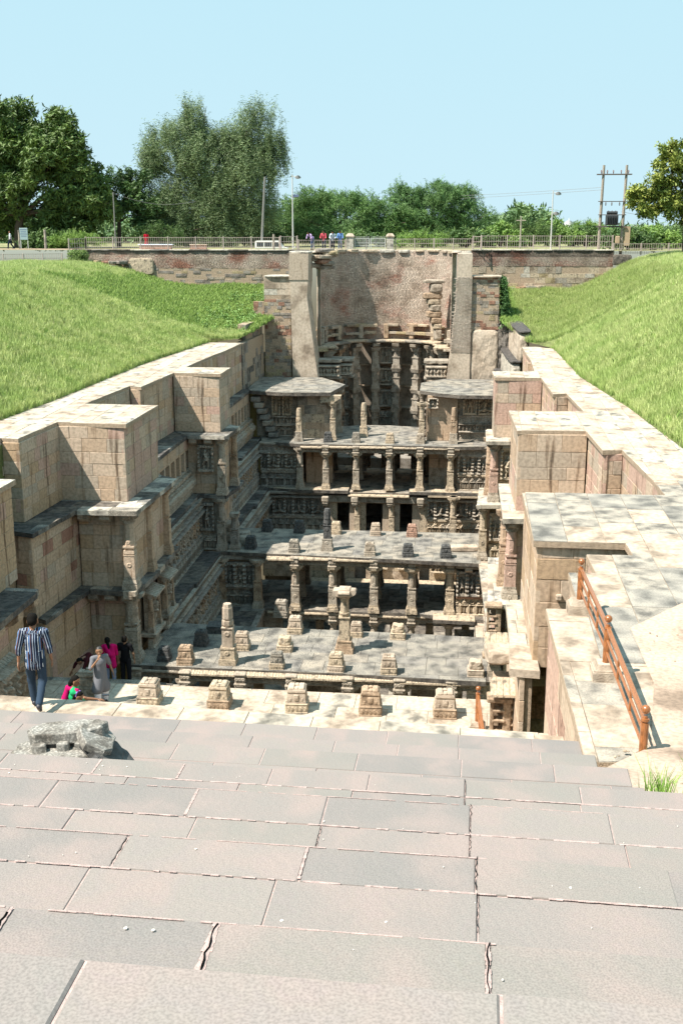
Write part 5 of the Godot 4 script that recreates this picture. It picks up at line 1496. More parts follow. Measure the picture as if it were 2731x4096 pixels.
func shaft():
	var C := Vector3(-4.72, 0, -89.2)
	var R := 5.45
	var nz := FastNoiseLite.new()
	nz.seed = 4
	nz.frequency = 0.6
	nz.fractal_octaves = 3
	var p := thing("brick_well_shaft", "round brick well shaft rising behind the pavilions between two tall piers", "well shaft", Vector3(C.x, -14, C.z))
	var A0 := deg_to_rad(-20.0)
	var A1 := deg_to_rad(205.0)
	# angle measured from +x towards -z; u runs from the left pier round the back to the right pier
	var pos := func(u: float, v: float, out: float) -> Vector3:
		var a := A1 - u / R
		return C + Vector3(cos(a) * (R - out), -7.4 + v, -sin(a) * (R - out))
	bricks(p, "brickwork", (A1 - A0) * R, 7.4, 0.30, 0.10, pos, func(u, v): return brick_tone(nz, u, v, -0.04 - v * 0.03 + (0.35 if v < 1.3 else 0.0)))
	var bk := MB.new()
	var n := 40
	for i in n:
		var a := A1 - (A1 - A0) * i / n
		var b := A1 - (A1 - A0) * (i + 1) / n
		for q in [[R + 0.05, R + 0.05, -7.5, 0.0], [R + 1.3, R + 1.3, -20.0, -7.4]]:
			bk.quad(C + Vector3(cos(a) * q[0], q[2], -sin(a) * q[0]), C + Vector3(cos(b) * q[0], q[2], -sin(b) * q[0]), C + Vector3(cos(b) * q[0], q[3], -sin(b) * q[0]), C + Vector3(cos(a) * q[0], q[3], -sin(a) * q[0]))
		bk.quad(C + Vector3(cos(a) * R, 0.0, -sin(a) * R), C + Vector3(cos(b) * R, 0.0, -sin(b) * R), C + Vector3(cos(b) * (R + 1.2), 0.02, -sin(b) * (R + 1.2)), C + Vector3(cos(a) * (R + 1.2), 0.02, -sin(a) * (R + 1.2)))
	obj("shaft_lining", bk, M.plaster, p)
	# uneven rim stones
	for i in 15:
		var a := A1 - (A1 - A0) * (i + 0.5) / 15.0
		var mm := rough_block(Vector3(rg.randf_range(0.7, 1.6), rg.randf_range(0.16, 0.3), 0.6), 4, 0.05, 200 + i)
		obj("rim_stone", mm, pick([M.cap3, M.plaster, M.pale]), p, Transform3D(Basis(Vector3.UP, a + PI / 2), C + Vector3(cos(a) * (R + 0.1), rg.randf_range(-0.06, 0.06), -sin(a) * (R + 0.1))))
	# projecting courses and uprights where the carved ring begins
	for t in 3:
		var y: float = [-7.5, -6.75, -6.1][t]
		for i in 22:
			var a := A1 - (A1 - A0) * (i + 0.5) / 22.0
			if rg.randf() < [0.05, 0.25, 0.55][t]: continue
			var w: float = rg.randf_range(0.9, 1.25)
			var m := MB.new()
			m.cbox(Vector3.ZERO, Vector3(w, rg.randf_range(0.16, 0.3), rg.randf_range(0.5, 0.9)), 0.03)
			obj("course_stone", m, pick([M.carve4, M.pale, M.rub[1], M.rub[3], M.carve2]), p, Transform3D(Basis(Vector3.UP, a + PI / 2), C + Vector3(cos(a) * (R - 0.15), y + rg.randf_range(-0.04, 0.04), -sin(a) * (R - 0.15))))
	for i in 9:
		var a := A1 - (A1 - A0) * (i + 0.5) / 9.0
		var m := MB.new()
		m.cbox(Vector3.ZERO, Vector3(0.4, 1.2, 0.4), 0.04)
		obj("upright_stone", m, pick([M.carve4, M.pale, M.carve2]), p, Transform3D(Basis(Vector3.UP, a + PI / 2), C + Vector3(cos(a) * (R - 0.3), -6.6, -sin(a) * (R - 0.3))))
	# carved ring: tall pillars with brackets, figure niches and mouldings between them
	var k := 10
	for i in k:
		var a := A1 - (A1 - A0) * (i + 0.5) / k
		var d := Vector3(cos(a), 0, -sin(a))
		var o := C + d * (R - 0.75)
		var m := MB.new()
		for s in 4:
			var y := s * 1.75
			m.stack([[y, 0.36, y + 0.3, 0.34, 4], [y + 0.3, 0.28, y + 0.9, 0.27, 4], [y + 0.9, 0.32, y + 1.0, 0.32, 4], [y + 1.0, 0.27, y + 1.45, 0.27, 8], [y + 1.45, 0.33, y + 1.75, 0.42, 4]])
		obj("ring_pillar", m, pick([M.carve, M.carve2, M.carve4]), p, Transform3D(Basis(Vector3.UP, a - PI / 2), o + Vector3(0, -14.9, 0)))
		var b := MB.new()
		b.prism(PackedVector2Array([Vector2(-0.3, 0), Vector2(0.75, 0), Vector2(0.7, -0.22), Vector2(0.35, -0.4), Vector2(-0.3, -0.5)]), -0.28, 0.28, Transform3D(Basis(Vector3.UP, a + PI), Vector3.ZERO))
		obj("ring_bracket", b, M.carve2, p, T(o + Vector3(0, -7.55, 0)))
		var a2 := A1 - (A1 - A0) * (i + 1.0) / k
		var d2 := Vector3(cos(a2), 0, -sin(a2))
		for s in 4:
			var y := -14.9 + s * 1.85
			if i % 2 == 0: obj("carved_panel", carving(["tiers", "stand", "sit", "stand"][(s + i) % 4], 1.2, 1.45, i % 3), pick([M.carve, M.carve2]), p, face(C + d2 * (R - 0.2) + Vector3(0, y, 0), -d2))
			var mo := MB.new()
			mo.cbox(Vector3.ZERO, Vector3(2.0, 0.2, 0.5), 0.06)
			obj("moulding", mo, pick([M.carve2, M.carve4]), p, Transform3D(Basis(Vector3.UP, a2 + PI / 2), C + d2 * (R + 0.5) + Vector3(0, y - 0.14, 0)))
		var top := MB.new()
		top.cbox(Vector3.ZERO, Vector3(2.1, 0.2, 2.6), 0.05)
		obj("ring_slab", top, pick([M.pale, M.carve2, M.roof3]), p, Transform3D(Basis(Vector3.UP, a + PI / 2), C + d * (R - 0.1) + Vector3(0, -7.35 + rg.randf_range(-0.05, 0.05), 0)))
	# carved balcony boxes at both ends of the ring
	for q in [[-8.9, -86.2], [-8.0, -87.2], [-0.6, -86.4]]:
		var m := MB.new()
		m.cbox(Vector3(0, 0, 0), Vector3(1.9, 0.25, 1.4), 0.04)
		m.cbox(Vector3(0, -0.75, 0.1), Vector3(1.7, 0.9, 1.2), 0.05)
		m.cbox(Vector3(0, -1.3, 0.1), Vector3(1.9, 0.2, 1.4), 0.06)
		obj("balcony", m, M.carve, p, T(Vector3(q[0], -8.2, q[1])))
		obj("carved_frieze", carving("band", 1.6, 0.8, 1), M.carve2, p, face(Vector3(q[0], -9.35, q[1] + 0.72), Vector3.BACK))
	var lowm := MB.new()
	lowm.box(Vector3(-4.7, -16, -90), Vector3(12, 1, 12))
	obj("shaft_floor", lowm, M.carve3, p)
	# broken bracket column hanging on the right of the shaft
	var y := -2.15
	for i in 9:
		var h: float = [0.3, 0.75, 0.5, 0.45, 0.55, 0.5, 0.5, 0.45, 0.9][i]
		var w: float = [1.7, 1.0, 1.5, 1.1, 0.9, 1.2, 0.9, 0.7, 0.55][i]
		var dx: float = [0.0, 0.15, -0.1, 0.0, 0.1, 0.05, 0.2, 0.3, 0.35][i]
		obj("bracket_stone", rough_block(Vector3(w, h, 1.0), 5, 0.06, 300 + i, 1.5), pick([M.carve4, M.carve2, M.pale]), p, T(Vector3(-0.95 + dx, y - h * 0.5, -90.2), 0.2))
		y -= h * 0.97
	# piers
	var lp := thing("brick_pier", "tall plastered pier with a sloping inner side on the left of the round shaft", "pier", Vector3(-10.7, -9.3, -84.8), "piers flanking the shaft")
	var m1 := MB.new()
	m1.prism(PackedVector2Array([Vector2(-11.54, -9.6), Vector2(-9.58, -9.6), Vector2(-9.75, -8.2), Vector2(-10.42, -3.2), Vector2(-10.3, -1.95), Vector2(-11.67, -1.95)]), -86.6, -84.0)
	obj("shaft", m1, M.plaster, lp)
	m1 = MB.new()
	m1.prism(PackedVector2Array([Vector2(-11.75, -1.95), Vector2(-10.3, -1.95), Vector2(-10.28, -0.05), Vector2(-11.72, 0.0)]), -86.6, -83.95)
	obj("upper_block", m1, M.wall[3], lp)
	obj("cap_stone", rough_block(Vector3(1.6, 0.2, 2.2), 5, 0.04, 51), M.cap3, lp, T(Vector3(-11.0, 0.05, -85.2)))
	for i in 9:
		obj("rubble_block", rough_block(Vector3(rg.randf_range(0.8, 1.6), 0.32, rg.randf_range(0.8, 1.4)), 4, 0.09, 80 + i), pick(M.rub), lp, T(Vector3(-9.6 + rg.randf_range(-0.4, 0.8) - i * 0.04, 0.15 - i * 0.16, -87.0 + rg.randf_range(-0.4, 0.4)), rg.randf()))
	var rp := thing("brick_pier", "tall grey brick pier on the right of the round shaft", "pier", Vector3(1.2, -9.4, -84.8), "piers flanking the shaft")
	m1 = MB.new()
	m1.prism(PackedVector2Array([Vector2(0.19, -9.6), Vector2(1.95, -9.6), Vector2(1.92, -0.03), Vector2(0.85, -0.03), Vector2(0.78, -3.5), Vector2(0.45, -7.3)]), -87, -84.1)
	obj("shaft", m1, M.plaster, rp)
	var n2 := FastNoiseLite.new()
	n2.seed = 9
	bricks(rp, "brickwork", 1.75, 7.2, 0.26, 0.085, func(u, v, o): return Vector3(0.21 + u + v * 0.0, -7.3 + v, -84.08 + o), func(u, v): return Color(0.50, 0.43, 0.36) * rg.randf_range(0.85, 1.1), 0.012, func(u, v): return u > 0.25 + v * 0.055 and u < 1.71 and v < 5.6)
	bricks(rp, "brick_face", 2.9, 7.3, 0.26, 0.09, func(u, v, o): return Vector3(0.83 - 0.35 * clamp(1.0 - v / 4.0, 0.0, 1.0) - o, -7.3 + v, -87.0 + u), func(u, v): return brick_tone(n2, u * 2.0, v, 0.25))
	# flank walls of coursed rubble
	var RB: Array = [M.rub[0], M.rub[1], M.rub[0], M.rub[2], M.rub[3], M.rub[1], M.rub[4]]
	var lf := thing("flank_wall", "coursed rubble wall left of the left pier, rising above the grass", "wall", Vector3(-12.7, -9.5, -84.4), "rubble flanks of the shaft")
	masonry(lf, Vector3(-13.72, -9.7, -84.25), Vector3.RIGHT, 2.05, 6.6, RB, 0.24, [0.25, 0.7], {"deep": 0.25, "rough": 0.05, "core": 1.5})
	masonry(lf, Vector3(-13.72, -3.1, -84.25), Vector3.RIGHT, 2.05, 1.35, [M.plaster, M.cap3, M.plaster, M.rub[0]], 0.4, [0.6, 1.2], {"deep": 0.25, "rough": 0.03, "core": 1.5})
	masonry(lf, Vector3(-14.6, -4.7, -84.5), Vector3.RIGHT, 0.9, 1.1, RB, 0.3, [0.3, 0.6], {"deep": 0.3, "rough": 0.05})
	obj("cap_stone", rough_block(Vector3(2.2, 0.14, 2.6), 5, 0.03, 61), M.cap3, lf, T(Vector3(-12.65, -1.72, -85.4)))
	var rf := thing("flank_wall", "coursed rubble and plaster wall right of the right pier, beside the creeper", "wall", Vector3(3, -9.5, -84.4), "rubble flanks of the shaft")
	masonry(rf, Vector3(1.95, -5.6, -84.3), Vector3.RIGHT, 2.05, 3.9, RB, 0.24, [0.25, 0.65], {"deep": 0.25, "rough": 0.05, "core": 1.5})
	obj("plaster_face", rough_block(Vector3(2.1, 4.3, 1.2), 14, 0.06, 62, 1.6), M.plaster, rf, T(Vector3(3.0, -7.7, -84.75)))
	obj("rough_footing", rough_block(Vector3(1.3, 4.4, 1.2), 14, 0.12, 64, 1.8), M.rub[2], rf, T(Vector3(4.5, -7.4, -84.9)))
	obj("cap_stone", rough_block(Vector3(2.3, 0.14, 2.6), 5, 0.03, 63), M.cap2, rf, T(Vector3(3.0, -1.68, -85.4)))
	# side walls joining the galleries to the flanks
	var lj := thing("side_wall", "dark stained rubble wall between the left gallery and the left flank", "wall", Vector3(-14, -9, -80), "")
	masonry(lj, Vector3(-14.0, L2 - 0.2, -76.4), Vector3(0.03, 0, -1).normalized(), 7.9, 3.4, [M.rub[2], M.darktop2, M.rub[0]], 0.5, [0.5, 1.2], {"deep": 0.3, "rough": 0.06, "core": 0.6})
	masonry(lj, Vector3(-14.2, -6.0, -79.0), Vector3(0.05, 0, -1).normalized(), 5.4, 1.1, [M.rub[2], M.rub[0]], 0.4, [0.5, 1.0], {"deep": 0.3, "rough": 0.06, "core": 0.6})
	var rj := thing("stepped_buttress", "black-stained stepped buttress of plastered stone beyond the right path", "buttress", Vector3(4.8, -9, -79))
	var kk := 0
	for q in [[5.25, -5.0, 2.2], [4.75, -7.05, 2.0], [4.3, -8.6, 1.6]]:
		obj("step_block", rough_block(Vector3(0.8, q[2], 7.2), 9, 0.06, 90 + kk), [M.plaster, M.cap3, M.plaster][kk], rj, Transform3D(Basis(Vector3.UP, 0.05) * Basis(Vector3.RIGHT, 0.03), Vector3(q[0], q[1] - q[2] * 0.5, -80.2)))
		obj("dark_top", rough_block(Vector3(0.95, 0.16, 7.3), 9, 0.05, 95 + kk), M.darktop, rj, Transform3D(Basis(Vector3.UP, 0.05) * Basis(Vector3.RIGHT, 0.03), Vector3(q[0], q[1] + 0.04, -80.2)))
		kk += 1
	# retaining walls below the far fences
	var wl := thing("retaining_wall", "long weathered red and grey stone retaining wall under the left fence", "wall", Vector3(-23, -3, -97.3), "retaining walls below the fences")
	masonry(wl, Vector3(-31, -3.9, -97), Vector3.RIGHT, 19.3, 2.35, [M.rub[0], M.rub[2], M.rub[1], M.rub[2], M.rub[3]], 0.27, [0.4, 1.0], {"deep": 0.3, "rough": 0.07, "core": 1.0})
	var n3 := FastNoiseLite.new()
	n3.seed = 31
	n3.frequency = 0.5
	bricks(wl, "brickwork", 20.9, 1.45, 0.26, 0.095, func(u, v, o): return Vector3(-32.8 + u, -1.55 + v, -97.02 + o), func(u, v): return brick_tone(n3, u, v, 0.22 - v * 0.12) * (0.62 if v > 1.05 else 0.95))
	var cm := MB.new()
	cm.box(Vector3(-22.3, -0.8, -97.4), Vector3(21.0, 1.5, 0.6))
	obj("wall_core", cm, M.rub[2], wl)
	for i in 12:
		obj("cap_stone", rough_block(Vector3(1.85, 0.14, 0.8), 4, 0.03, 400 + i), pick([M.darktop2, M.roof2, M.cap3]), wl, T(Vector3(-31.9 + i * 1.74, 0.0, -97.3)))
	obj("patch", rough_block(Vector3(2.2, 1.4, 0.3), 8, 0.03, 45), M.pale, wl, T(Vector3(-26.6, -1.4, -96.95)))
	for i in 9:
		obj("fallen_stone", rough_block(Vector3(rg.randf_range(0.6, 1.3), rg.randf_range(0.25, 0.4), 0.7), 4, 0.06, 420 + i), pick(M.rub), wl, T(Vector3(-31.2 + (i % 5) * 0.75, -1.05 - (i / 5) * 0.35, -96.6), rg.randf()))
	var wr := thing("retaining_wall", "squared stone retaining wall with a black-topped brick parapet under the right fence", "wall", Vector3(8, -3, -97.3), "retaining walls below the fences")
	masonry(wr, Vector3(2.1, -3.6, -97), Vector3.RIGHT, 11.9, 2.3, [M.rub[1], M.rub[3], M.rub[0], M.pale, M.cap3], 0.42, [0.4, 1.1], {"deep": 0.3, "rough": 0.04, "core": 1.0})
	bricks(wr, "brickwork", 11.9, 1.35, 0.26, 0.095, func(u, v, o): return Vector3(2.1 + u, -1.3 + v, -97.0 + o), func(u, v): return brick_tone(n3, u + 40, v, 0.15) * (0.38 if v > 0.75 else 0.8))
	cm = MB.new()
	cm.box(Vector3(8.05, -0.65, -97.4), Vector3(11.9, 1.3, 0.6))
	obj("wall_core", cm, M.rub[2], wr)
	for i in 7:
		obj("cap_stone", rough_block(Vector3(1.75, 0.12, 0.8), 4, 0.02, 430 + i), pick([M.cap3, M.roof]), wr, T(Vector3(2.95 + i * 1.7, 0.05, -97.3)))
	for i in 6:
		obj("footing_stone", rough_block(Vector3(rg.randf_range(0.7, 1.4), 0.5, 0.8), 4, 0.08, 440 + i), pick(M.rub), wr, T(Vector3(4.2 + i * 0.75, -3.4 + i * 0.06, -96.6), rg.randf()))
	obj("return_wall", rough_block(Vector3(1.6, 0.9, 0.7), 5, 0.04, 450), M.darktop2, wr, T(Vector3(14.7, -0.75, -97.2)))

# ---------------------------------------------------------------- ground
func xo_left(z: float) -> float:
	if z > -36: return lerp(-19.5, -18.6, clamp((-24 - z) / 12.0, 0.0, 1.0))
	if z > -48.5: return lerp(-18.6, -17.8, (-36 - z) / 12.5)
	if z > -63.5: return lerp(-17.8, -17.5, (-48.5 - z) / 15.0)
	if z > -76.5: return lerp(-17.5, -16.4, (-63.5 - z) / 13.0)
	return lerp(-14.3, -13.0, clamp((-76.5 - z) / 8.0, 0.0, 1.0))

func xo_right(z: float) -> float:
	if z > -31: return lerp(12.0, 10.5, clamp((-24 - z) / 7.0, 0.0, 1.0))
	if z > -39.3: return lerp(10.5, 8.6, (-31 - z) / 8.3)
	if z > -49.1: return lerp(8.6, 8.15, (-39.3 - z) / 9.8)
	if z > -59.8: return lerp(8.15, 7.25, (-49.1 - z) / 10.7)
	if z > -75.7: return lerp(7.25, 7.2, (-59.8 - z) / 15.9)
	return lerp(5.6, 4.2, clamp((-75.7 - z) / 8.0, 0.0, 1.0))

func smax(a: float, b: float, k: float) -> float:
	var h: float = max(k - abs(a - b), 0.0) / k
	return max(a, b) + h * h * k * 0.25

func bank_y(left: bool, x: float, z: float) -> float:
	var y: float
	if left:
		var d: float = max(0.0, min(xo_left(z), -16.4) - x)
		y = -smax(-(L1 + 0.365 * d), 1.15 + 0.004 * abs(x + 30), 1.2)
		if z < -70:
			var y2: float = L1 + 0.02 + 0.14 * max(0.0, -76.5 - z)
			y = smax(y, y2, 1.0) if z < -76.5 else y
	else:
		var d: float = max(0.0, x - max(xo_right(z), 6.9))
		y = -smax(-(L1 + 0.6 * d), 0.35, 1.6)
		if z < -70:
			var y2: float = L1 + 0.02 + 0.125 * max(0.0, -75.7 - z)
			y = smax(y, y2, 1.0) if z < -75.7 else y
	return y

var hills: FastNoiseLite

func bank_point(left: bool, x: float, z: float) -> Vector3:
	var b: float = hills.get_noise_2d(x, z) * 0.16
	var edge: float = clamp(abs(x - (xo_left(z) if left else xo_right(z))) / 1.5, 0.0, 1.0)
	return Vector3(x, bank_y(left, x, z) + b * edge, z)

func terrain():
	hills = FastNoiseLite.new()
	hills.seed = 12
	hills.frequency = 0.22
	for left in [true, false]:
		var m := MB.new()
		var zs := []
		var z := 6.0 if left else -16.0
		while z > -76.4:
			zs.append(z)
			z -= 1.5
		zs.append(-76.49)
		zs.append(-76.51)
		z = -77.5
		while z > -97.0:
			zs.append(z)
			z -= 1.2
		zs.append(-97.3)
		var n := 34
		for i in zs.size() - 1:
			for j in n:
				var pts := []
				for q in [[i, j], [i, j + 1], [i + 1, j + 1], [i + 1, j]]:
					var zz: float = zs[q[0]]
					var f: float = pow(q[1] / float(n), 1.5)
					var x: float = lerp(xo_left(zz), -75.0, f) if left else lerp(xo_right(zz), 75.0, f)
					pts.append(bank_point(left, x, zz))
				m.oq(pts, Vector3(0, -100, -50))
		obj("grass_bank", m, M.earth).set_meta("kind", "structure")
	# flat land all round, with the well left open
	var g := MB.new()
	for q in [[-4000, 4000, -4000, -97.2, -0.02], [-75, 4000, 0, 0, 0]]:
		if q[3] == 0: continue
		g.quad(Vector3(q[0], q[4], q[3]), Vector3(q[1], q[4], q[3]), Vector3(q[1], q[4], q[2]), Vector3(q[0], q[4], q[2]))
	g.quad(Vector3(-4000, -0.9, 1000), Vector3(-74.5, -0.9, 1000), Vector3(-74.5, -0.9, -97.2), Vector3(-4000, -0.9, -97.2))
	g.quad(Vector3(74.5, -0.4, 1000), Vector3(4000, -0.4, 1000), Vector3(4000, -0.4, -97.2), Vector3(74.5, -0.4, -97.2))
	g.quad(Vector3(-74.5, -0.2, 1000), Vector3(74.5, -0.2, 1000), Vector3(74.5, -0.2, 6), Vector3(-74.5, -0.2, 6))
	obj("ground", g, M.ground).set_meta("kind", "structure")
	# dusty road behind the left fence and bare earth by the gate
	var r := MB.new()
	r.slab(PackedVector2Array([Vector2(-70, -99), Vector2(-33, -98.5), Vector2(-33, -103), Vector2(-70, -104)]), 0.01, 0.02, 0.002)
	r.slab(PackedVector2Array([Vector2(-33, -98.4), Vector2(14, -98), Vector2(14, -101.5), Vector2(-33, -103.1)]), 0.0, 0.02, 0.002)
	obj("dirt_road", r, M.dirt).set_meta("kind", "structure")
	# sandy fill to the right of the steps
	var s := MB.new()
	var zz := [-22.6, -20.8, -18.0, -15.4, -13.2, -10.5, -8.0, -5.8, -3.5]
	var xl := [5.2, 3.75, 3.7, 3.2, 1.85, 1.95, 2.0, 3.4, 3.6]
	var yy := [L1 + 0.01, L1 + 0.02, L1 + 0.05, L1 + 0.12, -5.3, -4.4, -3.3, -2.35, -1.6]
	for i in zz.size() - 1:
		for j in 8:
			var pts := []
			for q in [[i, j], [i, j + 1], [i + 1, j + 1], [i + 1, j]]:
				var f: float = q[1] / 8.0
				var x: float = lerp(xl[q[0]], 16.0, f * f)
				pts.append(Vector3(x, yy[q[0]] + hills.get_noise_2d(x * 3.0, zz[q[0]] * 3.0) * (0.06 if q[0] > 2 and q[1] > 0 else 0.0), zz[q[0]]))
			s.oq(pts, Vector3(5, -100, -12))
	obj("sand_ground", s, M.sand).set_meta("kind", "structure")
	var pb := MB.new()
	pb.cbox(Vector3.ZERO, Vector3(0.05, 0.03, 0.04), 0.012)
	var ptf := []
	var pco := []
	for i in 420:
		var z: float = rg.randf_range(-20.5, -12.0)
		var x: float = rg.randf_range(3.8, 9.0) if z < -15.4 else rg.randf_range(2.4, 6.0)
		ptf.append(Transform3D(Basis(Vector3.UP, rg.randf() * TAU) * Basis.from_scale(Vector3.ONE * rg.randf_range(0.3, 1.3)), Vector3(x, L1 + 0.04 + (0.0 if z < -15.4 else (z + 15.4) * 0.27), z)))
		pco.append(Color(0.5, 0.4, 0.3) * rg.randf_range(0.5, 1.1))
	var pm := plain(Color(1, 1, 1), 0.95)
	pm.vertex_color_use_as_albedo = true
	scatter("gravel", pb.done(), pm, ptf, pco)

func blade_mesh(n: int, h: float, w: float, base: Color, tip: Color, seed_: int, spread := 0.12) -> ArrayMesh:
	var q := RandomNumberGenerator.new()
	q.seed = seed_
	var m := MB.new()
	m.has_c = true
	for i in n:
		var a := q.randf() * TAU
		var o := Vector3(cos(a), 0, sin(a)) * q.randf() * spread
		var lean := Vector3(q.randf_range(-0.5, 0.5), 0, q.randf_range(-0.5, 0.5))
		var hh := h * q.randf_range(0.6, 1.15)
		var sd := Vector3(cos(a + 1.3), 0, sin(a + 1.3)) * w * 0.5
		var p1 := o + Vector3.UP * hh * 0.55 + lean * hh * 0.3
		var p2 := o + Vector3.UP * hh + lean * hh * 0.95
		m.col = base
		m.tri(o - sd, o + sd, p1 + sd * 0.8)
		m.col = base.lerp(tip, 0.5)
		m.tri(o - sd, p1 + sd * 0.8, p1 - sd * 0.8)
		m.col = tip
		m.tri(p1 - sd * 0.8, p1 + sd * 0.8, p2)
	return m.done()

func scatter(called: String, mesh: Mesh, mat: Material, tfs: Array, cols: Array, parent: Node3D = self) -> MultiMeshInstance3D:
	var mm := MultiMesh.new()
	mm.transform_format = MultiMesh.TRANSFORM_3D
	mm.use_colors = true
	mm.mesh = mesh
	mm.instance_count = tfs.size()
	for i in tfs.size():
		mm.set_instance_transform(i, tfs[i])
		mm.set_instance_color(i, cols[i])
	var o := MultiMeshInstance3D.new()
	o.name = numbered(called, parent)
	o.multimesh = mm
	o.material_override = mat
	o.set_meta("kind", "stuff")
	parent.add_child(o)
	o.transform = gt(parent).affine_inverse()
	return o

func leafy(back := 0.5) -> StandardMaterial3D:
	var m := StandardMaterial3D.new()
	m.vertex_color_use_as_albedo = true
	m.albedo_color = Color(1, 1, 1)
	m.roughness = 0.6
	m.cull_mode = BaseMaterial3D.CULL_DISABLED
	if back > 0:
		m.backlight_enabled = true
		m.backlight = Color(back, back, back * 0.5)
	return m

func grass():
	var gm := leafy(0.45)
	var tuft := blade_mesh(13, 0.36, 0.016, Color(0.5, 0.62, 0.4), Color(1.0, 1.0, 0.9), 3, 0.17)
	var lush := blade_mesh(9, 0.34, 0.06, Color(0.6, 0.75, 0.5), Color(1.0, 1.0, 0.8), 4, 0.2)
	for left in [true, false]:
		var tf := []
		var co := []
		var tl := []
		var cl := []
		var n := 62000 if left else 62000
		for i in n:
			var z: float
			var x: float
			z = -30.0 - 66.8 * pow(rg.randf(), 0.8)
			var f: float = pow(rg.randf(), 1.15)
			x = xo_left(z) - 0.02 - f * 24.0 if left else xo_right(z) + 0.02 + f * 17.0
			var p := bank_point(left, x, z)
			var valley := false
			var nn0: float = hills.get_noise_2d(x * 0.6, z * 0.6)
			if z < -76.5:
				var d: float = max(0.0, (-16.4 - x)) if left else max(0.0, x - 6.9)
				valley = L1 + (0.365 if left else 0.6) * d < p.y + 0.25 and (not left or (x > -29.0 + nn0 * 6.0 and z < -79.0))
			var nn: float = hills.get_noise_2d(x * 1.7 + 50, z * 1.7)
			var bs := Basis(Vector3.UP, rg.randf() * TAU) * Basis.from_scale(Vector3.ONE * rg.randf_range(0.65, 1.25))
			var dark_spot: bool = nn > 0.42
			if (valley and left) or (dark_spot and rg.randf() < 0.5) or (not left and x < xo_right(z) + 1.3 and z < -82):
				tl.append(Transform3D(bs, p))
				cl.append(Color(0.25, 0.36, 0.11) * rg.randf_range(0.7, 1.25))
			else:
				tf.append(Transform3D(bs, p))
				var c := Color(0.34, 0.45, 0.15).lerp(Color(0.52, 0.57, 0.27), clamp(0.4 + nn * 1.1 + rg.randf_range(-0.3, 0.3), 0, 1))
				if valley: c = c.lerp(Color(0.27, 0.33, 0.10), 0.5)
				co.append(c * rg.randf_range(0.8, 1.15))
		scatter("grass", tuft, gm, tf, co)
		if tl.size() > 0: scatter("weeds", lush, gm, tl, cl)
	# leafy weeds spilling over the left valley's edge and creeper on the right flank
	var lm := leafy(0.4)
	var lf := leaf_spray(22, 0.16, 0.07, 9, 0.5)
	var tf := []
	var co := []
	for i in 240:
		var z: float = rg.randf_range(-78, -92)
		var x: float = -14.3 - pow(rg.randf(), 1.6) * 4.0
		tf.append(Transform3D(Basis(Vector3.UP, rg.randf() * TAU) * Basis.from_scale(Vector3.ONE * rg.randf_range(0.7, 1.5)), bank_point(true, x, z) + Vector3(0, rg.randf_range(0.0, 0.5), 0)))
		co.append(Color(0.19, 0.33, 0.08) * rg.randf_range(0.6, 1.3))
	var w := scatter("undergrowth", lf, lm, tf, co)
	tf = []
	co = []
	for i in 420:
		var y: float = rg.randf_range(-5.8, -1.8)
		tf.append(Transform3D(Basis(Vector3(rg.randf(), rg.randf(), rg.randf()).normalized(), rg.randf() * TAU) * Basis.from_scale(Vector3.ONE * rg.randf_range(0.6, 1.1)), Vector3(4.15 + rg.randf() * (0.2 + (-1.8 - y) * 0.22), y, -84.2 - rg.randf() * 2.0)))
		co.append(Color(0.07, 0.17, 0.04) * rg.randf_range(0.6, 1.2))
	var cr := thing("creeper", "dark green creeper hanging down the right edge of the rubble flank", "creeper", Vector3(4.2, -5.8, -84.6))
	scatter("leaves", lf, lm, tf, co, cr)
	tf = []
	co = []
	for i in 260:
		tf.append(Transform3D(Basis(Vector3.UP, rg.randf() * TAU) * Basis.from_scale(Vector3.ONE * rg.randf_range(0.6, 1.1)), Vector3(-32.0 + rg.randf_range(-0.8, 0.8), -1.3 + rg.randf() * 1.2, -96.2 + rg.randf_range(-0.5, 0.5))))
		co.append(Color(0.2, 0.3, 0.08) * rg.randf_range(0.7, 1.2))
	var sh := thing("corner_shrub", "light green shrub growing at the left corner of the left retaining wall", "shrub", Vector3(-32, -1.4, -96.2))
	scatter("foliage", lf, lm, tf, co, sh)
	# grass by the railing's near post
	var gt2 := blade_mesh(26, 0.62, 0.016, Color(0.55, 0.75, 0.35), Color(1.0, 1.0, 0.7), 21, 0.16)
	for q in [[Vector3(2.65, -4.95, -11.9), "leafy grass tuft beside the railing's near post", 1.0], [Vector3(2.42, -4.2, -9.9), "small grass tuft at the broken right end of the steps", 0.6]]:
		var t := thing("grass_tuft", q[1], "grass tuft", q[0], "tufts by the railing")
		tf = []
		co = []
		for i in 26:
			tf.append(Transform3D(Basis(Vector3.UP, rg.randf() * TAU) * Basis.from_scale(Vector3.ONE * rg.randf_range(0.5, 0.95) * q[2]), q[0] + Vector3(rg.randf_range(-0.2, 0.9), 0, rg.randf_range(-0.4, 0.5)) * q[2]))
			co.append(Color(0.22, 0.36, 0.10) * rg.randf_range(0.8, 1.2))
		scatter("grass", gt2, lm, tf, co, t)

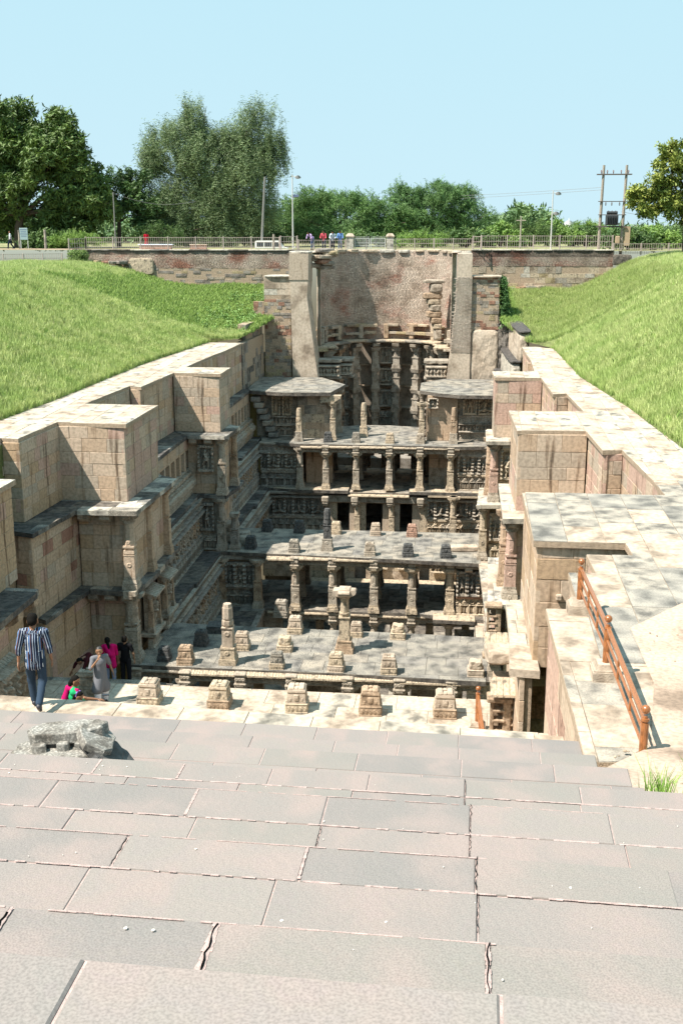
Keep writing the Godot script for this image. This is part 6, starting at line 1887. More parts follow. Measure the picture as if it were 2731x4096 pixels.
# spray of leaves: n leaves of length l and width w round a twig of length len
func leaf_spray(n: int, l: float, w: float, seed_: int, len_ := 0.6, droop := 0.3) -> ArrayMesh:
	var q := RandomNumberGenerator.new()
	q.seed = seed_
	var m := MB.new()
	m.has_c = true
	for i in n:
		var t := q.randf_range(-0.5, 0.5)
		var o := Vector3(q.randf_range(-0.12, 0.12), t * len_ * droop * 2.0, t * len_) + Vector3(q.randf_range(-0.1, 0.1), q.randf_range(-0.1, 0.1), 0)
		var d := Vector3(q.randf_range(-1, 1), q.randf_range(-0.9, 0.35), q.randf_range(-1, 1)).normalized()
		var s := d.cross(Vector3(q.randf_range(-1, 1), q.randf_range(0.2, 1), q.randf_range(-1, 1))).normalized() * w * 0.5
		var e := o + d * l * q.randf_range(0.7, 1.2)
		var k := o.lerp(e, 0.45) + Vector3.UP * l * 0.07
		m.col = Color(1, 1, 1) * q.randf_range(0.75, 1.1)
		m.tri(o, k + s, e)
		m.tri(o, e, k - s)
	return m.done()

func tree(called: String, label: String, group: String, base: Vector3, trunk: Array, blobs: Array, spray: Mesh, sc: float, cols: Array, seed_: int, bark, hang := 0.0, dens := 1.0):
	var t := thing(called, label, "tree" if called.ends_with("tree") else "bush", base, group)
	var q := RandomNumberGenerator.new()
	q.seed = seed_
	var m := MB.new()
	if trunk.size() > 0:
		var path := []
		var rad := []
		for p in trunk:
			path.append(base + p[0])
			rad.append(p[1])
		m.tube(path, rad, 9)
	for b in blobs:
		var a: Vector3 = base + (trunk[-1][0] if trunk.size() > 0 else Vector3.ZERO)
		var e: Vector3 = base + b[0]
		var r0: float = trunk[-1][1] * 0.7 if trunk.size() > 0 else 0.12
		m.tube([a, a.lerp(e, 0.4) + Vector3(q.randf_range(-0.3, 0.3), 0.35, q.randf_range(-0.3, 0.3)), e], [r0, r0 * 0.6, 0.04], 6)
		for k in 3:
			var e2: Vector3 = e + Vector3(q.randf_range(-1, 1), q.randf_range(-0.3, 1), q.randf_range(-1, 1)) * (b[1] as Vector3) * 0.7
			m.tube([a.lerp(e, 0.7), e2], [r0 * 0.35, 0.025], 5)
	obj("trunk", m, bark, t)
	var tf := []
	var co := []
	var nz := FastNoiseLite.new()
	nz.seed = seed_
	nz.frequency = 0.55
	for b in blobs:
		var R: Vector3 = b[1]
		var n := int(b[2] * dens)
		var subs := []
		for i in 11:
			var e := Vector3(q.randfn(), q.randfn(), q.randfn()).normalized()
			subs.append([b[0] + e * R * q.randf_range(0.35, 0.95), q.randf_range(0.22, 0.42)])
		for i in n:
			var d := Vector3(q.randfn(), q.randfn(), q.randfn()).normalized()
			var sb: Array = subs[i % 11]
			var p: Vector3 = (b[0] + d * R * pow(q.randf(), 0.42) * 0.9) if i % 5 == 0 else (sb[0] + d * R * sb[1] * pow(q.randf(), 0.5))
			var g: float = nz.get_noise_3dv(base + p)
			if g < -0.22 and q.randf() < 0.85: continue
			p += d * R * g * 0.35
			p.y -= hang * q.randf() * (1.0 if d.y < 0.2 else 0.3)
			if p.y < 0.15: p.y = 0.15 + q.randf() * 0.3
			var ax := Vector3(q.randfn(), q.randfn(), q.randfn()).normalized()
			var bs := Basis(Vector3.UP, q.randf() * TAU) * Basis(Vector3.RIGHT, q.randf_range(-0.6, 0.6)) if hang > 0 else Basis(ax, q.randf() * TAU)
			tf.append(Transform3D(bs * Basis.from_scale(Vector3.ONE * sc * q.randf_range(0.7, 1.25)), base + p))
			var c: Color = (cols[0] as Color).lerp(cols[1], clamp(0.5 + g * 1.2 + q.randf_range(-0.3, 0.3), 0, 1))
			co.append(c * q.randf_range(0.8, 1.2))
	scatter("crown", spray, M.leaf, tf, co, t)

func trees():
	M.leaf = leafy(0.4)
	var bark := stone(lin(0.10, 0.075, 0.055), cache.grain, null, 1.5, 0.2, 0.6)
	var neem := leaf_spray(26, 0.42, 0.13, 11, 0.9, 0.35)
	var feather := leaf_spray(34, 0.32, 0.05, 12, 1.2, 0.25)
	var hangm := leaf_spray(30, 0.34, 0.055, 13, 0.5, 2.0)
	var dg := [Color(0.05, 0.10, 0.02), Color(0.14, 0.22, 0.05)]
	tree("neem_tree", "large dark green tree with a forked trunk at the left picture edge", "trees behind the fence", Vector3(-42.6, 0, -110), [[Vector3(0, 0, 0), 0.5], [Vector3(0.1, 2.0, 0), 0.38], [Vector3(0.5, 3.2, 0), 0.32]],
		[[Vector3(-2.5, 7.0, 0), Vector3(4, 3.6, 3.5), 620], [Vector3(3.2, 8.4, 0.3), Vector3(3.4, 3.4, 3.2), 560], [Vector3(0, 11.5, 0), Vector3(3.2, 2.6, 3), 420], [Vector3(5.6, 9.6, 0.5), Vector3(2.2, 2.4, 2.2), 260], [Vector3(4.6, 12.0, 0), Vector3(1.2, 1.5, 1.3), 100], [Vector3(6.0, 5.6, 0), Vector3(2.8, 2.5, 2.6), 300],
		[Vector3(5.5, 2.9, -0.5), Vector3(3.2, 2.0, 2.2), 280], [Vector3(-4, 4.0, 0.5), Vector3(3, 1.8, 2.2), 260], [Vector3(0.5, 5.4, 1.2), Vector3(3.4, 1.8, 2), 260], [Vector3(-5.5, 11.5, 0), Vector3(3, 2.6, 2.6), 300], [Vector3(2.6, 2.6, -1.5), Vector3(4.5, 1.8, 1.6), 320], [Vector3(1.5, 8.5, -1.0), Vector3(4.6, 3.4, 2), 460], [Vector3(6.5, 7.4, 0), Vector3(2.0, 2.2, 2), 200], [Vector3(8.0, 4.2, -0.6), Vector3(2.6, 2.2, 2), 260], [Vector3(-3.5, 2.4, -1.6), Vector3(4, 1.6, 1.5), 220]], neem, 1.15, dg, 101, bark, 0.0, 1.25)
	tree("dark_tree", "dark leafy tree between the large left tree and the grey drooping tree", "trees behind the fence", Vector3(-33.5, 0, -114), [[Vector3(0, 0, 0), 0.25], [Vector3(0.1, 2.5, 0), 0.18]],
		[[Vector3(-0.5, 5.2, 0), Vector3(3.2, 2.6, 2.4), 360], [Vector3(1.8, 6.6, 0), Vector3(1.8, 1.6, 1.6), 140], [Vector3(3.2, 3.2, 0), Vector3(2.4, 2.2, 2), 220], [Vector3(-3.4, 3.6, 0.5), Vector3(2.4, 2.4, 2), 240]], neem, 1.0, [Color(0.04, 0.09, 0.025), Color(0.09, 0.17, 0.045)], 102, bark)
	tree("drooping_tree", "tall grey-green tree with hanging twigs and two round tops, left of the lamp post", "trees behind the fence", Vector3(-24, 0, -116), [[Vector3(0.3, 0, 0), 0.5], [Vector3(0.2, 1.6, 0), 0.42], [Vector3(-0.5, 3.4, 0), 0.36]],
		[[Vector3(-3.6, 10.0, 0), Vector3(3.4, 2.8, 3.0), 520], [Vector3(-1.8, 12.4, 0), Vector3(1.9, 2.3, 2), 240], [Vector3(4.2, 10.8, 0), Vector3(3.4, 3.2, 3), 620], [Vector3(4.8, 8.0, 0), Vector3(3.0, 2.2, 2.6), 360], [Vector3(0.6, 8.2, 1.2), Vector3(4.4, 3.2, 3), 760],
		[Vector3(-2.2, 5.2, 0.8), Vector3(4.0, 2.8, 2.8), 620], [Vector3(1.6, 4.4, 0.8), Vector3(4.2, 2.8, 2.8), 620], [Vector3(-6.2, 9.0, 0), Vector3(2, 1.7, 1.8), 160], [Vector3(-3.6, 2.6, 0.8), Vector3(2.8, 1.8, 2), 260], [Vector3(3.0, 2.6, 0.3), Vector3(3.4, 1.8, 2), 280], [Vector3(-4.6, 4.4, 0.5), Vector3(2.8, 2.4, 2.2), 300], [Vector3(4.6, 4.4, 0.3), Vector3(2.6, 2.2, 2.2), 260], [Vector3(0.2, 1.7, 1.2), Vector3(5.0, 1.3, 2), 300], [Vector3(0.9, 10.2, 0), Vector3(2.6, 2.0, 2), 300], [Vector3(6.4, 9.4, 0), Vector3(1.6, 2.0, 1.6), 160]],
		hangm, 1.0, [Color(0.11, 0.165, 0.07), Color(0.22, 0.30, 0.14)], 103, bark, 0.9, 1.7)
	tree("thorn_tree", "broad feathery green thorn tree right of the lamp post", "trees behind the fence", Vector3(-12.5, 0, -124), [[Vector3(0, 0, 0), 0.25], [Vector3(0, 1.2, 0), 0.2]],
		[[Vector3(-5.6, 2.6, 0), Vector3(3.6, 2.3, 3), 560], [Vector3(-1.5, 4.2, 0), Vector3(4.2, 2.1, 3), 640], [Vector3(2.8, 4.0, 0), Vector3(3.6, 2.2, 3), 560], [Vector3(6.4, 2.6, 0.3), Vector3(3.2, 2.0, 2.6), 420], [Vector3(0.5, 1.8, 1.6), Vector3(6.5, 1.6, 2), 620]], feather, 1.0, [Color(0.08, 0.18, 0.05), Color(0.17, 0.30, 0.09)], 104, bark, 0.0, 1.3)
	tree("thorn_tree", "second feathery thorn tree behind the gate, with a rounded higher top", "trees behind the fence", Vector3(-1.5, 0, -126), [[Vector3(0, 0, 0), 0.25], [Vector3(0, 1.6, 0), 0.2]],
		[[Vector3(-2.8, 4.8, 0), Vector3(3.2, 2.1, 3), 520], [Vector3(0.8, 5.2, 0), Vector3(3.2, 1.8, 2.8), 460], [Vector3(3.2, 3.8, 0), Vector3(2.6, 2.0, 2.6), 380], [Vector3(4.8, 2.2, 0), Vector3(2.4, 1.6, 2), 260], [Vector3(-1, 2.6, 1.2), Vector3(4, 1.6, 2), 380]], feather, 1.0, [Color(0.07, 0.165, 0.05), Color(0.155, 0.28, 0.09)], 105, bark, 0.0, 1.3)
	var lg := [Color(0.13, 0.25, 0.05), Color(0.24, 0.37, 0.08)]
	var k := 0
	for q in [[-28.5, -112.0, 2.2, "light green bush between the white post and the drooping tree"], [-26.0, -118.0, 2.0, "low bush under the left side of the drooping tree"], [-9.0, -118.0, 1.3, "low green bush behind the four leaning men"], [-2.5, -115.0, 1.5, "bright green bush behind the gate's right post"], [2.0, -116.0, 1.6, "bright green bush to the right of the gate"], [5.5, -118.0, 2.1, "round bush behind the brick pier's fence corner"],
		[8.8, -122.0, 2.6, "bush with a taller crown left of the double lamp post"], [12.0, -126.0, 2.4, "bush behind the double lamp post"], [15.2, -128.0, 2.0, "bush between the double lamp post and the transformer poles"], [18.3, -150.0, 3.0, "distant bush behind the transformer poles"], [16.2, -104.0, 1.6, "bright bush under the transformer platform"], [19.5, -110.0, 2.0, "dark bush below the tree at the right picture edge"], [23.5, -118.0, 1.8, "bush at the right picture edge below the tree"],
		[-48.0, -106.0, 1.6, "undergrowth bush behind the walking person"], [-38.5, -107.0, 1.5, "undergrowth bush right of the forked trunk"], [-35.5, -106.0, 1.3, "undergrowth bush near the white concrete posts"], [-20.0, -122.0, 1.8, "bush behind the white van"]]:
		var h: float = q[2]
		tree("green_bush", q[3], "bushes behind the fences", Vector3(q[0], 0, q[1]), [], [[Vector3(-1.0, h * 0.5, 0), Vector3(1.8, h * 0.6, 1.5), 150], [Vector3(1.2, h * 0.45, 0), Vector3(1.8, h * 0.55, 1.5), 150], [Vector3(0, h * 0.75, 0), Vector3(1.2, h * 0.4, 1.1), 80]],
			neem if k % 3 else feather, 0.75, lg if k % 2 else [Color(0.05, 0.12, 0.03), Color(0.12, 0.2, 0.05)], 120 + k, bark)
		k += 1
	tree("clump_leaved_tree", "tree with yellow-green leaf clumps at the right picture edge", "trees behind the fence", Vector3(18.9, -0.4, -92), [[Vector3(0, 0, 0), 0.3], [Vector3(-0.2, 2.4, 0), 0.22], [Vector3(-0.5, 3.6, 0), 0.18]],
		[[Vector3(-4.1, 4.6, 0), Vector3(0.95, 0.95, 0.9), 70], [Vector3(-3.2, 3.7, 0), Vector3(1.1, 0.75, 1), 80], [Vector3(-2.6, 5.6, 0), Vector3(1.3, 1.3, 1.2), 150], [Vector3(-1.6, 4.4, 0.2), Vector3(1.4, 1.2, 1.2), 150], [Vector3(-0.6, 6.2, 0), Vector3(1.5, 1.5, 1.3), 180], [Vector3(-1.9, 7.6, 0), Vector3(1.2, 1.2, 1), 110],
		[Vector3(-0.2, 8.2, 0), Vector3(1.3, 1.2, 1.1), 120], [Vector3(1.4, 7.2, 0), Vector3(1.6, 1.6, 1.3), 170], [Vector3(0.6, 4.2, 0), Vector3(1.5, 1.2, 1.2), 140], [Vector3(-0.2, 3.2, 0.2), Vector3(0.9, 0.7, 0.9), 50], [Vector3(1.8, 5.4, 0), Vector3(1.6, 1.5, 1.3), 160]], leaf_spray(24, 0.26, 0.13, 14, 0.4, 0.3), 1.0, [Color(0.14, 0.21, 0.04), Color(0.34, 0.38, 0.08)], 106, bark)
	# a far belt of scrub that reads as one mass
	var tf := []
	var co := []
	for i in 3800:
		var x: float = rg.randf_range(-80, 70)
		var z: float = rg.randf_range(-175, -150)
		var top: float = 3.2 + 2.2 * hills.get_noise_2d(x * 0.4, 3.0) + 1.0 * hills.get_noise_2d(x * 1.6, 9.0)
		if x > 14: top = min(top, 1.6)
		tf.append(Transform3D(Basis(Vector3(rg.randf(), rg.randf(), rg.randf()).normalized(), rg.randf() * TAU) * Basis.from_scale(Vector3.ONE * 2.2), Vector3(x, pow(rg.randf(), 0.7) * max(top, 1.0), z)))
		co.append(Color(0.08, 0.16, 0.06).lerp(Color(0.17, 0.27, 0.10), rg.randf()))
	scatter("treeline", neem, M.leaf, tf, co)

# ---------------------------------------------------------------- fences, poles, van
func fence(label: String, a: Vector3, b: Vector3, h: float, panels: int, group := "iron fences along the far edge"):
	var t := thing("iron_fence", label, "fence", a, group)
	var u := (b - a).normalized()
	var L := a.distance_to(b)
	for i in panels + 1:
		var m := MB.new()
		m.cbox(Vector3(0, h * 0.52, 0), Vector3(0.09, h * 1.04, 0.09), 0.015)
		obj("post", m, M.iron, t, T(a + u * (L * i / panels)))
	for k in 3:
		var m := MB.new()
		m.box((a + b) * 0.5 + Vector3.UP * h * [0.18, 0.58, 0.97][k], Vector3(L, 0.035, 0.03), Basis(u, Vector3.UP, u.cross(Vector3.UP)))
		obj("rail", m, M.iron, t)
	var bm := MB.new()
	var n := int(L / 0.19)
	for i in n:
		bm.box(a + u * (L * (i + 0.5) / n) + Vector3.UP * h * 0.53, Vector3(0.024, h * 0.94, 0.024))
	obj("bars", bm, M.iron, t).set_meta("kind", "stuff")

func far_things():
	fence("long pinkish iron fence on top of the left retaining wall", Vector3(-31.6, 0.08, -97.3), Vector3(-14.4, 0.08, -97.3), 1.02, 7)
	fence("short end panel of iron fence at the left corner of the left wall", Vector3(-32.9, 0.0, -96.6), Vector3(-31.6, 0.05, -97.3), 0.95, 1)
	fence("low iron fence at the top of the grass on the far left", Vector3(-45, -1.3, -90), Vector3(-33, -1.2, -95), 0.95, 8)
	fence("iron fence panel where the left wall meets the left pier", Vector3(-14.3, 0.08, -97.2), Vector3(-12.9, 0.08, -97.6), 1.1, 1)
	fence("iron fence that the four men lean on, left of the gate", Vector3(-12.8, 0.02, -97.6), Vector3(-8.7, 0.02, -97.6), 0.85, 3)
	fence("iron fence between the gate's right post and the right pier", Vector3(-4.4, 0.02, -97.6), Vector3(2.2, 0.05, -97.4), 0.95, 4)
	fence("short iron fence panel turning the corner by the right pier", Vector3(2.2, 0.08, -97.0), Vector3(2.9, 0.1, -96.4), 1.1, 1)
	fence("tall iron fence on the black-topped parapet at the right", Vector3(2.9, 0.12, -97.3), Vector3(13.9, 0.12, -97.3), 1.12, 5)
	fence("low iron fence running off to the right picture edge above the grass", Vector3(14.0, -0.35, -97.3), Vector3(30, -0.35, -97.8), 0.95, 7)
	for q in [[-8.3, "left squared stone gate post with a peaked cap"], [-4.85, "right squared stone gate post with a peaked cap"]]:
		var t := thing("gate_post", q[1], "gate post", Vector3(q[0], 0, -97.6), "stone gate posts")
		var m := MB.new()
		m.cbox(Vector3(0, 0.55, 0), Vector3(0.62, 1.1, 0.62), 0.03)
		obj("shaft", m, M.cap3, t, T(t.position))
		m = MB.new()
		m.stack([[1.1, 0.36, 1.2, 0.37, 4], [1.2, 0.37, 1.42, 0.2, 4]])
		obj("post_cap", m, M.cap2, t, T(t.position))
	var g := thing("iron_gate", "closed two-leaf iron gate between the stone posts", "gate", Vector3(-6.6, 0, -97.6))
	for s in [-1, 1]:
		var m := MB.new()
		var x0: float = -6.575 + s * 0.68
		for k in 12:
			m.box(Vector3(x0 - 0.57 + k * 0.104, 0.6, -97.6), Vector3(0.024, 1.15, 0.024))
		for y in [0.12, 0.38, 0.62, 0.98]:
			m.box(Vector3(x0, y, -97.6), Vector3(1.24, 0.035, 0.03))
		for x in [-0.62, 0.62]:
			m.box(Vector3(x0 + x, 0.56, -97.6), Vector3(0.05, 0.9, 0.05))
		obj("gate_leaf", m, M.pipe, g)
	var gp := MB.new()
	gp.box(Vector3(-6.9, 0.5, -97.68), Vector3(0.12, 1.0, 0.08))
	obj("centre_stop", gp, M.iron, g)
	# lamps and poles
	lamp("tall steel lamp post with one hooded lamp, left of the four men", Vector3(-13.6, 0, -100), 6.4, [[0.5, 6.2]], true)
	lamp("steel lamp post with two hooded lamps on the right", Vector3(9.0, 0, -100), 5.0, [[0.45, 4.75], [0.35, 3.1]], false)
	var conc := stone(lin(0.22, 0.22, 0.21), cache.grain, null, 1.0)
	var up := thing("utility_pole", "leaning grey utility pole in front of the drooping tree", "pole", Vector3(-17.7, 0, -108), "")
	var m := MB.new()
	m.tube([Vector3(-17.75, 0, -108), Vector3(-17.3, 6.6, -108)], [0.13, 0.10], 8)
	obj("shaft", m, conc, up)
	var k := 0
	for q in [[-30.9, -104.0, 5.1, 0.06, "thin white post beside the dark left tree"], [-37.3, -103.0, 1.75, 0.12, "short white concrete post to the right of the forked trunk"], [-40.0, -103.5, 1.7, 0.09, "short pale concrete post near the walking person"], [-15.4, -100.5, 1.35, 0.1, "stub post at the right end of the left fence"], [7.0, -110, 3.0, 0.08, "small pole with a crossbar among the bushes left of the double lamp"]]:
		var t := thing("concrete_post", q[4], "post", Vector3(q[0], 0, q[1]), "posts behind the fences")
		m = MB.new()
		m.tube([Vector3(q[0], 0, q[1]), Vector3(q[0], q[2], q[1])], [q[3], q[3] * 0.9], 6)
		obj("shaft", m, conc if k == 0 else M.grey2, t)
		if k == 4:
			m = MB.new()
			m.box(Vector3(q[0], 2.6, q[1]), Vector3(0.9, 0.07, 0.07))
			obj("crossbar", m, M.iron, t)
		k += 1
	var w := MB.new()
	for q in [[Vector3(-30.9, 5.0, -104), Vector3(-24.5, 4.4, -110)], [Vector3(13.0, 5.2, -99), Vector3(-20, 7.0, -170)], [Vector3(13.0, 5.0, -99), Vector3(-20, 6.6, -170)], [Vector3(14.7, 3.2, -99), Vector3(30, 2.4, -100)]]:
		var path := []
		var rad := []
		for i in 9:
			var f := i / 8.0
			path.append((q[0] as Vector3).lerp(q[1], f) - Vector3.UP * sin(f * PI) * 0.6)
			rad.append(0.014)
		w.tube(path, rad, 4)
	tag(obj("power_wires", w, plain(lin(0.2, 0.2, 0.2), 0.7)), "thin power wires strung from the transformer poles and the white post", "wires")
	transformer()
	van()
	sign_board()
	buildings()

func lamp(label: String, p: Vector3, H: float, heads: Array, solar: bool):
	var t := thing("lamp_post", label, "lamp post", p, "steel lamp posts")
	var m := MB.new()
	m.tube([p, p + Vector3(0, H * 0.5, 0), p + Vector3(0, H, 0)], [0.075, 0.06, 0.045], 8)
	obj("pole", m, M.pipe, t)
	for h in heads:
		m = MB.new()
		var o := p + Vector3(h[0], h[1], 0)
		m.tube([p + Vector3(0, h[1] + 0.05, 0), o + Vector3(0, 0.05, 0)], [0.03, 0.03], 6)
		obj("arm", m, M.pipe, t)
		m = MB.new()
		m.stack([[0, 0.24, 0.06, 0.26, 12], [0.06, 0.26, 0.18, 0.16, 12], [0.18, 0.16, 0.24, 0.05, 12]], o - Vector3(0, 0.1, 0))
		obj("lamp_hood", m, plain(lin(0.22, 0.22, 0.22), 0.5), t)
		m = MB.new()
		m.stack([[-0.05, 0.14, 0.0, 0.2, 12]], o - Vector3(0, 0.1, 0))
		obj("lamp_glass", m, plain(lin(0.7, 0.7, 0.68), 0.3), t)
	if solar:
		m = MB.new()
		m.cbox(Vector3.ZERO, Vector3(0.5, 0.04, 0.4), 0.01, Basis(Vector3.RIGHT, 0.6))
		obj("solar_panel", m, plain(lin(0.05, 0.06, 0.1), 0.2), t, T(p + Vector3(0.3, H * 0.72, 0)))
		m = MB.new()
		m.box(p + Vector3(0.12, H * 0.7, 0), Vector3(0.28, 0.04, 0.04))
		obj("panel_bracket", m, M.pipe, t)

func transformer():
	var t := thing("transformer_tower", "two-pole electric transformer tower with crossbars and insulators at the right", "transformer", Vector3(13.8, 0, -99))
	var conc := stone(lin(0.36, 0.31, 0.26), cache.grain, null, 1.0)
	var steel := plain(lin(0.10, 0.085, 0.075), 0.7)
	for x in [12.95, 14.85]:
		var m := MB.new()
		m.tube([Vector3(x, -0.4, -99), Vector3(x + 0.1, 7.0, -99)], [0.15, 0.11], 8)
		obj("pole", m, conc, t)
	for q in [[6.25, 0.09, 0.5], [4.05, 0.06, 0.25], [2.95, 0.06, 0.2], [1.98, 0.12, 0.3]]:
		var m := MB.new()
		m.box(Vector3(13.95, q[0], -98.85), Vector3(1.9 + q[2] * 2, q[1], 0.1))
		m.box(Vector3(13.95, q[0], -99.15), Vector3(1.9 + q[2] * 2, q[1], 0.1))
		obj("crossbar", m, steel, t)
	for x in [12.85, 13.35, 13.85, 14.5, 15.1]:
		var m := MB.new()
		m.stack([[0, 0.03, 0.12, 0.03, 8], [0.12, 0.07, 0.16, 0.05, 8], [0.18, 0.07, 0.22, 0.05, 8], [0.24, 0.06, 0.3, 0.03, 8]])
		obj("insulator", m, plain(lin(0.16, 0.07, 0.05), 0.3), t, T(Vector3(x, 6.3, -98.95)))
		if x > 13.2 and x < 15:
			obj("insulator", m, plain(lin(0.2, 0.12, 0.09), 0.3), t, Transform3D(Basis(Vector3.RIGHT, PI), Vector3(x, 4.0, -98.85)))
	var m := MB.new()
	m.cbox(Vector3(13.95, 2.52, -99), Vector3(1.0, 0.85, 0.7), 0.05)
	for i in 7:
		m.cbox(Vector3(13.53 + i * 0.14, 2.5, -98.55), Vector3(0.035, 0.7, 0.2), 0.01)
	m.tube([Vector3(13.5, 3.12, -99), Vector3(14.4, 3.12, -99)], [0.14, 0.14], 8)
	obj("transformer_tank", m, plain(lin(0.035, 0.04, 0.045), 0.5), t)
	for i in 3:
		m = MB.new()
		m.stack([[2.95, 0.04, 3.3, 0.03, 8], [3.0, 0.07, 3.05, 0.05, 8], [3.12, 0.07, 3.17, 0.05, 8], [3.24, 0.06, 3.28, 0.04, 8]])
		obj("bushing", m, plain(lin(0.2, 0.1, 0.07), 0.3), t, T(Vector3(13.65 + i * 0.3, 0, -99.1)))
	m = MB.new()
	m.box(Vector3(15.3, 1.2, -99), Vector3(0.5, 1.6, 0.1))
	m.cbox(Vector3(14.5, 0.9, -98.8), Vector3(0.35, 0.6, 0.25), 0.03)
	obj("switch_box", m, plain(lin(0.4, 0.3, 0.2), 0.7), t)

func van():
	var t := thing("parked_van", "white van parked behind the left fence next to the lamp post", "van", Vector3(-16.7, -0.75, -108))
	var white := plain(lin(0.78, 0.78, 0.76), 0.25)
	var o := Vector3(-16.7, -0.75, -107.5)
	var m := MB.new()
	m.prism(PackedVector2Array([Vector2(-2.1, 0.4), Vector2(2.2, 0.4), Vector2(2.25, 0.95), Vector2(2.1, 1.15), Vector2(1.5, 1.3), Vector2(1.0, 1.98), Vector2(0.8, 2.05), Vector2(-1.95, 2.05), Vector2(-2.1, 1.9)]), -0.85, 0.85)
	obj("body", m, white, t, T(o))
	var glass := plain(lin(0.03, 0.04, 0.05), 0.08)
	for q in [[-1.85, -0.95], [-0.85, 0.1], [0.2, 1.0]]:
		m = MB.new()
		var cut: float = 0.28 if q[1] > 0.5 else 0.0
		m.prism(PackedVector2Array([Vector2(q[0], 1.28), Vector2(q[1] + cut, 1.28), Vector2(q[1], 1.88), Vector2(q[0], 1.88)]), 0.85, 0.862)
		obj("window", m, glass, t, T(o))
	m = MB.new()
	m.box(Vector3(0, 1.1, 0.862), Vector3(4.1, 0.04, 0.02))
	obj("trim", m, plain(lin(0.2, 0.2, 0.2)), t, T(o))
	for x in [-1.35, 1.4]:
		for z in [-0.75, 0.75]:
			m = MB.new()
			m.stack([[-0.11, 0.33, 0.11, 0.33, 16]])
			var w := obj("wheel", m, plain(lin(0.02, 0.02, 0.02), 0.9), t, Transform3D(Basis(Vector3.RIGHT, PI / 2), o + Vector3(x, 0.33, z)))
			m = MB.new()
			m.stack([[0.11, 0.18, 0.125, 0.16, 12]])
			obj("rim", m, M.pipe, w, Transform3D(Basis(Vector3.RIGHT, PI / 2), o + Vector3(x, 0.33, z)))
	t.scale = Vector3.ONE * 0.72
	for s in [0.5, -0.5]:
		m = MB.new()
		m.cbox(o + Vector3(2.2, 0.85, s), Vector3(0.1, 0.18, 0.3), 0.03)
		obj("headlight", m, plain(lin(0.8, 0.8, 0.8), 0.1), t)

func sign_board():
	var t := thing("sign_board", "pale blue notice board on two posts behind the walking person", "sign", Vector3(-40.7, 0, -105.5))
	var m := MB.new()
	m.cbox(Vector3(-40.3, 1.35, -105.5), Vector3(0.8, 1.1, 0.06), 0.01)
	obj("board", m, plain(lin(0.26, 0.36, 0.38), 0.5), t)
	m = MB.new()
	for x in [-40.65, -39.95]:
		m.box(Vector3(x, 0.9, -105.55), Vector3(0.06, 1.8, 0.06))
	obj("posts", m, M.pipe, t)
	m = MB.new()
	for i in 4:
		m.box(Vector3(-40.3, 1.75 - i * 0.2, -105.46), Vector3(0.65 - 0.1 * (i % 2), 0.05, 0.008))
	obj("lettering", m, plain(lin(0.1, 0.15, 0.25), 0.6), t)
	# low benches behind the left fence
	var k := 0
	for q in [[-26.2, -100.6, 3.2, "long low white bench behind the left fence"], [-22.3, -100.8, 1.6, "short pinkish block bench behind the left fence"]]:
		var b := thing("low_bench", q[3], "bench", Vector3(q[0], 0, q[1]), "benches behind the fence")
		m = MB.new()
		m.cbox(Vector3(0, 0.42, 0), Vector3(q[2], 0.1, 0.5), 0.02)
		obj("seat", m, M.cap2 if k else plain(lin(0.6, 0.65, 0.75)), b, T(Vector3(q[0], 0, q[1])))
		m = MB.new()
		m.cbox(Vector3(0, 0.2, 0), Vector3(q[2] * 0.92, 0.4, 0.4), 0.02)
		obj("base", m, M.rosy, b, T(Vector3(q[0], 0, q[1])))
		k += 1

func buildings():
	var white := plain(lin(0.62, 0.62, 0.62), 0.9)
	var k := 0
	for q in [[121.0, -800.0, 22.0, 4.2, "long pale flat-roofed house far off at the right, behind the tree"], [160.0, -800.0, 34.0, 4.6, "pale house far off at the right picture edge"], [146.0, -860.0, 18.0, 5.6, "taller distant house between the pale ones at the right"]]:
		var t := thing("distant_house", q[4], "house", Vector3(q[0], 0, q[1]), "distant houses at the right")
		var m := MB.new()
		m.cbox(Vector3(0, q[3] * 0.5, 0), Vector3(q[2], q[3], 7), 0.05)
		obj("wall", m, white if k % 2 == 0 else plain(lin(0.5, 0.46, 0.44), 0.9), t, T(t.position))
		m = MB.new()
		m.cbox(Vector3(0, q[3] + 0.1, 0), Vector3(q[2] + 0.6, 0.25, 7.6), 0.03)
		obj("roof", m, M.cap3, t, T(t.position))
		for i in int(q[2] / 2.4):
			m = MB.new()
			m.cbox(Vector3(-q[2] * 0.5 + 1.4 + i * 2.4, q[3] * 0.55, 3.52), Vector3(1.0, 1.2, 0.08), 0.02)
			obj("window", m, plain(lin(0.1, 0.1, 0.12), 0.3), t, T(t.position))
		k += 1
	var d := thing("white_dome", "tiny white dome rising above the bushes left of the transformer", "dome", Vector3(27.2, 0, -260))
	var m := MB.new()
	m.stack([[0, 1.5, 2.2, 1.5, 12], [2.2, 1.6, 2.9, 1.4, 12], [2.9, 1.4, 3.5, 1.0, 12], [3.5, 1.0, 3.9, 0.4, 12], [3.9, 0.1, 4.5, 0.05, 8]])
	obj("shell", m, white, d, T(d.position))

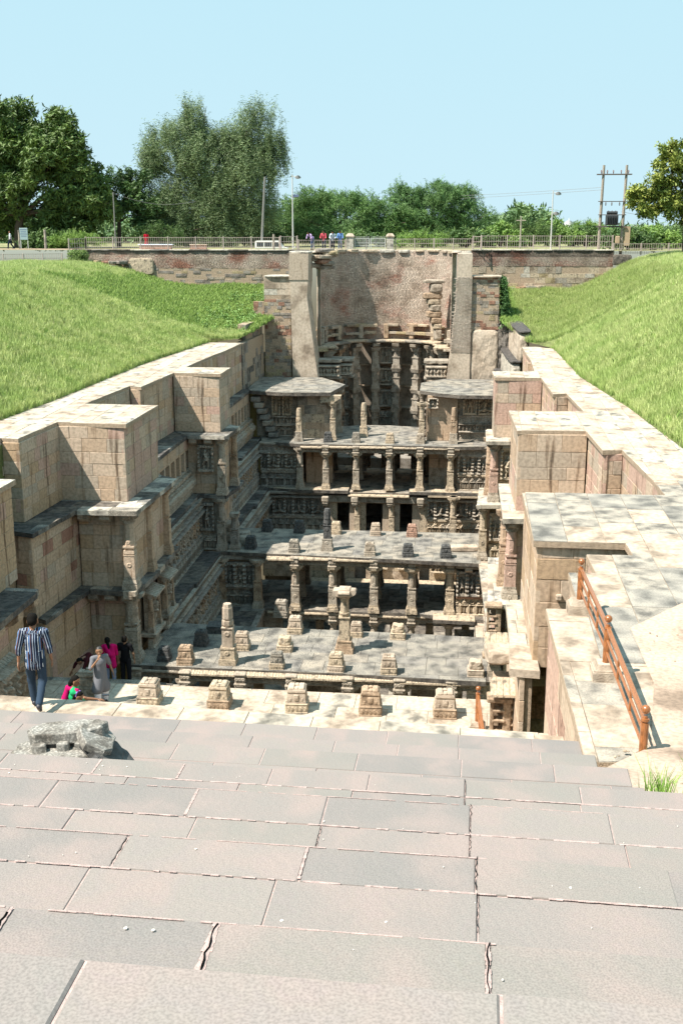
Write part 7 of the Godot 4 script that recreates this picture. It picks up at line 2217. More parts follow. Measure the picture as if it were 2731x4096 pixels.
# ---------------------------------------------------------------- people: smooth-union capsule fields meshed with surface nets
# a bone is [from, to, radius at from, radius at to, flattening across z (1 = round)]
func sdf_mesh(bones: Array, cell: float, k := 0.035, uvs := false, ripple := 0.0) -> ArrayMesh:
	var lo := Vector3.ONE * 1e9
	var hi := -lo
	for b in bones:
		var r: float = max(b[2], b[3]) + cell * 3.0
		for e in 2:
			lo = lo.min(b[e] - Vector3.ONE * r)
			hi = hi.max(b[e] + Vector3.ONE * r)
	var nx := int((hi.x - lo.x) / cell) + 2
	var ny := int((hi.y - lo.y) / cell) + 2
	var nz := int((hi.z - lo.z) / cell) + 2
	var f := PackedFloat32Array()
	f.resize(nx * ny * nz)
	f.fill(1.0)
	var own := PackedInt32Array()
	if uvs:
		own.resize(nx * ny * nz)
	for bi in bones.size():
		var b: Array = bones[bi]
		var A: Vector3 = b[0]
		var B: Vector3 = b[1]
		var fl: float = b[4] if b.size() > 4 else 1.0
		var r: float = max(b[2], b[3]) + k + cell * 1.5
		var i0 := ((A.min(B) - Vector3.ONE * r - lo) / cell).floor()
		var i1 := ((A.max(B) + Vector3.ONE * r - lo) / cell).ceil()
		var ab := B - A
		ab.z *= fl
		var l2: float = max(ab.length_squared(), 1e-8)
		for z in range(max(0, int(i0.z)), min(nz, int(i1.z) + 1)):
			for y in range(max(0, int(i0.y)), min(ny, int(i1.y) + 1)):
				var at := (z * ny + y) * nx
				for x in range(max(0, int(i0.x)), min(nx, int(i1.x) + 1)):
					var p := lo + Vector3(x, y, z) * cell - A
					p.z *= fl
					var t: float = clamp(p.dot(ab) / l2, 0.0, 1.0)
					var d: float = (p - ab * t).length() - lerp(b[2] as float, b[3] as float, t)
					var o := f[at + x]
					if uvs and d < o: own[at + x] = bi
					var h: float = max(k - abs(d - o), 0.0) / k
					f[at + x] = min(d, o) - h * h * k * 0.25
	var id := {}
	var vs := PackedVector3Array()
	var ow := PackedInt32Array()
	var lim := cell * 1.8
	var corner := [0, 1, nx, nx + 1, nx * ny, nx * ny + 1, nx * ny + nx, nx * ny + nx + 1]
	for z in nz - 1:
		for y in ny - 1:
			var at := (z * ny + y) * nx
			for x in nx - 1:
				var c := at + x
				if abs(f[c]) > lim: continue
				var m := 0
				for q in 8:
					if f[c + corner[q]] < 0: m |= 1 << q
				if m == 0 or m == 255: continue
				var s := Vector3.ZERO
				var n := 0
				for e in [[0, 1], [2, 3], [4, 5], [6, 7], [0, 2], [1, 3], [4, 6], [5, 7], [0, 4], [1, 5], [2, 6], [3, 7]]:
					var fa := f[c + corner[e[0]]]
					var fb := f[c + corner[e[1]]]
					if (fa < 0) != (fb < 0):
						var t: float = fa / (fa - fb)
						var pa := Vector3(e[0] & 1, (e[0] >> 1) & 1, e[0] >> 2)
						var pb := Vector3(e[1] & 1, (e[1] >> 1) & 1, e[1] >> 2)
						s += pa.lerp(pb, t)
						n += 1
				id[c] = vs.size()
				vs.append(lo + (Vector3(x, y, z) + s / n) * cell)
				ow.append(own[c] if uvs else 0)
	var ix := PackedInt32Array()
	for c in id:
		var x: int = c % nx
		var y: int = (c / nx) % ny
		var z: int = c / (nx * ny)
		if x < 1 or y < 1 or z < 1: continue
		var st_ := [1, nx, nx * ny]
		for ax in 3:
			var a := f[c]
			var b := f[c + st_[ax]]
			if (a < 0) == (b < 0): continue
			var u: int = st_[(ax + 1) % 3]
			var w: int = st_[(ax + 2) % 3]
			if not (id.has(c - u) and id.has(c - w) and id.has(c - u - w)): continue
			var q := [id[c], id[c - u], id[c - u - w], id[c - w]]
			if a < 0: q.reverse()
			ix.append_array([q[0], q[1], q[2], q[0], q[2], q[3]])
	var nn := PackedVector3Array()
	nn.resize(vs.size())
	for i in range(0, ix.size(), 3):
		var g := (vs[ix[i + 2]] - vs[ix[i]]).cross(vs[ix[i + 1]] - vs[ix[i]])
		for j in 3: nn[ix[i + j]] += g
	for i in nn.size(): nn[i] = nn[i].normalized()
	var uv := PackedVector2Array()
	if uvs:
		for i in vs.size():
			var b: Array = bones[ow[i]]
			var ax: Vector3 = (b[1] - b[0]).normalized()
			if abs(ax.y) < 0.35: ax = Vector3.UP
			var e1 := ax.cross(Vector3.BACK).normalized()
			if abs(ax.z) > 0.9: e1 = Vector3.RIGHT
			var e2 := ax.cross(e1)
			var d: Vector3 = vs[i] - b[0]
			var rr: float = max(b[2], b[3])
			# flat cloth: stripes follow the across direction so that they keep their width
			uv.append(Vector2(d.dot(e1) + (0.0 if d.dot(e2) > 0 else 0.37), d.dot(ax)))
	if ripple > 0:
		var nz2 := FastNoiseLite.new()
		nz2.frequency = 6.0
		for i in vs.size():
			vs[i] += nn[i] * nz2.get_noise_3d(vs[i].x * 1.6, vs[i].y * 0.7, vs[i].z * 1.6) * ripple
	var arr := []
	arr.resize(Mesh.ARRAY_MAX)
	arr[Mesh.ARRAY_VERTEX] = vs
	arr[Mesh.ARRAY_NORMAL] = nn
	arr[Mesh.ARRAY_INDEX] = ix
	if uvs: arr[Mesh.ARRAY_TEX_UV] = uv
	var m := ArrayMesh.new()
	if vs.size() > 0: m.add_surface_from_arrays(Mesh.PRIMITIVE_TRIANGLES, arr)
	return m

func v3(a: Array) -> Vector3:
	return Vector3(a[0], a[1], a[2])

# bones of a hand at w pointing along d, palm normal n
func hand_bones(w: Vector3, d: Vector3, n: Vector3, side: float, curl := 0.35) -> Array:
	d = d.normalized()
	var s := d.cross(n).normalized() * side
	n = s.cross(d).normalized() * side
	var o := []
	var p := w + d * 0.085
	for i in 4:
		var k: Vector3 = s * (-0.030 + 0.020 * i)
		o.append([w + d * 0.01 + k * 0.6, p + k, 0.014, 0.012])
		var l: float = [0.07, 0.082, 0.077, 0.06][i]
		var a := p + k
		var dir := d
		for j in 3:
			dir = (dir + n * curl * 0.5).normalized()
			var b: Vector3 = a + dir * l * [0.45, 0.32, 0.26][j]
			o.append([a, b, 0.0095 - j * 0.001, 0.009 - j * 0.001])
			a = b
	var t := w + d * 0.025 + s * -0.03
	var t1 := t + (d * 0.7 - s * 0.8 + n * 0.3).normalized() * 0.045
	o.append([t, t1, 0.013, 0.011])
	o.append([t1, t1 + (d - s * 0.2 + n * 0.3).normalized() * 0.035, 0.010, 0.008])
	return o

# P: joints in the person's own frame (feet near y = 0, facing -z). Missing joints take a standing pose.
func person(label: String, at: Vector3, yaw: float, h: float, P: Dictionary, look: Dictionary, group := ""):
	var t := thing("person", label, "person", at, group)
	var s := h / 1.75
	var J := {"hip": Vector3(0, 0.95, 0), "chest": Vector3(0, 1.28, 0), "neck": Vector3(0, 1.48, 0), "head": Vector3(0, 1.62, -0.015),
		"sl": Vector3(-0.19, 1.42, 0), "el": Vector3(-0.25, 1.13, 0.02), "wl": Vector3(-0.26, 0.88, -0.03), "sr": Vector3(0.19, 1.42, 0), "er": Vector3(0.25, 1.13, 0.02), "wr": Vector3(0.26, 0.88, -0.03),
		"ll": Vector3(-0.095, 0.92, 0), "kl": Vector3(-0.11, 0.5, -0.02), "al": Vector3(-0.11, 0.08, 0.02), "lr": Vector3(0.095, 0.92, 0), "kr": Vector3(0.11, 0.5, -0.02), "ar": Vector3(0.11, 0.08, 0.02)}
	for k in P: J[k] = P[k]
	for k in J: J[k] = J[k] * s
	var f := Vector3(0, 0, -1)
	if look.has("gaze"): f = (look.gaze as Vector3).normalized()
	var cell: float = look.get("cell", 0.014)
	var w: float = look.get("wide", 1.0) * s
	var tf := T(at, yaw)
	var skin: Material = look.skin
	var hd: Vector3 = J.head
	var r := 0.094 * s
	var side := f.cross(Vector3.UP).normalized()
	var upv := side.cross(f).normalized()
	# body
	var b := [[hd + upv * 0.02 * s, hd - upv * 0.035 * s + f * 0.02 * s, r, r * 0.74], [hd - upv * 0.07 * s + f * 0.045 * s, hd - upv * 0.08 * s + f * 0.05 * s, r * 0.45, r * 0.4], [hd - upv * 0.02 * s + f * r * 0.95, hd - upv * 0.045 * s + f * r * 1.16, 0.012 * s, 0.017 * s],
		[hd + side * r * 0.92 - upv * 0.015 * s, hd + side * r * 0.95 - upv * 0.05 * s, 0.02 * s, 0.014 * s], [hd - side * r * 0.92 - upv * 0.015 * s, hd - side * r * 0.95 - upv * 0.05 * s, 0.02 * s, 0.014 * s],
		[J.neck, hd - upv * 0.05 * s, 0.055 * s, 0.05 * s], [J.neck, J.chest, 0.06 * s, 0.11 * w, 1.3], [J.chest, J.hip, 0.12 * w, 0.115 * w, 1.3],
		[J.sl, J.el, 0.048 * s, 0.037 * s], [J.el, J.wl, 0.036 * s, 0.026 * s], [J.sr, J.er, 0.048 * s, 0.037 * s], [J.er, J.wr, 0.036 * s, 0.026 * s], [J.chest + Vector3(0, 0.08 * s, 0), J.sl, 0.08 * s, 0.055 * s, 1.2], [J.chest + Vector3(0, 0.08 * s, 0), J.sr, 0.08 * s, 0.055 * s, 1.2],
		[J.ll, J.kl, 0.078 * w, 0.052 * w], [J.kl, J.al, 0.052 * w, 0.035 * s], [J.lr, J.kr, 0.078 * w, 0.052 * w], [J.kr, J.ar, 0.052 * w, 0.035 * s]]
	var mbod := sdf_mesh(b, cell, 0.03)
	var body := obj("body", mbod, skin, t, tf)
	if look.get("hands", true):
		for q in [["el", "wl", -1.0], ["er", "wr", 1.0]]:
			var d: Vector3 = (J[q[1]] - J[q[0]]).normalized()
			if look.has("hand_" + q[1]): d = look["hand_" + q[1]]
			var nrm: Vector3 = look.get("palm_" + q[1], Vector3(-q[2], 0, 0.2))
			obj("hand", sdf_mesh(hand_bones(J[q[1]], d, nrm, q[2], look.get("curl", 0.4)), 0.006 if cell < 0.02 else 0.012, 0.008), skin, body, tf)
	# hair
	var hb := [[hd + upv * 0.035 * s - f * 0.012 * s, hd - f * 0.03 * s, r * 1.06, r * 1.0]]
	if look.has("hair_bones"):
		for q in look.hair_bones: hb.append([q[0] * s, q[1] * s, q[2] * s, q[3] * s])
	# cut the face free: hair is kept behind and above by pushing its cap back
	hb[0] = [hd + upv * 0.042 * s - f * 0.018 * s, hd - upv * 0.01 * s - f * 0.04 * s, r * 0.99, r * 0.93]
	obj("hair", sdf_mesh(hb, cell * 0.8, 0.02, false, 0.006), look.hair, t, tf)
	if cell < 0.02:
		for e in [-1, 1]:
			obj("eye", sdf_mesh([[hd + side * e * r * 0.36 + f * r * 0.9 - upv * 0.005 * s, hd + side * e * r * 0.44 + f * r * 0.87 - upv * 0.005 * s, 0.012 * s, 0.010 * s]], 0.006, 0.004), plain(lin(0.02, 0.015, 0.012), 0.2), t, tf)
		obj("mouth", sdf_mesh([[hd + side * 0.02 * s + f * r * 0.96 - upv * 0.068 * s, hd - side * 0.02 * s + f * r * 0.96 - upv * 0.068 * s, 0.008 * s, 0.008 * s]], 0.005, 0.004), plain(lin(0.18, 0.06, 0.05), 0.6), t, tf)
	# upper garment
	if look.has("top"):
		var hem: Vector3 = (J.hip as Vector3) + Vector3(0, look.get("hem", -0.06) * s, 0)
		var tw: float = look.get("loose", 0.022)
		var c := [[J.neck - Vector3(0, 0.035, 0) * s, J.chest, 0.058 * s, (0.122 + tw) * w, 1.25], [J.chest, J.hip, (0.126 + tw) * w, (0.122 + tw) * w, 1.25], [J.chest + Vector3(0, 0.09 * s, 0), J.sl, 0.088 * s, (0.056 + tw * 0.5) * s, 1.2], [J.chest + Vector3(0, 0.09 * s, 0), J.sr, 0.088 * s, (0.056 + tw * 0.5) * s, 1.2]]
		for e in [-0.055, 0.055]:
			c.append([J.hip + Vector3(e, 0.1, 0) * s, hem + Vector3(e, 0, 0) * s, (0.085 + tw) * w, (0.088 + tw * look.get("flare", 1.0)) * w, 1.05])
		c.append([(J.sl as Vector3).lerp(J.sr, 0.12), (J.sl as Vector3).lerp(J.sr, 0.88), 0.072 * s, 0.072 * s, 1.1])
		c.append([(J.sl as Vector3).lerp(J.neck, 0.35), (J.sr as Vector3).lerp(J.neck, 0.35), 0.066 * s, 0.066 * s, 1.1])
		if look.get("split", false):
			for q in ["kl", "kr"]:
				var e: Vector3 = (J[q] as Vector3) + Vector3(0, look.get("skirt", 0.0) * s, 0)
				c.append([J.hip - Vector3(0, 0.02, 0) * s, e, (0.105 + tw) * w, (0.115 + tw) * w, 1.1])
		var sl: float = look.get("sleeve", 0.75)
		for q in [["sl", "el", "wl"], ["sr", "er", "wr"]]:
			if sl <= 1.0:
				c.append([J[q[0]], (J[q[0]] as Vector3).lerp(J[q[1]], sl), (0.054 + tw * 0.5) * s, (0.05 + tw * 0.5) * s])
			else:
				c.append([J[q[0]], J[q[1]], (0.054 + tw * 0.5) * s, (0.044 + tw * 0.4) * s])
				c.append([J[q[1]], (J[q[1]] as Vector3).lerp(J[q[2]], sl - 1.0), (0.044 + tw * 0.4) * s, (0.042 + tw * 0.4) * s])
		obj("shirt", sdf_mesh(c, cell, 0.03, look.get("striped", false), 0.012), look.top, t, tf)
	if look.has("legs"):
		var lw: float = look.get("leg_loose", 0.014)
		var c := [[J.hip + Vector3(0, 0.05, 0) * s, J.hip - Vector3(0, 0.04, 0) * s, 0.122 * w, 0.125 * w, 1.25]]
		if look.get("split", false): c = []
		for q in [["ll", "kl", "al"], ["lr", "kr", "ar"]]:
			if not look.get("split", false): c.append([J[q[0]], J[q[1]], (0.083 + lw) * w, (0.062 + lw) * w])
			c.append([J[q[1]], (J[q[1]] as Vector3).lerp(J[q[2]], 0.97), (0.062 + lw) * w, (0.05 + lw) * w])
		obj("trousers", sdf_mesh(c, cell, 0.03, false, 0.012), look.legs, t, tf)
	for q in ["al", "ar"]:
		var a: Vector3 = J[q]
		var toe: Vector3 = look.get("toe_" + q, Vector3(0, -0.045, -0.17)) * s
		obj("shoe", sdf_mesh([[a + Vector3(0, -0.035, 0.035) * s, a + toe, 0.045 * s, 0.036 * s], [a, a + toe * 0.4 + Vector3(0, -0.02, 0) * s, 0.045 * s, 0.045 * s]], cell * 0.8, 0.02), look.get("shoes", plain(lin(0.03, 0.03, 0.04), 0.5)), t, tf)
	for q in look.get("drape", []):
		var bb := []
		for e in q[1]: bb.append([e[0] * s, e[1] * s, e[2] * s, e[3] * s, e[4] if e.size() > 4 else 1.0])
		obj(q[0], sdf_mesh(bb, cell, 0.03, false, 0.012), q[2], t, tf)
	return t

func cloth(c: Color, rough := 0.85) -> StandardMaterial3D:
	var m := plain(c, rough)
	m.normal_enabled = true
	m.normal_texture = cache.nrm
	m.normal_scale = 0.3
	m.uv1_triplanar = true
	m.uv1_scale = Vector3(3, 3, 3)
	return m

func stripes() -> StandardMaterial3D:
	var im := Image.create(256, 8, false, Image.FORMAT_RGB8)
	var navy := Color(0.13, 0.17, 0.25)
	im.fill(navy)
	var x := 0
	for q in [[6, Color(0.66, 0.69, 0.74)], [14, navy], [5, Color(0.42, 0.27, 0.18)], [12, Color(0.36, 0.47, 0.62)], [6, navy], [5, Color(0.85, 0.87, 0.9)], [19, navy], [6, Color(0.55, 0.6, 0.68)], [10, navy]]:
		im.fill_rect(Rect2i(x * 3, 0, q[0] * 3, 8), q[1])
		x += q[0]
	im.generate_mipmaps()
	var m := plain(Color(1, 1, 1), 0.8)
	m.albedo_texture = ImageTexture.create_from_image(im)
	m.uv1_scale = Vector3(5.5, 1, 1)
	return m

func people():
	var sk := plain(lin(0.23, 0.11, 0.06), 0.55)
	var sk2 := plain(lin(0.28, 0.15, 0.085), 0.55)
	var hair := plain(lin(0.010, 0.009, 0.008), 0.75)
	var denim := cloth(lin(0.035, 0.055, 0.085))
	person("man from behind in a navy, white and brown striped shirt and dark jeans, walking down", Vector3(-7.25, -6.86, -18.1), 0.2, 1.8,
		{"al": Vector3(-0.08, 0.09, -0.12), "kl": Vector3(-0.11, 0.5, -0.12), "kr": Vector3(0.10, 0.5, -0.02), "ar": Vector3(0.07, 0.2, 0.32), "el": Vector3(-0.26, 1.14, 0.03), "wl": Vector3(-0.275, 0.90, 0.05), "er": Vector3(0.26, 1.14, 0.02), "wr": Vector3(0.275, 0.89, -0.05), "head": Vector3(0.0, 1.635, -0.03)},
		{"skin": sk, "hair": hair, "top": stripes(), "striped": true, "sleeve": 1.35, "hem": -0.12, "legs": denim, "cell": 0.012, "toe_ar": Vector3(0, -0.15, -0.09), "gaze": Vector3(0.1, -0.15, -1), "loose": 0.028, "flare": 1.1, "leg_loose": 0.01})
	person("man in a long grey kurta and white trousers holding a hand to his mouth", Vector3(-10.1, T0Y, -30.2), PI + 0.55, 1.83,
		{"er": Vector3(0.30, 1.16, -0.12), "wr": Vector3(0.10, 1.46, -0.24), "el": Vector3(-0.30, 1.16, 0.05), "wl": Vector3(-0.36, 0.92, -0.04), "kl": Vector3(-0.12, 0.5, 0.02), "al": Vector3(-0.14, 0.08, 0.12), "kr": Vector3(0.12, 0.5, -0.08), "ar": Vector3(0.13, 0.08, -0.1)},
		{"skin": sk2, "hair": plain(lin(0.03, 0.028, 0.026), 0.5), "top": cloth(lin(0.16, 0.165, 0.185)), "sleeve": 0.9, "hem": -0.16, "split": true, "skirt": 0.0, "loose": 0.035, "legs": cloth(lin(0.66, 0.66, 0.72)), "leg_loose": 0.03, "wide": 1.12, "gaze": Vector3(0.25, -0.1, -1), "hand_wr": Vector3(-0.2, 0.7, -0.2), "cell": 0.014, "shoes": plain(lin(0.05, 0.035, 0.03), 0.6)})
	var mag := cloth(lin(0.42, 0.01, 0.11))
	person("girl in a green blouse and magenta scarf on the steps, reaching out with a phone", Vector3(-7.94, -9.57, -21.9), -PI / 2 + 0.1, 1.72,
		{"sr": Vector3(0.17, 1.42, -0.02), "er": Vector3(0.22, 1.30, -0.28), "wr": Vector3(0.14, 1.24, -0.55), "el": Vector3(-0.24, 1.14, 0.0), "head": Vector3(0, 1.62, -0.05)},
		{"skin": sk, "hair": hair, "top": cloth(lin(0.02, 0.34, 0.13)), "sleeve": 0.65, "legs": cloth(lin(0.3, 0.02, 0.1)), "gaze": Vector3(0.1, -0.3, -1), "cell": 0.012, "palm_wr": Vector3(0, -1, 0),
		"hair_bones": [[Vector3(0, 1.58, 0.07), Vector3(0.05, 1.3, 0.1), 0.05, 0.035]], "drape": [["scarf", [[Vector3(0.14, 1.44, -0.1), Vector3(0.0, 1.46, 0.12), 0.05, 0.06], [Vector3(-0.1, 1.45, 0.02), Vector3(-0.02, 1.1, 0.2), 0.06, 0.09], [Vector3(0.0, 1.46, 0.12), Vector3(0.05, 0.9, 0.3), 0.07, 0.1], [Vector3(0.14, 1.44, -0.1), Vector3(0.12, 1.15, -0.15), 0.05, 0.05]], mag]]})
	var ph := MB.new()
	ph.cbox(Vector3.ZERO, Vector3(0.16, 0.02, 0.08), 0.006)
	tag(obj("phone", ph, plain(lin(0.02, 0.02, 0.025), 0.2), self, T(Vector3(-7.27, -8.33, -22.02), 0.2)), "small dark phone in the outstretched hand of the girl with the magenta scarf", "phone")
	person("small girl with a purple hairband and green top just above the sunlit ledge", Vector3(-7.74, -9.55, -21.55), -PI / 2 - 0.35, 1.5,
		{"head": Vector3(0.0, 1.61, -0.06)},
		{"skin": sk, "hair": hair, "top": cloth(lin(0.03, 0.42, 0.2)), "sleeve": 0.6, "legs": cloth(lin(0.05, 0.2, 0.15)), "gaze": Vector3(0, -0.55, -1), "cell": 0.012,
		"hair_bones": [[Vector3(0, 1.6, 0.08), Vector3(0.0, 1.45, 0.16), 0.05, 0.03]], "drape": [["hairband", [[Vector3(-0.1, 1.63, -0.02), Vector3(-0.06, 1.725, -0.03), 0.016, 0.016], [Vector3(-0.06, 1.725, -0.03), Vector3(0.06, 1.725, -0.03), 0.016, 0.016], [Vector3(0.06, 1.725, -0.03), Vector3(0.1, 1.63, -0.02), 0.016, 0.016]], plain(lin(0.25, 0.12, 0.5), 0.5)]]})
	person("woman in a dark maroon sari bending down behind the shaded stump", Vector3(-10.75, T0Y, -31.4), 0.75 + PI / 2, 1.58,
		{"hip": Vector3(0, 0.9, 0.18), "chest": Vector3(0, 1.12, -0.1), "neck": Vector3(0, 1.12, -0.32), "head": Vector3(0, 1.06, -0.44), "sl": Vector3(-0.17, 1.08, -0.26), "el": Vector3(-0.26, 0.86, -0.42), "wl": Vector3(-0.26, 0.62, -0.56), "sr": Vector3(0.17, 1.08, -0.26), "er": Vector3(0.28, 0.9, -0.46), "wr": Vector3(0.30, 0.64, -0.62), "ll": Vector3(-0.09, 0.86, 0.18), "lr": Vector3(0.09, 0.86, 0.18)},
		{"skin": sk, "hair": hair, "top": cloth(lin(0.05, 0.012, 0.016)), "sleeve": 1.5, "legs": cloth(lin(0.05, 0.012, 0.016)), "leg_loose": 0.05, "gaze": Vector3(0, -0.8, -0.6), "cell": 0.016, "drape": [["sari", [[Vector3(0, 0.95, 0.15), Vector3(0, 0.3, 0.1), 0.19, 0.24]], cloth(lin(0.05, 0.012, 0.016))]]})
	person("woman seen from behind in a bright magenta top with a long black ponytail", Vector3(-10.72, -13.0, -33.1), 0.15, 1.72, {"head": Vector3(-0.06, 1.62, -0.02)},
		{"skin": sk, "hair": hair, "top": cloth(lin(0.50, 0.008, 0.11)), "sleeve": 0.9, "hem": -0.2, "legs": cloth(lin(0.25, 0.3, 0.42)), "cell": 0.016, "gaze": Vector3(-0.5, 0, -1), "hair_bones": [[Vector3(-0.03, 1.66, 0.06), Vector3(0.02, 1.2, 0.16), 0.05, 0.03]],
		"drape": [["scarf", [[Vector3(0.1, 1.46, 0.06), Vector3(0.15, 0.8, 0.17), 0.08, 0.1], [Vector3(-0.1, 1.46, 0.06), Vector3(0.05, 1.2, 0.15), 0.07, 0.09]], cloth(lin(0.55, 0.01, 0.13))]]})
	person("man in a black T-shirt and dark trousers from behind, beside the woman in magenta", Vector3(-10.3, -13.1, -33.45), -0.1, 1.75, {"er": Vector3(0.29, 1.14, 0.0), "wr": Vector3(0.30, 0.9, -0.04)},
		{"skin": sk2, "hair": hair, "top": cloth(lin(0.012, 0.012, 0.014)), "sleeve": 0.6, "legs": cloth(lin(0.02, 0.02, 0.024)), "cell": 0.016})
	# four men leaning on the far fence
	var far := [["man in a lilac shirt and jeans leaning far over the fence, leftmost of the four", -11.62, lin(0.5, 0.36, 0.62), lin(0.09, 0.15, 0.3), -0.5, 0.34], ["man in a red-pink shirt leaning on the fence, second of the four", -10.62, lin(0.55, 0.10, 0.13), lin(0.03, 0.04, 0.08), -0.15, 0.1], ["man in a white shirt with folded arms at the fence, third of the four", -9.86, lin(0.6, 0.66, 0.78), lin(0.02, 0.03, 0.06), 0.1, 0.2], ["man in a blue shirt looking down at the fence, nearest the gate post", -9.2, lin(0.14, 0.26, 0.55), lin(0.2, 0.24, 0.34), 0.05, 0.08]]
	for q in far:
		var l: float = q[5]
		person(q[0], Vector3(q[1], 0.02, -97.95), PI + q[4], 1.72,
			{"chest": Vector3(0, 1.26 - l * 0.15, -l), "neck": Vector3(0, 1.44 - l * 0.3, -l * 1.5), "head": Vector3(0, 1.56 - l * 0.4, -l * 1.75 - 0.04), "sl": Vector3(-0.19, 1.38 - l * 0.3, -l * 1.4), "sr": Vector3(0.19, 1.38 - l * 0.3, -l * 1.4), "el": Vector3(-0.26, 1.08 - l * 0.2, -l * 1.2 - 0.1), "er": Vector3(0.26, 1.08 - l * 0.2, -l * 1.2 - 0.1), "wl": Vector3(-0.16, 0.96, -l * 1.2 - 0.26), "wr": Vector3(0.16, 0.96, -l * 1.2 - 0.26)},
			{"skin": sk, "hair": hair, "top": plain(q[2], 0.85), "sleeve": 1.4, "hem": -0.12, "legs": plain(q[3], 0.85), "cell": 0.035, "hands": false, "gaze": Vector3(0, -0.6, -1)}, "men at the far fence")
	person("person in a pale shirt and dark trousers walking at the far left edge", Vector3(-40.75, -0.05, -103.2), PI / 2 + 0.3, 1.7, {"kl": Vector3(-0.1, 0.5, -0.2), "al": Vector3(-0.1, 0.08, -0.25), "ar": Vector3(0.1, 0.12, 0.3), "kr": Vector3(0.1, 0.48, 0.05)},
		{"skin": sk, "hair": hair, "top": plain(lin(0.5, 0.53, 0.58), 0.85), "legs": plain(lin(0.015, 0.02, 0.04), 0.85), "sleeve": 0.8, "cell": 0.035, "hands": false})
	person("person in a red dress standing behind the left fence", Vector3(-27.9, 0.0, -103.8), 0.4, 1.55, {},
		{"skin": sk, "hair": hair, "top": plain(lin(0.38, 0.01, 0.03), 0.85), "legs": plain(lin(0.34, 0.01, 0.03), 0.85), "leg_loose": 0.06, "sleeve": 1.2, "cell": 0.035, "hands": false, "split": true, "skirt": -0.25})

# ---------------------------------------------------------------- railings and the loose carved stone
func newel(t: Node3D, p: Vector3, h: float, r: float, mat, plinth := true):
	var m := MB.new()
	m.stack([[0, r, h - 0.16, r, 16], [h - 0.16, r * 0.72, h - 0.13, r * 0.72, 16], [h - 0.13, r * 1.05, h - 0.09, r * 1.05, 16], [h - 0.09, r * 0.6, h - 0.05, r * 0.6, 16]])
	var po := obj("newel_post", m, mat, t, T(p))
	var b := SphereMesh.new()
	b.radius = r * 1.12
	b.height = r * 2.24
	b.radial_segments = 24
	b.rings = 12
	obj("ball", b, mat, po, T(p + Vector3(0, h + r * 0.75, 0)))
	if plinth:
		m = MB.new()
		m.stack([[-0.3, 0.24, -0.12, 0.24, 4], [-0.12, 0.22, -0.09, 0.22, 4], [-0.09, 0.2, 0.0, 0.15, 4]])
		obj("plinth", m, M.cap2, t, T(p))

func railing(label: String, posts: Array, h: float, r: float, plinths: Array):
	var t := thing("wooden_railing", label, "railing", posts[0], "brown wooden railings")
	for i in posts.size():
		newel(t, posts[i], h, r, M.wood, plinths[i])
	for i in posts.size() - 1:
		var a: Vector3 = posts[i]
		var b: Vector3 = posts[i + 1]
		var u := (b - a).normalized()
		var sd := u.cross(Vector3.UP).normalized()
		var bs := Basis(u, sd.cross(u).normalized(), sd)
		for q in [[0.84, 0.065, 0.075], [0.55, 0.042, 0.045], [0.26, 0.042, 0.045]]:
			var m := MB.new()
			m.cbox((a + b) * 0.5 + Vector3.UP * h * q[0], Vector3(a.distance_to(b) - r * 1.6, q[1], q[2]), 0.012, bs)
			obj("rail", m, M.wood, t)
		for k in 2:
			var m := MB.new()
			m.cbox(a.lerp(b, (k + 1) / 3.0) + Vector3.UP * h * 0.54, Vector3(0.045, h * 0.58, 0.04), 0.01, Basis(u, Vector3.UP, sd))
			obj("stile", m, M.wood, t)

# uneven outline w by d
func jagged(w: float, d: float, n: int, amp: float, seed_: int) -> PackedVector2Array:
	var q := RandomNumberGenerator.new()
	q.seed = seed_
	var o := PackedVector2Array()
	for i in n:
		var a := TAU * i / n
		var e := Vector2(cos(a), sin(a))
		var l := pow(pow(abs(e.x), 4.0) + pow(abs(e.y), 4.0), -0.25)
		o.append(e * l * Vector2(w, d) * 0.5 * (1.0 + q.randf_range(-amp, amp)))
	return o

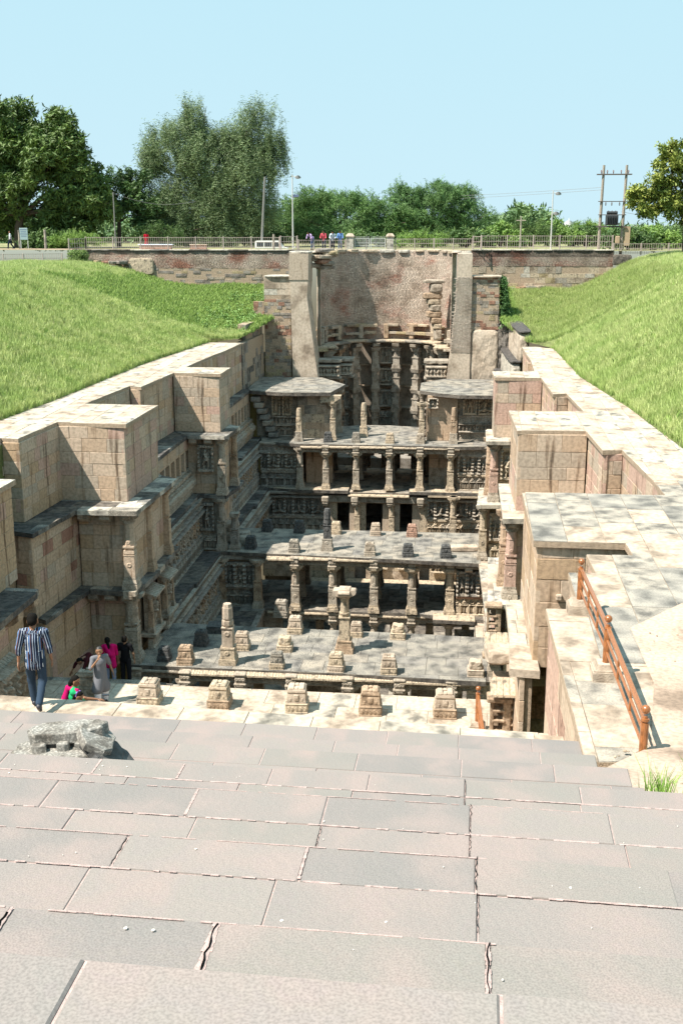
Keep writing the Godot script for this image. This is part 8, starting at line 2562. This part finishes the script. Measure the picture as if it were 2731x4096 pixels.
func details():
	railing("brown wooden railing with ball-topped newel posts along the sandy landing on the right", [Vector3(2.86, L1 + 0.28, -21.7), Vector3(2.92, L1 + 0.28, -18.3), Vector3(3.04, L1 + 0.0, -15.2)], 0.75, 0.06, [true, true, false])
	railing("short brown wooden railing at the right end of the front terrace", [Vector3(1.18, T0Y + 0.28, -29.4), Vector3(1.3, T0Y + 0.0, -27.0)], 0.95, 0.065, [true, false])
	var t := thing("wooden_railing", "brown wooden handrail going down in shade at the left, beyond the striped shirt", "railing", Vector3(-12.9, T0Y, -30.5), "brown wooden railings")
	for q in [0.95, 0.6, 0.3]:
		var m := MB.new()
		m.tube([Vector3(-12.45, T0Y + q - 0.35, -28.6), Vector3(-12.55, T0Y + q, -31.6)], [0.045, 0.045], 8)
		obj("rail", m, M.wood, t)
	for z in [-29.6, -31.5]:
		var m := MB.new()
		m.cbox(Vector3(-12.5, T0Y + 0.45, z), Vector3(0.1, 1.0, 0.1), 0.015)
		obj("post", m, M.wood, t)
	# carved fragment on the steps: tilted worn mouldings in layers
	var f := thing("carved_fragment", "big weathered carved stone fragment in layers lying on the grey steps at the left", "stone fragment", Vector3(-4.0, -4.37, -10.95))
	var tilt := Basis(Vector3.UP, 0.08) * Basis(Vector3.BACK, 0.1) * Basis.from_scale(Vector3(0.86, 1.15, 0.86))
	var o := Vector3(-4.12, -4.37, -10.9)
	var y := 0.0
	var k := 0
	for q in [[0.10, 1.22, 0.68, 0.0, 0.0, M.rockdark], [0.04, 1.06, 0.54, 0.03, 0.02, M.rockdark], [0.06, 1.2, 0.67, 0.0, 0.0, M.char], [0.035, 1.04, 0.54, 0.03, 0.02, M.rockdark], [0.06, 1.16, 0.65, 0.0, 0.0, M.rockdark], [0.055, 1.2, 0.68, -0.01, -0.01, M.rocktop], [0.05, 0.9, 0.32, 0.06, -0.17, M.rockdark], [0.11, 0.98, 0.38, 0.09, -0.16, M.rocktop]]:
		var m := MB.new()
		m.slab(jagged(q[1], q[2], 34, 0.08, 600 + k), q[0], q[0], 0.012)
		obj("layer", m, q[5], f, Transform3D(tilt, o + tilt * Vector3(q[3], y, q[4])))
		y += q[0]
		k += 1
	for q in [[-0.3, 0.2], [0.02, 0.16], [0.3, 0.24]]:
		var m := MB.new()
		m.slab(jagged(q[1], 0.12, 10, 0.12, 640 + k), 0.08, 0.08, 0.01)
		obj("broken_edge", m, M.rocktop, f, Transform3D(tilt, o + tilt * Vector3(q[0] + 0.06, 0.345, 0.07)))
		k += 1
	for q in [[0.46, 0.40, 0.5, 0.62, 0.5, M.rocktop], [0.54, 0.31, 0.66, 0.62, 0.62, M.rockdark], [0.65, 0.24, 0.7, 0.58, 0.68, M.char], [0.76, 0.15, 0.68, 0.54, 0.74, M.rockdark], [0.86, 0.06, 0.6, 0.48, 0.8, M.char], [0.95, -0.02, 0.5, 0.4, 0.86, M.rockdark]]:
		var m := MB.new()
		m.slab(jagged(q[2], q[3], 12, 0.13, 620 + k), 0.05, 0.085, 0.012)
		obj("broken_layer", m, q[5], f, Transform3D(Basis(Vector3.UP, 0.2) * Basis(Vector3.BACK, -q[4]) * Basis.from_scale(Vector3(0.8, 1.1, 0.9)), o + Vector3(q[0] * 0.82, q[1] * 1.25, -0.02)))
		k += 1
	for i in 4:
		obj("carved_boss", rough_block(Vector3(0.11, 0.2, 0.12), 5, 0.03, 520 + i, 6.0), M.char, f, T(Vector3(-4.28 + i * 0.08, -4.06 - 0.02 * abs(i - 1.5), -10.58)))
	# yellow leaf fallen on the near step
	var lm := MB.new()
	lm.cbox(Vector3.ZERO, Vector3(0.03, 0.004, 0.02), 0.001)
	tag(obj("dry_leaf", lm, plain(lin(0.6, 0.45, 0.1)), self, T(Vector3(0.97, -1.022, -3.38), 0.5)), "tiny yellow leaf lying on the nearest grey step at the right", "leaf")

func _ready():
	rg.seed = 20240
	var cam := Camera3D.new()
	cam.name = "camera"
	cam.position = EYE
	cam.rotation = Vector3(deg_to_rad(-14.3), deg_to_rad(5.3), 0)
	cam.fov = 49.85
	cam.near = 0.1
	cam.far = 6000
	add_child(cam)
	cam.current = true
	var env := Environment.new()
	env.background_mode = Environment.BG_SKY
	var sky := Sky.new()
	var sm := ProceduralSkyMaterial.new()
	sm.sky_top_color = lin(0.47 / 2.1, 0.80 / 2.1, 0.94 / 2.1)
	sm.sky_horizon_color = lin(0.63 / 2.1, 0.87 / 2.1, 0.97 / 2.1)
	sm.sky_curve = 0.22
	sm.ground_bottom_color = Color(0.35, 0.32, 0.25)
	sm.ground_horizon_color = Color(0.62, 0.66, 0.62)
	sm.sun_angle_max = 1.0
	sky.sky_material = sm
	env.sky = sky
	env.ambient_light_source = Environment.AMBIENT_SOURCE_SKY
	env.tonemap_mode = Environment.TONE_MAPPER_LINEAR
	env.tonemap_exposure = 2.1
	env.sdfgi_enabled = true
	env.ssao_enabled = true
	env.ssil_enabled = true
	var we := WorldEnvironment.new()
	we.name = "world_environment"
	we.environment = env
	add_child(we)
	var sun := DirectionalLight3D.new()
	sun.name = "sun"
	sun.light_color = Color(1.0, 0.965, 0.915)
	sun.light_energy = 1.5
	sun.light_angular_distance = 0.5
	sun.shadow_enabled = true
	add_child(sun)
	sun.look_at_from_position(Vector3.ZERO, Vector3(0.55, -1.0, -0.36), Vector3.UP)
	make_materials()
	terrain()
	steps()
	earth_mass()
	left_walls()
	right_walls()
	terrace0()
	terrace1()
	terrace2()
	terrace3()
	shaft()
	grass()
	trees()
	far_things()
	stumps()
	details()
	people()
